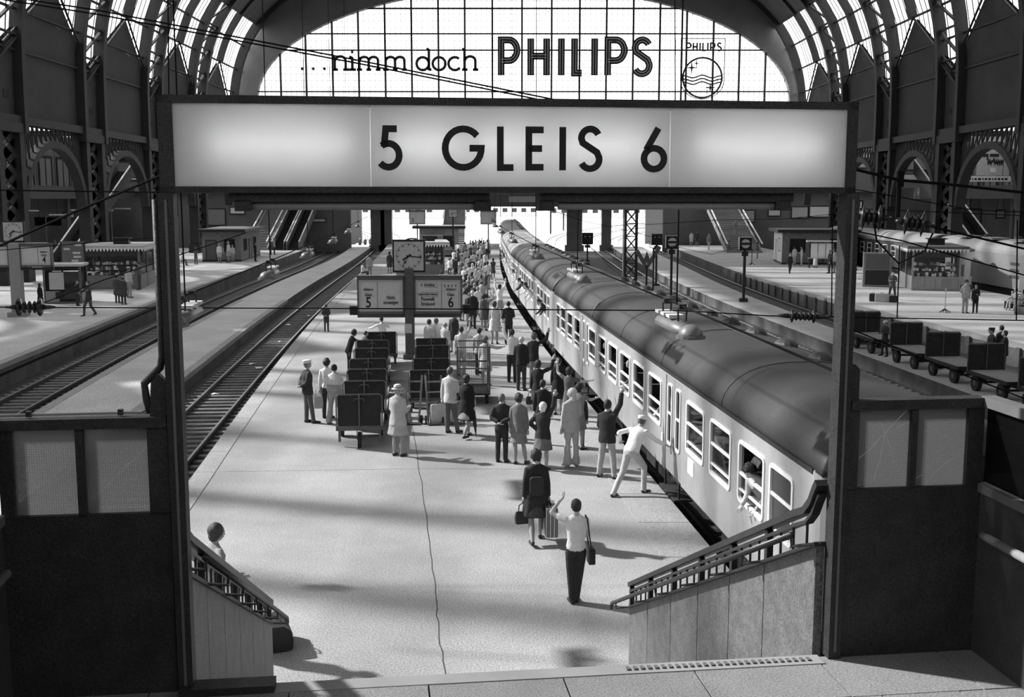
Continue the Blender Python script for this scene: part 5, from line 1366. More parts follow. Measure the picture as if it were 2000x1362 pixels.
P('person in light shirt and grey trousers on the clear strip beside the train', HF(952, 510, 566), face=-5, top='shirt', tv=.68, sleeve='short', bot='trousers', bv=.3, hair='short', hv=.05)
P('person in dark dress standing alone on the clear strip beside the train', HF(963, 504, 546), face=10, fem=True, top='shirt', tv=.07, sleeve='short', bot='skirt', bv=.07, hair='bob', hv=.03, aR='bent')
P('person in white shirt standing alone far down the platform by the train', HF(952, 468, 505), face=-30, top='shirt', tv=.7, sleeve='short', bot='trousers', bv=.03, hair='short', hv=.08, aR='fwd')
# crowd farther along; look-alikes share a label and a group
random.seed(21)
CR = [(899, 461, 0, .6), (903, 462, 0, .7), (912, 459, 1, .1), (925, 457, 1, .08), (907, 474, 0, .3), (939, 470, 0, .2), (939, 481, 1, .5), (934, 484, 0, .6), (943, 478, 0, .25), (886, 488, 0, .8), (895, 485, 1, .05),
      (878, 503, 0, .78), (890, 502, 0, .05), (900, 510, 1, .15), (912, 499, 0, .8), (918, 505, 1, .04), (925, 492, 0, .75), (933, 496, 1, .3), (937, 503, 0, .5), (917, 516, 0, .7), (923, 514, 1, .6), (922, 531, 1, .15), (935, 515, 0, .2), (936, 522, 0, .35), (944, 514, 1, .8),
      (912, 528, 0, .05), (906, 520, 0, .7), (871, 527, 0, .6), (862, 528, 1, .75), (884, 528, 0, .25), (929, 468, 1, .3), (919, 478, 0, .06), (946, 434, 0, .7), (941, 432, 1, .8), (951, 436, 0, .6), (957, 440, 1, .3), (930, 540, 0, .06), (939, 537, 1, .3), (915, 548, 1, .05), (907, 545, 0, .1), (927, 552, 0, .04)]
CR += [(900, 553, 1, .3), (893, 560, 0, .6), (908, 566, 1, .7), (917, 571, 0, .1), (933, 560, 1, .7), (941, 548, 0, .4), (930, 525, 1, .7), (948, 528, 0, .1), (948, 492, 1, .6), (929, 483, 0, .1), (910, 486, 1, .4), (903, 495, 0, .6), (894, 473, 1, .7), (918, 466, 0, .3), (931, 459, 1, .6), (936, 451, 0, .1), (927, 448, 0, .5), (945, 452, 1, .2), (915, 538, 0, .65), (899, 536, 1, .15)]
CR.sort(key=lambda q: -q[1]); ORD = {}
NTH = ['first', 'second', 'third', 'fourth', 'fifth', 'sixth', 'seventh', 'eighth', 'ninth', 'tenth', 'eleventh', 'twelfth', 'thirteenth', 'fourteenth', 'fifteenth', 'sixteenth', 'seventeenth', 'eighteenth', 'nineteenth', 'twentieth', 'twenty-first', 'twenty-second', 'twenty-third', 'twenty-fourth', 'twenty-fifth', 'twenty-sixth', 'twenty-seventh', 'twenty-eighth']
TN = lambda v: 'dark' if v < .12 else 'grey' if v < .4 else 'light'
poses = ['down', 'down', 'up', 'upout', 'bent', 'down', 'brow']
for i, (px, py, fem_, tv_) in enumerate(CR):
    aR_ = random.choice(poses); b_ = 'skirt' if fem_ and random.random() < .8 else 'trousers'
    act = 'with an arm raised' if aR_ in ('up', 'upout', 'brow') else 'standing'
    kd = 'skirt' if b_ == 'skirt' else 'trousers'
    key = (TN(tv_), kd); ORD.setdefault(key, 0); ORD[key] += 1
    lb = '%s-nearest person in %s top and %s in the crowd beyond the clock' % (NTH[ORD[key] - 1], TN(tv_), kd)
    ps_ = HT(px, py, random.uniform(1.58, 1.76))
    if ps_[1] > 126: ps_ = ((px - 1000) * 122 / FPX, 114 + (i % 7) * 1.6, ps_[2])
    P(lb, ps_, face=random.uniform(-45, 25), fem=bool(fem_), top=random.choice(['shirt', 'shirt', 'jacket']) if tv_ > .12 else 'jacket', tv=tv_, sleeve=random.choice(['short', 'long']), bot=b_, bv=random.choice([.03, .05, .1, .3]), hair=random.choice(['bob', 'curly', 'long']) if fem_ else random.choice(['short', 'short', 'thin']), hv=random.choice([.02, .04, .08, .25, .5]), aL=random.choice(['down', 'bent', 'down']), aR=aR_, legs=random.choice(['stand', 'weight', 'apart']), group='crowd beyond the clock')
P('person in checked jacket seen from behind, left of the clock', HF(722, 497, 541), face=0, top='jacket', tv=.35, bot='trousers', bv=.25, hair='short', hv=.05)
P('person in dark knee-length coat left of the clock', HF(761, 491, 534), face=-5, fem=True, top='coat', tv=.06, bot='skirt', bv=.06, hair='bob', hv=.03)
P('person sitting low beside the checked jacket left of the clock', (G(708, 542).x, G(708, 542).y, 1.65), face=-60, z=-.05, top='shirt', tv=.6, bot='trousers', bv=.05, hair='short', hv=.04, legs='sit', aL='lap', aR='lap')
# left platform
P('person striding with arms spread on the left platform near the booth', HF(175, 549, 617), face=150, top='jacket', tv=.05, bot='trousers', bv=.07, hair='short', hv=.03, aL='reach', aR='elbow', legs='stride')
P('person in dark overcoat, left of a pair before the left kiosk', HF(230, 537, 592), face=-10, top='coat', tv=.08, bot='trousers', bv=.05, hair='short', hv=.04)
P('person in dark overcoat with a stick, right of a pair before the left kiosk', HF(242, 540, 595), face=-8, top='coat', tv=.06, bot='trousers', bv=.05, hair='thin', hv=.05, wide=1.1)
P('person in light shirt and cap standing before the left kiosk', HF(253, 521, 582), face=-25, top='shirt', tv=.5, bot='trousers', bv=.3, hair='short', hv=.1, hat='cap', hatv=.6)
P('person leaning at the side wall of the left kiosk', HF(273, 511, 566), face=90, top='shirt', tv=.12, bot='trousers', bv=.08, hair='short', hv=.04, aL='bent', aR='fold')
P('person in black coat beside the glass booth on the left platform', HF(80, 553, 605), face=-30, fem=True, top='coat', tv=.015, bot='long', bv=.02, hair='long', hv=.02)
P('person behind the glass booth talking to the striding one', HF(152, 548, 598), face=-100, top='jacket', tv=.03, bot='trousers', bv=.04, hair='short', hv=.03, aR='bent')
for px, a, b_, tv_, lb in ((429, 475, 514, .7, 'person in white blouse with a dark suitcase in the group by the brick hut'), (438, 475, 511, .5, 'second person from the left in the group by the brick hut'), (447, 471, 513, .6, 'person in pale coat in the group by the brick hut'), (455, 478, 512, .55, 'rightmost person of the group by the brick hut')):
    P(lb, HF(px, a, b_), face=random.uniform(-160, 160), top='shirt', tv=tv_, bot='skirt' if tv_ > .55 else 'trousers', bv=.35, hair='short', hv=.3, fem=tv_ > .55)
P('person in dark suit standing in front of the brick hut', HF(499, 473, 511), face=-60, top='jacket', tv=.02, bot='trousers', bv=.02, hair='short', hv=.03)
P('person in light jacket at the foot of the escalators', HF(536, 465, 497), face=-90, top='jacket', tv=.4, bot='trousers', bv=.05, hair='short', hv=.03)
P('person in dark jacket at the foot of the escalators', HF(529, 466, 498), face=90, top='jacket', tv=.05, bot='trousers', bv=.04, hair='short', hv=.03)
for i, (px, py, lb) in enumerate(((342, 490, 'leftmost person sitting among luggage right of the portal post'), (355, 489, 'person in white sitting among luggage right of the portal post'), (383, 487, 'person leaning on the pile of luggage by the brick hut'))):
    p = G(px, py + 30); P(lb, (p.x, p.y, 1.65), face=-120 + 60 * i, top='shirt', tv=(.5, .7, .08)[i], bot='trousers', bv=.1, hair='short', hv=.1, legs='sit' if i < 2 else 'stand', aL='lap', aR='lap', lean=.1)
for px, py, lb in ((110, 449, 'person in white far back under the left arcade, left of two'), (123, 449, 'person in white far back under the left arcade, right of two'), (148, 458, 'person far back under the left arcade beside the escalator')):
    P(lb, ((px - 1000) * 128 / FPX, 128, 1.7), face=160, top='shirt', tv=.6, bot='trousers', bv=.2, hair='short', hv=.05)
for i, px in enumerate((706, 714, 722)):
    P(('leftmost', 'middle', 'rightmost')[i] + ' tiny person in the sunny opening beyond the left escalators', ((px - 1000) * 159 / FPX, 158 + i * 1.2, 1.7), face=180, top='shirt', tv=.1, bot='trousers', bv=.05, hair='short', hv=.03, group='people in the sunny opening', z=-1.0)
# right platform
for px, a, b_, fc, tv_, bv_, fm, lb in ((1350, 452, 481, 180, .7, .65, 1, 'person in white coat far back left of the right-hand stairs'), (1361, 451, 481, 180, .08, .08, 1, 'person in dark coat far back left of the right-hand stairs'), (1384, 456, 488, 200, .25, .5, 0, 'person with a bag walking left of the right-hand stairs'), (1423, 462, 493, 170, .25, .2, 0, 'person in grey walking at the foot of the right-hand stairs'),
     (1479, 473, 505, 60, .15, .3, 1, 'person at the corner of the grey hut on the right platform'), (1542, 495, 535, 185, .03, .03, 0, 'person in black suit walking toward us on the right platform'), (1551, 481, 518, 20, .7, .6, 0, 'left of two people in white before the grey hut'), (1565, 481, 519, 70, .75, .7, 0, 'right of two people in white before the grey hut'), (1592, 484, 523, -60, .75, .7, 1, 'person in long white dress at the timetable shelter'), (1619, 488, 534, 90, .03, .04, 0, 'person in dark jacket beside the right portal post'), (1629, 486, 533, 60, .5, .1, 1, 'person in light top just left of the right portal post')):
    P(lb, HF(px, a, b_), face=fc, fem=bool(fm), top='shirt' if tv_ > .5 else 'jacket', tv=tv_, bot=('long' if '1592' in str(px) else 'skirt') if fm else 'trousers', bv=bv_, hair='bob' if fm else 'short', hv=.04, legs='stride' if 'walking' in lb else 'stand', aL='bent' if px in (1565, 1592) else 'down')
P('person descending the right-hand stairs', (27.2, 134.3, 1.7), z=1.95, face=180, top='jacket', tv=.25, bot='trousers', bv=.3, hair='short', hv=.04)
P('person in dark suit with luggage before the right-hand kiosk', HF(1742, 529, 586), face=170, top='jacket', tv=.10, bot='trousers', bv=.05, hair='short', hv=.03, aL='bent', aR='bent', legs='apart', hat='small', hatv=.03)
P('person in pale suit and dark hat standing by the advertising pillar', HF(1884, 547, 612), face=190, top='jacket', tv=.38, bot='trousers', bv=.35, hair='short', hv=.1, aL='down', aR='back', hat='brim', hatv=.04, wide=1.15)
P('person in black standing next to the pale suit', HF(1904, 556, 612), face=150, fem=True, top='jacket', tv=.02, bot='trousers', bv=.02, hair='bob', hv=.03, aL='bent')
# ------------------------------------------------------------------ left platform furniture
BRICK = mat('hut_brick', .20, .9, var=.3, scale=3); HUTW = mat('hut_render', .36, .85, var=.2, scale=1.5); ROOFG = mat('hut_roof_felt', .28, .85, var=.2)
GOODS = [mat('goods_%d' % i, v, .6, var=.3, scale=20) for i, v in enumerate((.05, .15, .35, .6, .8))]
lc = thing('platform_clock', 'square clock on a pillar with a track 4 board at the left edge', 'clock', (-26.0, 57.6, 0), R(8))
m = MB(); m.box((0, 0, 1.9), (.55, .5, 3.8)); m.box((0, 0, .12), (.9, .9, .24)); m.build('pillar', MIDG, lc)
clock(lc, 1.08, 4.45, 0)
m = MB(); m.box((-.2, 0, 3.82), (3.6, .3, .1)); m.build('board_cap', LIGHTG, lc)
board(lc, .28, 1.85, 2.6, 3.78, 0, '4', [], False, True); board(lc, -1.9, -.28, 2.6, 3.78, 0, '3', [], True, True)
m = MB(); m.box((0, 0, 2.5), (3.8, .2, .12)); m.build('board_beam', DARK, lc)
def kiosk(loc, rz, w, d, h, label, roofm=LIGHTG, dark=.2, goods=True, cat='kiosk'):
    t = thing('kiosk', label, cat, loc, rz)
    wm = mat('kiosk_wall_%d' % round(dark * 100), dark, .7, var=.15)
    m = MB(); m.b2(-w / 2, w / 2, 0, .06, 0, .95); m.build('front_counter', wm, t)
    for k in range(4): x = -w / 2 + .06 + k * (w - .12) / 4; m = MB(); m.b2(x + .02, x + (w - .12) / 4 - .02, -.02, 0, .1, .85); m.build('counter_panel', wm, t)
    for s in (-1, 1):
        m = MB(); m.b2(s * w / 2 - .04, s * w / 2 + .04, 0, d, 0, .95); m.build('side_counter', wm, t)
        m = MB(); m.b2(s * w / 2 - .01, s * w / 2 + .01, .1, d - .1, .98, h - .5); m.build('side_pane', CLEAR, t)
        for y in (0, d / 2, d): m = MB(); m.b2(s * w / 2 - .06, s * w / 2 + .06, y - .05, y + .05, 0, h - .2); m.build('corner_post', wm, t)
    m = MB(); m.b2(-w / 2, w / 2, d - .05, d, 0, h - .2); m.build('rear_wall', wm, t)
    m = MB(); m.b2(-w / 2, w / 2, .02, .06, h - .75, h - .25); m.build('fascia', mat('kiosk_fascia', .06, .6), t)
    m = MB(); m.b2(-w / 2 - .45, w / 2 + .45, -.5, d + .4, h - .18, h); m.build('roof', roofm, t)
    m = MB(); n = int(w / .22) + 4
    for k in range(n):
        x = -w / 2 - .45 + (w + .9) * k / n; x2 = x + (w + .9) / n
        m.prism([(x, h - .18), (x2, h - .18), ((x + x2) / 2, h - .42)], 'y', -.52, -.5)
    n = int(d / .22) + 3
    for s in (-1, 1):
        for k in range(n):
            y = -.5 + (d + .9) * k / n; y2 = y + (d + .9) / n
            m.prism([(y, h - .18), (y2, h - .18), ((y + y2) / 2, h - .42)], 'x', s * (w / 2 + .45), s * (w / 2 + .47))
    m.build('zigzag_valance', WHITE, t)
    m = MB(); m.box((.3, d * .4, h + .2), (1.0, .8, .4)); m.box((.3, d * .4, h + .42), (1.3, 1.1, .06)); m.build('roof_vent', DARK, t)
    if goods:
        rr = random.Random(int(w * 100))
        for zi, z in enumerate((.95, 1.3, 1.65)):
            m = MB(); m.b2(-w / 2 + .1, w / 2 - .1, .25 + zi * .12, .7 + zi * .12, z - .03, z); m.build('shelf', DARK, t)
            x = -w / 2 + .15
            while x < w / 2 - .25:
                ww = rr.uniform(.08, .22); hh = rr.uniform(.12, .28)
                m = MB(); m.b2(x, x + ww, .3 + zi * .12, .45 + zi * .12, z, z + hh); m.build('goods', rr.choice(GOODS), t); x += ww + .03
    return t
kiosk((-27.4, 75.2, 0), R(9), 3.6, 6.0, 3.0, 'glazed kiosk with a zigzag roof edge on the left platform')
kiosk((-6.9, 88.0, 0), R(6), 2.9, 5.0, 2.75, 'glazed kiosk with zigzag roof edge on the middle platform behind the clock')
kiosk((28.55, 73.9, 0), R(-12), 3.0, 6.2, 3.0, 'glazed kiosk packed with goods on the right platform', roofm=GREYP, dark=.3)
bt = thing('glass_booth', 'small glazed booth with a pale poster on the left platform', 'booth', (-26.5, 64.6, 0), R(10))
m = MB(); m.b2(-1.05, 1.05, 0, 1.9, .0, .12); m.build('base', GREYP, bt)
for x in (-1.0, 1.0):
    for y in (.05, 1.85): m = MB(); m.b2(x - .06, x + .06, y - .06, y + .06, .1, 2.2); m.build('corner_post', GREYP, bt)
m = MB(); m.b2(-1.15, 1.15, -.1, 2.0, 2.2, 2.34); m.build('roof', LIGHTG, bt)
m = MB(); m.b2(-.95, .95, -.02, .02, 1.95, 2.18); m.build('sign_band', BLACK, bt)
m = MB(); m.b2(-.72, .1, -.01, .02, .85, 1.85); m.build('poster', LIGHTG, bt)
m = MB(); m.b2(-.95, .95, .03, .05, .12, 1.9); m.b2(-1.0, -.98, .1, 1.8, .3, 2.1); m.b2(.98, 1.0, .1, 1.8, .9, 2.1); m.build('pane', FROST, bt)
m = MB(); m.b2(.98, 1.03, .1, 1.8, .12, .9); m.b2(-.95, -.2, .0, .03, .12, .75); m.build('lower_panel', MIDG, bt)
m = MB(); m.b2(-.4, .1, -.03, 0, .3, .7); m.build('window_display', DARK, bt)
ps = thing('poster_stand', 'dark poster stand with pale print behind the glass booth', 'poster stand', (-29.2, 73.2, 0), R(6))
for x in (-.75, .75): m = MB(); m.b2(x - .05, x + .05, -.05, .05, 0, 3.3); m.build('post', DARK, ps)
m = MB(); m.b2(-.8, .8, -.04, .04, 1.9, 3.35); m.build('panel', GREYP, ps)
rr = random.Random(5)
for k in range(5): x, z = rr.uniform(-.6, .2), 2.0 + k * .26; m = MB(); m.b2(x, x + rr.uniform(.3, .5), -.05, -.045, z, z + .13); m.build('printed_patch', LIGHTG, ps)
def hut(loc, rz, w, d, h, wm, label, ov=.5, side_win=True, roofm=ROOFG, name='platform_hut'):
    t = thing(name, label, 'hut', loc, rz)
    m = MB(); m.b2(-w / 2, w / 2, 0, d, 0, h); m.build('walls', wm, t)
    m = MB(); m.b2(-w / 2 - ov, w / 2 + ov, -ov, d + ov, h, h + .18); m.build('roof', roofm, t)
    m = MB(); m.b2(-w / 2 - ov - .03, w / 2 + ov + .03, -ov - .03, -ov, h - .08, h + .2); m.b2(w / 2 + ov, w / 2 + ov + .03, -ov, d + ov, h - .08, h + .2); m.b2(-w / 2 - ov - .03, -w / 2 - ov, -ov, d + ov, h - .08, h + .2); m.build('roof_edge', DARK, t)
    m = MB(); m.b2(-w / 2 - .02, w / 2 + .02, -.02, d + .02, 0, .18); m.build('plinth', DARK, t)
    def opening(x0, x1, z0, z1, nm, ax='y', pos=0):
        f = MB(); P_ = (lambda u, tt, q: (u, pos + tt, q)) if ax == 'y' else (lambda u, tt, q: (pos - tt, u, q))
        ribbon(f, [(x0, z0), (x1, z0), (x1, z1), (x0, z1)], .07, -.05, .02, P_, True); F = f.build(nm + '_frame', DARK, t)
        m = MB(); m.add([P_(x0, -.015, z0), P_(x1, -.015, z0), P_(x1, -.015, z1), P_(x0, -.015, z1)], [(0, 1, 2, 3)]); m.build('pane' if nm == 'window' else 'door_leaf', FROST if nm == 'window' else GREYP, F)
        if nm == 'window':
            for k in (1, 2): x = x0 + (x1 - x0) * k / 3; m = MB(); ribbon(m, [(x, z0), (x, z1)], .05, -.05, -.01, P_); m.build('glazing_bar', DARK, F)
    return t, opening
t, op = hut((-28.75, 109.0, 0), R(4), 3.8, 12.0, 3.0, BRICK, 'small brick hut with a flat overhanging roof on the left platform')
op(-1.5, -.5, 0.1, 2.1, 'door'); op(.3, 1.3, 1.0, 2.2, 'window'); op(1.6, 3.2, 1.0, 2.2, 'window', 'x', 1.92); op(4.6, 6.0, .1, 2.1, 'door', 'x', 1.92); op(7.4, 9.0, 1.0, 2.2, 'window', 'x', 1.92)
t, op = hut((-7.85, 118.5, 0), R(3), 4.2, 5.0, 3.1, HUTW, 'pale hut with overhanging roof on the middle platform below the far stairs', .7)
op(-1.4, -.2, 1.0, 2.1, 'window'); op(.5, 1.6, 1.1, 2.2, 'window')
m = MB(); m.b2(-1.6, .4, -.6, 0, 2.25, 2.35); m.build('awning', LIGHTG, t); m = MB(); m.b2(.6, 2.6, -.4, 0, .75, .85); m.build('counter', LIGHTG, t)
t, op = hut((28.9, 104.0, 0), R(-6), 6.6, 6.0, 3.1, BRICK, 'dark hut with overhanging roof on the right platform', .5)
op(-2.6, -1.2, 1.2, 2.4, 'window'); op(-.6, .5, .1, 2.2, 'door'); op(1.1, 2.4, 1.2, 2.4, 'window')
m = MB(); m.b2(-3.34, -3.3, .1, 5.9, .2, 3.0); m.build('lit_side_sheet', WHITE, t); op(1.2, 2.6, 1.2, 2.4, 'window', 'x', -3.34); op(3.6, 4.6, .2, 2.2, 'door', 'x', -3.34)  # white sheet stands in for light falling on this wall
sh_ = thing('timetable_shelter', 'small roofed timetable stand with pale panels on the right platform', 'shelter', (G(1604, 524).x, G(1604, 524).y, 0), R(-8))
for x in (-1.05, 1.05): m = MB(); m.b2(x - .06, x + .06, -.06, .06, 0, 2.35); m.build('post', DARK, sh_)
m = MB(); m.b2(-1.35, 1.35, -.5, .5, 2.35, 2.45); m.build('roof', LIGHTG, sh_)
for k in range(3): x = -.98 + k * .67; m = MB(); m.b2(x, x + .6, -.03, .03, .95, 2.2); m.build('panel', WHITE, sh_)
m = MB(); m.b2(-1.2, 1.2, -.2, .1, .86, .92); m.build('ledge', LIGHTG, sh_)
# stairs and escalators up to the far footbridge
def flight(loc, rz, w, run, rise, label, n=20, esc=False):
    t = thing('escalator' if esc else 'platform_stairs', label, 'escalator' if esc else 'stairs', loc, rz)
    sm = DARK if esc else STAIRM
    for i in range(n):
        m = MB(); z1 = rise * (i + 1) / n; m.b2(-w / 2, w / 2, run * i / n, run * (i + 1) / n, max(z1 - .5, 0), z1); m.build('step', sm, t)
    for s in (-1, 1):
        m = MB(); m.prism([(0, 0), (run, rise - .4), (run, rise + .95), (-.3, 1.0), (-.6, .8), (-.6, 0)] if esc else [(0, 0), (run, rise - .4), (run, rise + .25), (0, .3)], 'x', s * w / 2 - .06, s * w / 2 + .06); m.build('balustrade', GREYP if esc else HUTW, t)
        m = MB(); m.bar((s * w / 2, -.3, 1.05), (s * w / 2, run, rise + 1.0), .16, .07); m.build('handrail', LIGHTG if esc else WHITE, t)
        if not esc:
            for k in range(6): y = run * (k + .5) / 6; z = rise * (k + .5) / 6; m = MB(); m.bar((s * w / 2, y, z), (s * w / 2, y, z + .95), .04); m.build('baluster', LIGHTG, t)
    return t
flight((-31.1, 134, 0), R(1), 2.6, 16, 5.6, 'broad dark stairs rising behind the brick hut on the left platform')
flight((-28.4, 134, 0), R(1), 1.5, 16, 5.6, 'left of two escalators rising behind the left platform', 32, True)
flight((-26.6, 134, 0), R(1), 1.5, 16, 5.6, 'right of two escalators rising behind the left platform', 32, True)
flight((26.8, 127, 0), R(-3), 4.0, 22, 5.6, 'broad stairs climbing behind the huts on the right platform', 26)
flight((-6.8, 127, 0), R(2), 2.8, 22, 5.6, 'stairs climbing to the far footbridge from the middle platform', 26)
flight((-40.6, 99, 0), R(-1), 1.6, 17, 9.0, 'long escalator rising under the left arcade', 40, True)
flight((40.5, 92, 0), R(1), 1.6, 17, 9.0, 'long escalator rising under the right arcade', 40, True)
# far boards below the bridge
for x, y, lb, n_ in ((-9.6, 112, 'small departure board with a 5 before the far stairs', '5'), (-2.4, 112, 'small departure board with a 6 right of the far stairs', '6')):
    t = thing('departure_board', lb, 'sign', (x, y, 0))
    m = MB(); m.box((0, 0, 2.3), (.12, .12, 4.6)); m.build('post', DARK, t); board(t, -.8, .8, 3.6, 5.0, 0, n_, [], n_ == '5', False)
t = thing('station_clock', 'small pale clock in front of the far stairs', 'clock', (-6.2, 116, 0)); m = MB(); m.box((0, .05, 2.4), (.14, .14, 4.0)); m.build('post', DARK, t); clock(t, .95, 4.7, 0)
def usign(loc, label):
    t = thing('underground_sign', label, 'sign', loc); m = MB(); m.box((0, 0, loc[2] * 0 + 2.5), (.14, .14, 5.0)); m.build('post', DARK, t)
    m = MB(); m.box((0, -.1, 5.3), (1.0, .14, 1.5)); m.build('panel', DARK, t); m = MB(); ribbon(m, [(-.26, 5.9), (-.26, 5.45)] + arc(0, 5.45, .26, .22, 180, 360, 8) + [(.26, 5.9)], .12, -.2, -.17, lambda u, tt, q: (u, tt, q)); m.build('letter', WHITE, t)
    m = MB(); m.box((0, -.18, 4.9), (.62, .02, .42)); m.build('small_plate', WHITE, t)
usign((-30.6, 100, 0), 'dark sign post with a white U above the left platform'); usign((31.2, 100, 0), 'dark sign post with a white U above the right-hand train')
# ------------------------------------------------------------------ right platform furniture
pl = thing('advertising_pillar', 'round advertising pillar with a pale poster on the right platform', 'pillar', (31.0, 75.5, 0))
m = MB(); m.cyl((0, 0, 0), (0, 0, .3), .7, 20); m.build('base', GREYP, pl); m = MB(); m.cyl((0, 0, .3), (0, 0, 2.6), .6, 24); m.build('drum', WHITE, pl); m = MB(); m.tube([(0, 0, 2.6), (0, 0, 2.72), (0, 0, 2.95)], [.7, .7, .05], 20); m.build('cap', GREYP, pl)
for k, a in enumerate((-140, -60)):
    m = MB(); n = 6
    vs = [(.605 * math.cos(R(a + i * 7)), .605 * math.sin(R(a + i * 7)), z) for z in (.9, 1.7 + .3 * k) for i in range(n)]; m.add(vs, [(i, i + 1, n + i + 1, n + i) for i in range(n - 1)]); m.build('poster', MIDG, pl)
bx = thing('ticket_machine', 'tall dark double cabinet left of the right-hand kiosk', 'cabinet', (G(1712, 561).x, G(1712, 561).y, 0), R(-14))
m = MB(); m.b2(-.95, .95, 0, .7, 0, 2.4); m.build('cabinet_body', MIDG, bx); m = MB(); m.b2(-.8, .8, -.03, 0, 1.25, 2.3); m.build('upper_door', GREYP, bx); m = MB(); m.b2(-.8, .8, -.03, 0, .15, 1.18); m.build('lower_door', DARK, bx)
t = thing('sign_stand', 'slim notice on a pole with a splayed foot on the right platform', 'sign', (G(1845, 611).x, G(1845, 611).y, 0))
m = MB(); m.tube([(0, 0, .1), (0, 0, 1.35)], .03, 8); m.build('pole', LIGHTG, t); m = MB(); m.box((0, 0, 1.6), (.62, .03, .5)); m.build('plate', MIDG, t)
for a in (0, 90, 180, 270): m = MB(); m.bar((0, 0, .22), (.3 * math.cos(R(a)), .3 * math.sin(R(a)), .02), .04); m.build('foot', DARK, t)
t = thing('sign_stand', 'slim notice on a pole near the walking person in black', 'sign', (G(1468, 518).x, G(1468, 518).y, 0))
m = MB(); m.tube([(0, 0, .1), (0, 0, 1.5)], .035, 8); m.build('pole', DARK, t); m = MB(); m.box((0, 0, 1.75), (.6, .03, .5)); m.build('plate', MIDG, t)
for a in (0, 120, 240): m = MB(); m.bar((0, 0, .25), (.3 * math.cos(R(a)), .3 * math.sin(R(a)), .02), .05); m.build('foot', DARK, t)
suitcase((G(1722, 590).x, G(1722, 590).y, 0), R(-10), LEATL, 'pale suitcase before the person in the dark suit on the right platform', .8, .5, .3); suitcase((G(1708, 589).x - .1, G(1708, 589).y - .02, 0), R(-14), LEATH, 'dark suitcase at the left of the luggage on the right platform', .45, .48, .3); suitcase((G(1735, 591).x + .25, G(1735, 591).y, 0), R(-6), LEATH, 'dark suitcase beside the feet of the person in the dark suit', .45, .42, .3)
bn = thing('bench', 'slatted double bench with sitting people on the right platform', 'bench', (28.6, 60.6, 0), R(-78))
for k in range(4): m = MB(); m.b2(-1.6, 1.6, -.5 + k * .13, -.39 + k * .13, .42, .46); m.build('seat_slat', WOOD, bn)
for k in range(3): m = MB(); m.b2(-1.6, 1.6, .08, .11, .55 + k * .15, .66 + k * .15); m.build('back_slat', WOOD, bn)
for x in (-1.4, 0, 1.4): m = MB(); m.b2(x - .04, x + .04, -.45, .1, 0, .42); m.b2(x - .04, x + .04, .05, .12, 0, 1.0); m.build('bench_leg', DARK, bn)
ad = thing('advertising_board', 'white board with dark lettering behind the bench on the right platform', 'sign', (29.9, 61.2, 0), R(-12))
m = MB(); m.b2(-1.5, 1.5, -.03, .03, 1.0, 1.65); m.build('panel', WHITE, ad); text('kaufhof', .5, PRINT, ad, (-.3, -.04, 1.3), (PI / 2, 0, 0), sx=.9)
for x in (-1.2, 1.2): m = MB(); m.b2(x - .04, x + .04, .03, .1, 0, 1.6); m.build('post', DARK, ad)
P('person sitting on the right-platform bench with legs stretched out, leftmost', (28.05, 60.95, 1.68), z=-.04, face=100, top='shirt', tv=.25, bot='trousers', bv=.4, hair='short', hv=.05, legs='sit', aL='lap', aR='lap')
P('person with dark hair in the middle of the right-platform bench', (28.15, 60.3, 1.62), z=-.04, face=100, fem=True, top='shirt', tv=.15, bot='trousers', bv=.35, hair='bob', hv=.02, legs='sit', aL='lap', aR='lap')
P('person in light shirt at the right end of the bench', (28.3, 59.6, 1.7), z=-.04, face=95, top='shirt', tv=.6, bot='trousers', bv=.06, hair='short', hv=.04, legs='sit', aL='fwd', aR='lap')
suitcase((27.6, 59.0, 0), R(10), LEATH, 'dark suitcase at the feet of the people on the bench', .7, .5, .25); travelbag((27.3, 58.5, 0), R(60), LEATM, 'bulky bag lying at the right end of the bench', .7, .22)
p = G(1664, 528); P('person lying back against a box just right of the portal post', (p.x, p.y, 1.65), face=-90, z=-.42, top='jacket', tv=.05, bot='trousers', bv=.05, hair='short', hv=.04, legs='sit', lean=-.3, aL='lap', aR='lap')
for i, (px, py) in enumerate(((1665, 541), (1680, 546))): p = G(px, py); suitcase((p.x, p.y, 0), R(20 + 40 * i), WHITE, ('white bundle on the right platform beside the portal post', 'second white bundle in front of the tall dark cabinet')[i], .5, .4, .3, cat='bag', name='luggage_bundle')
# light-bodied locomotive and dark coach at the right platform
LOCO = mat('loco_paint', .34, .5, var=.1); lo2 = thing('railcar', 'pale grey railcar with side vents standing at the far right platform', 'train', (34.05, 56, 0), R(-.6))
def body_shell(t, L, roofm, bodym, HW_=1.42, zr=3.35):
    m = MB(); pr = [(-HW_, .3), (-HW_, 2.5)] + [(-HW_ * abs(math.cos(a)) ** .8 * (1 if math.cos(a) > 0 else -1), 2.5 + (zr - 2.5) * math.sin(a)) for a in np.linspace(0, PI, 13)] + [(HW_, 2.5), (HW_, .3)]
    m.loft([[Vector((x * k, y, z)) for x, z in pr] for y, k in ((0, .9), (.4, 1), (L - .4, 1), (L, .9))]); m.build('body', bodym, t)
    m = MB(); pr2 = [(x * 1.01, z + .012) for x, z in pr if z >= 2.5]; m.loft([[Vector((x, y, z)) for x, z in pr2] + [Vector((x * .95, y, z - .05)) for x, z in reversed(pr2)] for y in (.3, L - .3)]); m.build('roof', roofm, t)
    m = MB(); m.b2(-1.2, 1.2, .5, L - .5, -.5, .3); m.build('underframe', UNDER, t)
body_shell(lo2, 30, mat('loco_roof', .36, .55, var=.12), LOCO)
for y in (14.2, 14.9, 15.6): pass
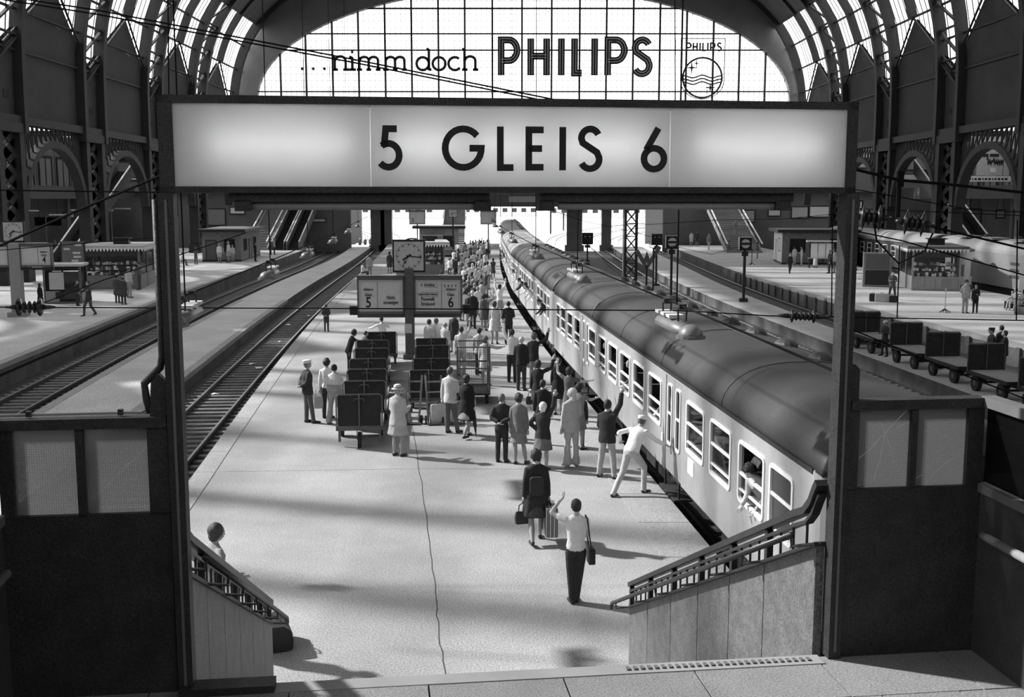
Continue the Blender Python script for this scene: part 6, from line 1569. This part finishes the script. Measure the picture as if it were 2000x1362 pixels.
for k in range(3): m = MB(); m.b2(-1.45, -1.42, 15.0, 16.3, 1.0 + k * .42, 1.18 + k * .42); m.build('side_vent', GREYP, lo2)
for k in range(4): m = MB(); m.box((-.5, 12 + k * 4.5, 3.42), (1.2, 1.8, .14)); m.build('roof_hatch', MIDG, lo2)
for k in range(3): m = MB(); m.ell((.2, 14 + k * 5, 3.45), (.3, .3, .2), 10, 5, True); m.build('roof_ventilator', DARK, lo2)
dk = thing('railway_coach', 'dark coach with small white-framed windows behind the right-hand kiosk', 'train coach', (34.05 + .33, 87, 0), R(-.6)); body_shell(dk, 30, mat('loco_roof', .36), mat('coach_green', .07, .5, var=.15))
for k in range(13):
    y = 1.2 + k * 2.2; f = MB(); ribbon(f, rrect(y, y + 1.15, 1.2, 2.15, .08, 3), .08, -1.46, -1.40, lambda u, tt, q: (tt, u, q), True); F = f.build('window_frame', WHITE, dk)
    m = MB(); m.b2(-1.44, -1.41, y, y + 1.15, 1.65, 1.71); m.build('window_bar', WHITE, F); m = MB(); m.b2(-1.428, -1.422, y, y + 1.15, 1.2, 2.15); m.build('pane', BLACK, F)
# ------------------------------------------------------------------ luggage trailers on the right service platform
def make_trailer():
    t = thing('luggage_trailer', 'x', 'luggage trailer')
    for k in range(7): m = MB(); y = -1.25 + k * .36; m.b2(-.62, .62, y, y + .34, .62, .66); m.build('deck_plank', WOOD, t)
    m = MB(); m.b2(-.65, -.6, -1.27, 1.3, .54, .66); m.b2(.6, .65, -1.27, 1.3, .54, .66); m.b2(-.65, .65, -1.3, -1.25, .54, .66); m.b2(-.65, .65, 1.27, 1.32, .54, .66); m.build('deck_frame', DARK, t)
    m = MB(); m.b2(-.64, .64, 1.22, 1.27, .66, 1.55); m.build('end_board', CARTM, t)
    m = MB(); m.tube([(-.66, 1.24, .6), (-.66, 1.24, 1.52), (-.6, 1.24, 1.58), (.6, 1.24, 1.58), (.66, 1.24, 1.52), (.66, 1.24, .6)], .022, 6); m.tube([(0, 1.2, .66), (0, 1.2, 1.57)], .018, 6); m.build('end_hoop', CARTF, t)
    for x in (-.52, .52):
        for y in (-.85, .85): m = MB(); m.cyl((x - .07, y, .27), (x + .07, y, .27), .27, 18); W_ = m.build('wheel', RUBBER, t); m = MB(); m.cyl((x - .075, y, .27), (x + .075, y, .27), .1, 10); m.build('hub', CARTF, W_)
    m = MB(); m.bar((-.5, .85, .3), (.5, .85, .3), .07); m.bar((-.5, -.85, .3), (.5, -.85, .3), .07); m.bar((0, -.9, .45), (0, .9, .45), .08); m.bar((0, 1.3, .4), (0, 1.75, .35), .06); m.build('chassis', DARK, t)
    return t
tr = make_trailer()
TRL = ['rearmost luggage trailer of the train of trailers, beside the porter', 'second luggage trailer from the porter with a plank deck', 'third luggage trailer from the porter', 'luggage trailer in front of the three standing people', 'nearest luggage trailer at the right edge of the picture']
for i, y in enumerate((47.2, 42.9, 39.6, 36.3, 33.0)):
    o = tr if i == 0 else copy_tree(tr); x = (SRL(y) + SRR(y)) / 2; o.location = (x, y, -.4); o.rotation_euler = (0, 0, heading(SRR, y)); o['label'] = TRL[i]; o['group'] = 'luggage trailers'
tc_ = thing('electric_tug', 'low flat electric tug with a wire seat frame beside the right portal post', 'tug', (15.9, 50.3, -.4), heading(SRR, 50))
m = MB(); m.b2(-.65, .65, -1.3, 1.0, .55, .66); m.build('platform', WOOD, tc_); m = MB(); m.b2(-.6, .6, -1.2, .9, .25, .55); m.build('battery_box', DARK, tc_)
m = MB(); m.tube([(-.5, .9, .66), (-.5, .95, 1.25), (.5, .95, 1.25), (.5, .9, .66)], .025, 6); m.tube([(-.5, .92, 1.0), (.5, .92, 1.0)], .02, 6); m.build('seat_frame', CARTF, tc_); m = MB(); m.b2(-.45, .45, .5, .95, .7, .95); m.build('seat_box', DARK, tc_)
for x in (-.55, .55):
    for y in (-.9, .6): m = MB(); m.cyl((x - .08, y, .27), (x + .08, y, .27), .27, 18); m.build('wheel', RUBBER, tc_)
P('porter in dark clothes and white cap standing behind the luggage trailers', HF(1727, 626, 696, -.4), z=-.4, face=110, top='jacket', tv=.04, bot='trousers', bv=.03, hair='short', hv=.05, aL='bent', aR='bent', legs='apart', hat='cap', hatv=.75)
for px, py, hat_, fc, lb in ((1938, 640, 'uniform', 90, 'person in dark cap, left of the three behind the luggage trailers'), (1957, 635, None, 20, 'bareheaded dark-haired person of the three behind the luggage trailers'), (1964, 645, None, 60, 'person in dark jacket turned away, right of the three behind the trailers')):
    P(lb, HT(px, py, 1.74, -.4), z=-.4, face=fc, top='jacket', tv=.02, bot='trousers', bv=.02, hair='short', hv=.03, hat=hat_, hatv=.03, aL='bent', wide=1.12)
# ------------------------------------------------------------------ overhead lamps, wires, insulators
LAMPM = mat('lamp_enamel', .14, .45, .1, var=.2); WIREM = mat('wire', .008, .9, 0, var=0, spec=.05); INS = mat('insulator_glaze', .03, .25, var=.1)
def make_lamp():
    t = thing('overhead_lamp', 'x', 'lamp')
    m = MB(); n = 8
    m.loft([[Vector((.13 * math.cos(a), y, .11 * math.sin(a) - .02)) for a in np.linspace(-.25, PI + .25, n)] + [Vector((.115 * math.cos(a), y, .095 * math.sin(a) - .03)) for a in np.linspace(PI + .25, -.25, n)] for y in (-.75, .75)]); m.build('trough', LAMPM, t, True)
    m = MB(); m.ell((0, -.75, -.05), (.16, .17, .16), 14, 6, True); m.build('end_dome', LAMPM, t, True); m = MB(); m.cyl((0, -.75, -.07), (0, -.75, -.03), .19, 16); m.build('dome_rim', LAMPM, t)
    for y in (.1, .42, .74): m = MB(); m.box((0, y, .13), (.2, .2, .04)); m.build('reflector_plate', LIGHTG, t)
    for y in (-.3, .55): m = MB(); m.tube([(-.05, y, .1), (-.06, y, .26), (.06, y, .26), (.05, y, .1)], .014, 6); m.box((0, y, .29), (.1, .08, .07)); m.build('clamp', DARK, t)
    m = MB(); m.tube([(0, 0, .3), (0, 0, 12)], .012, 5); m.build('dropper', WIREM, t)
    return t
lp = make_lamp(); LMP = [(-4.75, 15.9), (-5.5, 25.0), (-6.3, 34), (-7.3, 45), (-8.6, 58), (-9.9, 71), (2.2, 14.6), (1.43, 24), (.72, 33.3), (.0, 45.5), (-.6, 58), (-1.1, 71)]
WORD = ['first', 'second', 'third', 'fourth', 'fifth', 'sixth']
for i, (x, y) in enumerate(LMP):
    o = lp if i == 0 else copy_tree(lp); o.location = (x, y, 4.42); o.rotation_euler = (0, 0, R(5.5)); o['group'] = 'overhead lamps'
    o['label'] = '%s overhead lamp from the viewer on the %s strand of the middle platform' % (WORD[i % 6], 'left' if i < 6 else 'right')
def wire(pts, r, label, cat='wire', name='overhead_wire', m_=None):
    p0 = Vector(pts[0]); m = MB(); m.tube([Vector(p) - p0 for p in pts], r, 5); o = m.build(name, m_ or WIREM); o.location = p0; return tag(o, label, cat)
wire([(LMP[0][0] + .75, 8.0, 4.72)] + [(x, y, 4.72) for x, y in LMP[:6]] + [(-11.5, 88, 4.75)], .014, 'carrier wire stringing the left row of overhead lamps')
wire([(2.65, 8.3, 4.72)] + [(x, y, 4.72) for x, y in LMP[6:]] + [(-1.6, 88, 4.75), (-2.2, 130, 4.8)], .014, 'carrier wire stringing the right row of overhead lamps over the train')
def insulator(par, p, d, L=.5, r=.13, n=5):
    p = Vector(p); d = Vector(d).normalized(); m = MB()
    m.tube([p - d * L * .62, p + d * L * .62], .035, 8); m.tube([p - d * L * 1.05, p - d * L * .6], [.02, .045], 8); m.tube([p + d * L * .6, p + d * L * 1.1], [.05, .02], 8)
    for i in range(n):
        t_ = -L * .45 + L * .9 * i / (n - 1); rr = r if i in (0, n - 1) else r * .68
        m.tube([p + d * (t_ - .035), p + d * t_, p + d * (t_ + .035)], [.05, rr, .05], 14)
    return m.build('insulator', INS, par, True)
YS = 19.0
cs = thing('cross_span', 'taut cross-span wire with ribbed insulators crossing the whole picture', 'wire', (0, YS, 4.2))
a_, b_ = AY(-60, 600, YS), AY(2100, 628, YS); off = Vector((0, YS, 4.2))
m = MB(); m.tube([a_ - off, AY(125, 601, YS) - off, AY(750, 603, YS) - off, AY(1330, 607, YS) - off, AY(1500, 617, YS) - off, b_ - off], .011, 5); m.build('wire', WIREM, cs)
insulator(cs, AY(58, 600, YS) - off, (1, 0, 0), .40, .16, 5); insulator(cs, AY(1568, 618, YS) - off, (1, 0, -.03), .42, .12, 6)
ip = thing('insulator_pair', 'pair of large ribbed insulators hanging right of the portal post', 'insulator', (4.9, 14, 5.85)); off = Vector((4.9, 14, 5.85))
insulator(ip, AY(1702, 425, 14) - off, (1, -.3, -.05), .22, .17, 4); insulator(ip, AY(1786, 436, 14) - off, (1, -.3, -.12), .22, .17, 4)
m = MB(); m.tube([AY(1757, 340, 14) - off, AY(1753, 425, 14) - off], .03, 6); m.box(AY(1758, 350, 14) - off, (.08, .06, .2)); m.build('hanger', WIREM, ip)
m = MB(); m.tube([AY(1640, 324, 14) - off, AY(1757, 352, 14) - off, AY(1850, 360, 14) - off, AY(2080, 385, 14) - off], .02, 6); m.build('suspension_cable', WIREM, ip)
m = MB(); m.tube([AY(1706, 430, 14) - off, AY(1712, 470, 14) - off, AY(1755, 515, 14) - off, AY(1806, 490, 14) - off, AY(1822, 455, 14) - off], .012, 5); m.build('jumper_wire', WIREM, ip)
m = MB(); m.tube([AY(1815, 442, 14) - off, AY(2080, 505, 14) - off], .014, 5); m.build('tail_wire', WIREM, ip)
def wpx(pts, Y, r, label): wire([AY(a, b, Y) for a, b in pts], r, label)
wpx([(-40, -15), (190, 20), (700, 118), (1140, 206)], 21, .016, 'upper of two parallel wires sloping down across the great window')
wpx([(-40, -8), (190, 28), (700, 124), (1110, 206)], 21.4, .016, 'lower of two parallel wires sloping down across the great window')
wpx([(-40, 502), (0, 480), (150, 412), (322, 340)], 17, .022, 'thick dark wire climbing from the left edge to the portal post')
wpx([(-40, 371), (160, 374), (330, 376)], 24, .016, 'level wire crossing the left arcade at the height of the clock')
wpx([(-40, 492), (95, 481), (330, 462)], 40, .016, 'thin wire sagging in front of the left kiosk roof')
wpx([(85, 592), (200, 548), (330, 505), (480, 455)], 19, .01, 'thin stay wire rising from the left insulator')
wpx([(1318, -20), (1319, 205)], 30, .015, 'hanging wire in front of the right part of the great window')
wpx([(328, -20), (330, 195)], 22, .015, 'hanging wire above the left end of the track sign')
wpx([(1640, 362), (1640, 365), (1900, 410), (2080, 418)], 26, .012, 'thin wire above the right-hand train')
wpx([(1660, 642), (1800, 700), (2080, 810)], 18, .012, 'thin sloping wire in front of the luggage trailers')
wpx([(1640, 445), (1760, 470), (2080, 560)], 22, .014, 'dark wire sloping across the right-hand kiosk roof')
wpx([(1640, 406), (2080, 425)], 30, .012, 'level thin wire above the pair of large insulators')
wpx([(1060, 405), (1140, 432), (1232, 452), (1300, 470)], 83.2, .02, 'wire bracing the lattice mast behind the train')
wpx([(1232, 441), (1400, 430), (1530, 428), (1660, 415)], 83.2, .02, 'wire crossing above the right platform stairs')
wire([AY(1310, 480, 76.2), AY(1390, 497, 73), AY(1452, 480, 70)], .015, 'slack wire between the signals on the right')
wpx([(1757, 480), (1752, 622)], 19, .012, 'hanging wire beside the person with luggage on the right'); wpx([(1987, 430), (1985, 626)], 19, .012, 'hanging wire at the right edge before the bench'); wpx([(1626, 400), (1624, 619)], 19, .012, 'hanging wire left of the right portal post')
# ------------------------------------------------------------------ mast and signals behind the train
ms = thing('lattice_mast', 'tall dark lattice mast standing behind the train', 'mast', (9.0, 83.5, BED))
for x in (-.42, .42):
    for y in (-.3, .3): m = MB(); m.box((x, y, 5.5), (.14, .14, 11)); m.build('mast_leg', DARK, ms)
for k in range(11):
    z = .3 + k
    m = MB(); m.bar((-.42, -.3, z), (.42, -.3, z + 1), .09); m.bar((.42, -.3, z), (-.42, -.3, z + 1), .09); m.bar((-.42, -.3, z), (.42, -.3, z), .07); m.build('lacing', DARK, ms)
m = MB(); m.bar((-1.5, -.3, 7.2), (2.2, -.3, 7.2), .1); m.build('cross_arm', DARK, ms); m = MB(); m.tube([(-.62, -.4, 0), (-.62, -.4, 11)], .05, 6); m.build('down_pipe', LIGHTG, ms)
def signal(px, top, bot, base, z, label, disc=True):
    p = G(px, base, z); Y = p.y; zt, zb = AY(px, top, Y).z - z, AY(px, bot, Y).z - z; w = zt - zb
    t = thing('track_signal', label, 'signal', (p.x, Y, z))
    m = MB(); m.tube([(0, 0, 0), (0, 0, zb)], .09, 8); m.build('post', DARK, t); m = MB(); m.box((0, .05, .12), (.5, .4, .24)); m.build('foot', DARK, t)
    m = MB(); m.box((0, -.1, (zt + zb) / 2), (w, .2, w)); B = m.build('signal_box', BLACK, t)
    m = MB(); m.b2(-w / 2 - .03, -w / 2, -.25, .05, zb, zt + .03); m.b2(-w / 2, w / 2, -.25, .05, zt, zt + .03); m.build('hood', LIGHTG, B)
    zc = (zt + zb) / 2
    if disc:
        m = MB(); m.cyl((0, -.21, zc), (0, -.2, zc), w * .36, 24); D = m.build('white_disc', LIGHTG, B); m = MB(); m.box((0, -.22, zc), (w * .8, .02, w * .18)); m.build('disc_bar', BLACK, D)
    else:
        for s in (-1, 1): m = MB(); m.cyl((s * w * .2, -.22, zc + w * .18), (s * w * .2, -.2, zc + w * .18), w * .05, 10); m.build('lens', WHITE, B)
    m = MB(); m.box((0, -.05, zb - .25), (w * .5, .15, .3)); m.build('junction_box', DARK, t)
    m = MB(); m.b2(-.5, .5, -.03, .03, zb - .05, zb + .0); m.build('bracket', DARK, t)
signal(1310, 461, 485, 590, BED, 'track signal with a barred white disc right of the lattice mast'); signal(1452, 464, 488, 590, -.4, 'track signal with a barred white disc on the right service platform')
signal(1281, 457, 478, 560, BED, 'dark square light signal between the mast and the barred discs', False); signal(1147, 455, 477, 512, BED, 'dark square light signal left of the lattice mast', False)
p = G(1262, 578, BED); t = thing('letter_marker', 'dark W-shaped marker on a post right of the lattice mast', 'sign', (p.x, p.y, BED))
m = MB(); m.tube([(0, 0, 0), (0, 0, 2.3)], .08, 8); m.build('post', DARK, t)
m = MB(); Z0 = 2.2; ribbon(m, [(-.75, Z0 + 1.15), (-.15, Z0 + .15), (0, Z0 + .75), (.15, Z0 + .15), (.95, Z0 + 1.45)], .3, -.06, .02, lambda u, tt, q: (u, tt, q)); m.build('letter_plate', GREYP, t)
p = G(1275, 580, BED); t = thing('marker_post', 'plain dark post just right of the W-shaped marker', 'post', (p.x, p.y, BED)); m = MB(); m.tube([(0, 0, 0), (0, 0, 3.6)], .07, 8); m.build('shaft', DARK, t); m = MB(); m.box((0, 0, .15), (.3, .3, .3)); m.build('foot', DARK, t)
# ------------------------------------------------------------------ people in the train windows
def rider(k, wi, label, lean=.45, dy=0.0, out=.30, **kw):
    a, b = WINS[wi]; p, rot = coach_pt(k, (a + b) / 2 + dy, ZF + .08, -HW + out)
    person(label, p.x, p.y, ZF + .08, face=92 + math.degrees(rot) + kw.pop('turn', 0), h=kw.pop('h', 1.66), lean=lean, half=True, bot='trousers', legs='stand', vox=.024, group='people leaning from the train', **kw)
rider(0, 1, 'person with dark hair hanging far out of the nearest open coach window', .6, .1, .30, tv=.5, hair='curly', hv=.02, aL='lap', aR='lap', turn=25)
rider(0, 4, 'fair-haired person looking out just beyond the near coach door', .30, 0, .42, tv=.65, hair='bob', hv=.2, aL='lap', aR='lap', turn=30, fem=True)
rider(0, 6, 'person with long hair propped in the third window beyond the near coach door', .35, 0, .36, tv=.3, hair='long', hv=.06, aL='lap', aR='lap', fem=True)
rider(0, 8, 'person peering from the fifth window beyond the near coach door', .35, 0, .36, tv=.4, hair='short', hv=.04, aL='lap', aR='lap')
rider(0, 2, 'person seated behind the half-open second coach window', .0, .1, .75, tv=.25, hair='short', hv=.04, aL='lap', aR='lap', h=1.45)
rider(1, 1, 'person leaning out of the first window of the second coach', .7, 0, .15, tv=.06, hair='short', hv=.03, aL='fwd', aR='lap'); rider(1, 4, 'person in white waving from the second coach', .7, 0, .15, tv=.8, hair='short', hv=.04, aL='up', aR='lap')
rider(1, 5, 'person in white leaning out next to the waving one', .6, 0, .15, tv=.75, hair='bob', hv=.04, aL='lap', aR='fwd'); rider(1, 7, 'person in dark leaning from the middle of the second coach', .7, 0, .12, tv=.05, hair='short', hv=.03, aL='fwd', aR='fwd'); rider(1, 10, 'person in white at the far windows of the second coach', .6, 0, .15, tv=.75, hair='short', hv=.05, aL='lap', aR='up')
rider(2, 4, 'person leaning from the pale-roofed coach', .6, 0, .15, tv=.6, hair='short', hv=.04, aL='lap', aR='up'); rider(2, 8, 'person leaning from the far half of the pale-roofed coach', .6, 0, .15, tv=.1, hair='short', hv=.04, aL='fwd', aR='lap')
# ------------------------------------------------------------------ backdrop of the aisles: galleries, shop fronts, windows
LIT = mat('sign_white', .75, .5, var=.05)
def panel_at(px0, px1, py0, py1, Y, label, m_, cat='sign', name='shop_sign', frame=True, th=.15):
    a, b = AY(px0, py1, Y), AY(px1, py0, Y); t = thing(name, label, cat, (a.x, Y, a.z)); w, h_ = b.x - a.x, b.z - a.z
    m = MB(); m.b2(0, w, -th, 0, 0, h_); m.build('panel', m_, t)
    if frame: m = MB(); ribbon(m, [(0, 0), (w, 0), (w, h_), (0, h_)], .12, -th - .04, -th + .02, lambda u, tt, q: (u, tt, q), True); m.build('frame', DARK, t)
    if Y < 147:
        for u in (w * .15, w * .85): m = MB(); m.tube([(u, -.05, h_), (u, -.05, 13.75 - a.z)], .03, 5); m.build('hanger_rod', DARK, t)
    return t, w, h_
YE = 148.0
for a in ((212, 272, 347, 352, LIT, 'thin bright light band under the left arcade'), (205, 245, 356, 378, MIDG, 'pale shop sign under the left arcade, left of the escalator'), (145, 168, 345, 362, MIDG, 'small pale sign behind the left column'), (205, 285, 292, 315, FROST, 'dull upper window panel at the far end of the left aisle'),
          (70, 120, 425, 440, FROST, 'dim shop window low behind the left columns'), (126, 146, 415, 426, LIT, 'small white departure panel behind the left clock'), (380, 440, 408, 440, MIDG, 'pale hoarding behind the brick hut'), (597, 636, 427, 434, LIT, 'narrow white band sign right of the left escalators'), (450, 478, 405, 418, LIT, 'small white notice right of the hoarding behind the brick hut')):
    panel_at(*a[:4], 127 if a[0] < 190 else YE if a[3] < 372 else 149.3, a[5], a[4])
# left: lamps on curved arms along the distant platform edge
for i, (px, py) in enumerate(((60, 412), (112, 420), (155, 411), (205, 412), (240, 408))):
    Y = 112; p = AY(px, py, Y); t = thing('arm_lamp', '%s of the small curved-arm lamps under the left arcade' % ('first', 'second', 'third', 'fourth', 'fifth')[i], 'lamp', (p.x - 1.2, Y, 0), 0, 'arm lamps'); m = MB(); m.tube([(0, 0, 0), (0, 0, p.z - .35), (.25, 0, p.z), (.5, 0, p.z)], .05, 6); m.build('arm', GREYP, t); m = MB(); m.b2(.4, 2.0, -.12, .12, p.z - .05, p.z + .08); m.build('lamp_head', LIGHTG, t)
wl = bpy.data.objects['wall_outer_left']; wr = bpy.data.objects['wall_outer_right']
for sd_, W_, x in ((-1, wl, HX - 57 + .22), (1, wr, HX + 57 - .22)):
    for k in range(6):
        y = 116 + k * 5.2
        for z0, z1 in ((7.6, 11.2),):
            m = MB(); m.b2(x, x - sd_ * .05, y, y + 3.6, z0, z1); pn = m.build('window_pane', MIDG, W_)
            m = MB(); ribbon(m, [(y, z0), (y + 3.6, z0), (y + 3.6, z1), (y, z1)], .25, x - sd_ * .02, x - sd_ * .12, lambda u, tt, q: (tt, u, q), True); ribbon(m, [(y + 1.8, z0), (y + 1.8, z1)], .12, x - sd_ * .02, x - sd_ * .12, lambda u, tt, q: (tt, u, q)); m.build('window_frame', DARK, W_)
    m = MB(); m.b2(x, x - sd_ * 6, 30, 147, 6.2, 6.7); m.b2(x - sd_ * 5.9, x - sd_ * 6, 30, 147, 6.7, 7.6); m.build('gallery', GREYP, W_)
    for k in range(8): y = 60 + k * 11; m = MB(); m.cyl((x - sd_ * 5.5, y, 0), (x - sd_ * 5.5, y, 6.2), .2, 10); m.build('gallery_post', GREYP, W_)
t, w, h_ = panel_at(1906, 1972, 296, 343, 126, 'pale fascia with dark script lettering under the right arcade', LIGHTG, frame=False)
m = MB(); ribbon(m, [(w * (.3 + .5 * i / 24), h_ * (.55 + .09 * math.sin(i * 1.9) + (.12 if i in (0, 1, 9, 10) else 0))) for i in range(25)], .16, -.2, -.16, lambda u, tt, q: (u, tt, q)); m.build('script_lettering', DARK, t); m = MB(); m.b2(w * .42, w * .58, -.2, -.16, h_ * .12, h_ * .32); m.build('clock_plate', WHITE, t)
for x0 in (.05, .38): m = MB(); m.b2(w * x0, w * (x0 + .28), -.2, -.16, h_ * .78, h_ * .9); m.build('window_slot', DARK, t)
t, w, h_ = panel_at(1866, 1974, 344, 355, 125, 'long white shop band with small lettering under the right arcade', LIT, frame=False)
m = MB(); rr = random.Random(9); x = .3
while x < w - .4: ww = rr.uniform(.12, .35); m.b2(x, x + ww, -.19, -.16, h_ * .3, h_ * .65); x += ww + .15
m.build('small_lettering', DARK, t)
for a in ((1684, 1704, 287, 308, LIT, 'white square sign above the right arcade spandrel'), (1716, 1724, 288, 308, LIT, 'narrow white sign beside the right column'), (1664, 1706, 315, 328, LIGHTG, 'arrow-ended pale sign right of the portal post'), (1750, 1826, 300, 332, MIDG, 'broad grey wall panel under the right arcade'), (1745, 1826, 340, 352, LIGHTG, 'pale gallery band under the right arcade'),
          (1580, 1624, 403, 424, LIT, 'bright white poster behind the right hut roof'), (1545, 1578, 404, 426, LIGHTG, 'grey poster left of the bright white poster'), (1447, 1474, 411, 434, LIGHTG, 'pale notice beside the right-hand stairs'), (1500, 1524, 408, 422, LIT, 'small white board right of the right-hand stairs'), (1886, 1916, 408, 436, MIDG, 'grey advertisement above the right-hand railcar'), (1944, 1962, 410, 426, LIT, 'small white lit sign above the right-hand railcar')):
    panel_at(*a[:4], (148.0 if a[3] < 372 else 149.3) if a[0] < 1800 else 128, a[5], a[4])
# dark arched parapet wall and sunny sidings outside
PARW = mat('viaduct_wall', .12, .9, var=.2)
m = MB(); m.prism([(0, 0), (46, 0), (46, 2.6), (20, 5.5), (0, 7.2)], 'y', 0, 1.0); o = m.build('viaduct_wall', PARW); o.location = (21.5, 178, BED); struct(o)
m = MB(); m.b2(-60, -24, 0, 1, 0, 7.0); o = m.build('viaduct_wall', PARW); o.location = (0, 176, BED); struct(o)
for i, (px, h_) in enumerate(((1075, 9), (1100, 8), (1185, 7), (1290, 8))):
    Y = 230 + i * 25; t = thing('outdoor_mast', '%s catenary mast from the left outside in the sun' % ('first', 'second', 'third', 'fourth')[i], 'mast', ((px - 1000) * Y / FPX, Y, BED)); m = MB(); m.box((0, 0, h_ / 2), (.35, .35, h_)); m.build('shaft', DARK, t); m = MB(); m.bar((-2.5, 0, h_ - 2), (2.5, 0, h_ - 2), .15); m.bar((-2.5, 0, h_ - 2), (0, 0, h_ - .8), .1); m.build('arm', DARK, t)
for i, (x, y, w, h_, d) in enumerate(((-42, 415, 30, 6, 14), (36, 425, 44, 5, 16), (105, 415, 36, 6.5, 14), (-4, 470, 34, 4.6, 18))):
    t = thing('distant_building', ('low pale building outside left of the piers', 'low pale shed outside right of the train end', 'pale building outside behind the right viaduct wall', 'farthest low building beyond the tracks')[i], 'building', (x, y, BED)); m = MB(); m.b2(-w / 2, w / 2, 0, d, 0, h_); m.build('walls', LIGHTG, t); m = MB(); m.b2(-w / 2 - .4, w / 2 + .4, -.4, d + .4, h_, h_ + .4); m.build('roof', GREYP, t)
    for k in range(int(w / 4)): m = MB(); m.b2(-w / 2 + 1 + k * 4, -w / 2 + 3 + k * 4, -.06, 0, h_ * .4, h_ * .75); m.build('window', DARK, t)
# litter on the tracks and dome stacks
random.seed(4)
for i in range(16):
    f_, y, w_ = random.choice(((T5, random.uniform(35, 70), 'left of the middle platform'), (T7, random.uniform(36, 60), 'beside the luggage trailers'), (T8, random.uniform(50, 75), 'below the right platform wall')))
    x = f_(y) + random.uniform(-.5, .5); s_ = random.uniform(.1, .22)
    m = MB(); q = [(random.uniform(.6, 1) * s_ * math.cos(k * PI / 3), random.uniform(.6, 1) * s_ * math.sin(k * PI / 3)) for k in range(6)]
    m.add([(a, b, random.uniform(0, .06)) for a, b in q] + [(0, 0, .07)], [(k, (k + 1) % 6, 6) for k in range(6)]); o = m.build('paper_scrap', WHITE); o.location = (x, y, RAIL - .16); tag(o, 'scrap of pale paper lying between the rails ' + w_, 'litter', 'paper scraps on the tracks')
# ------------------------------------------------------------------ finish
finish_people()
def fonts_to_mesh():
    bpy.context.view_layer.update()
    dg = bpy.context.evaluated_depsgraph_get()
    for o in [o for o in col.objects if o.type == 'FONT']:
        me = bpy.data.meshes.new_from_object(o.evaluated_get(dg)); n = bpy.data.objects.new(o.name, me); col.objects.link(n)
        n.parent = o.parent; n.matrix_local = o.matrix_local.copy()
        nm = o.name; bpy.data.objects.remove(o); n.name = nm
fonts_to_mesh()
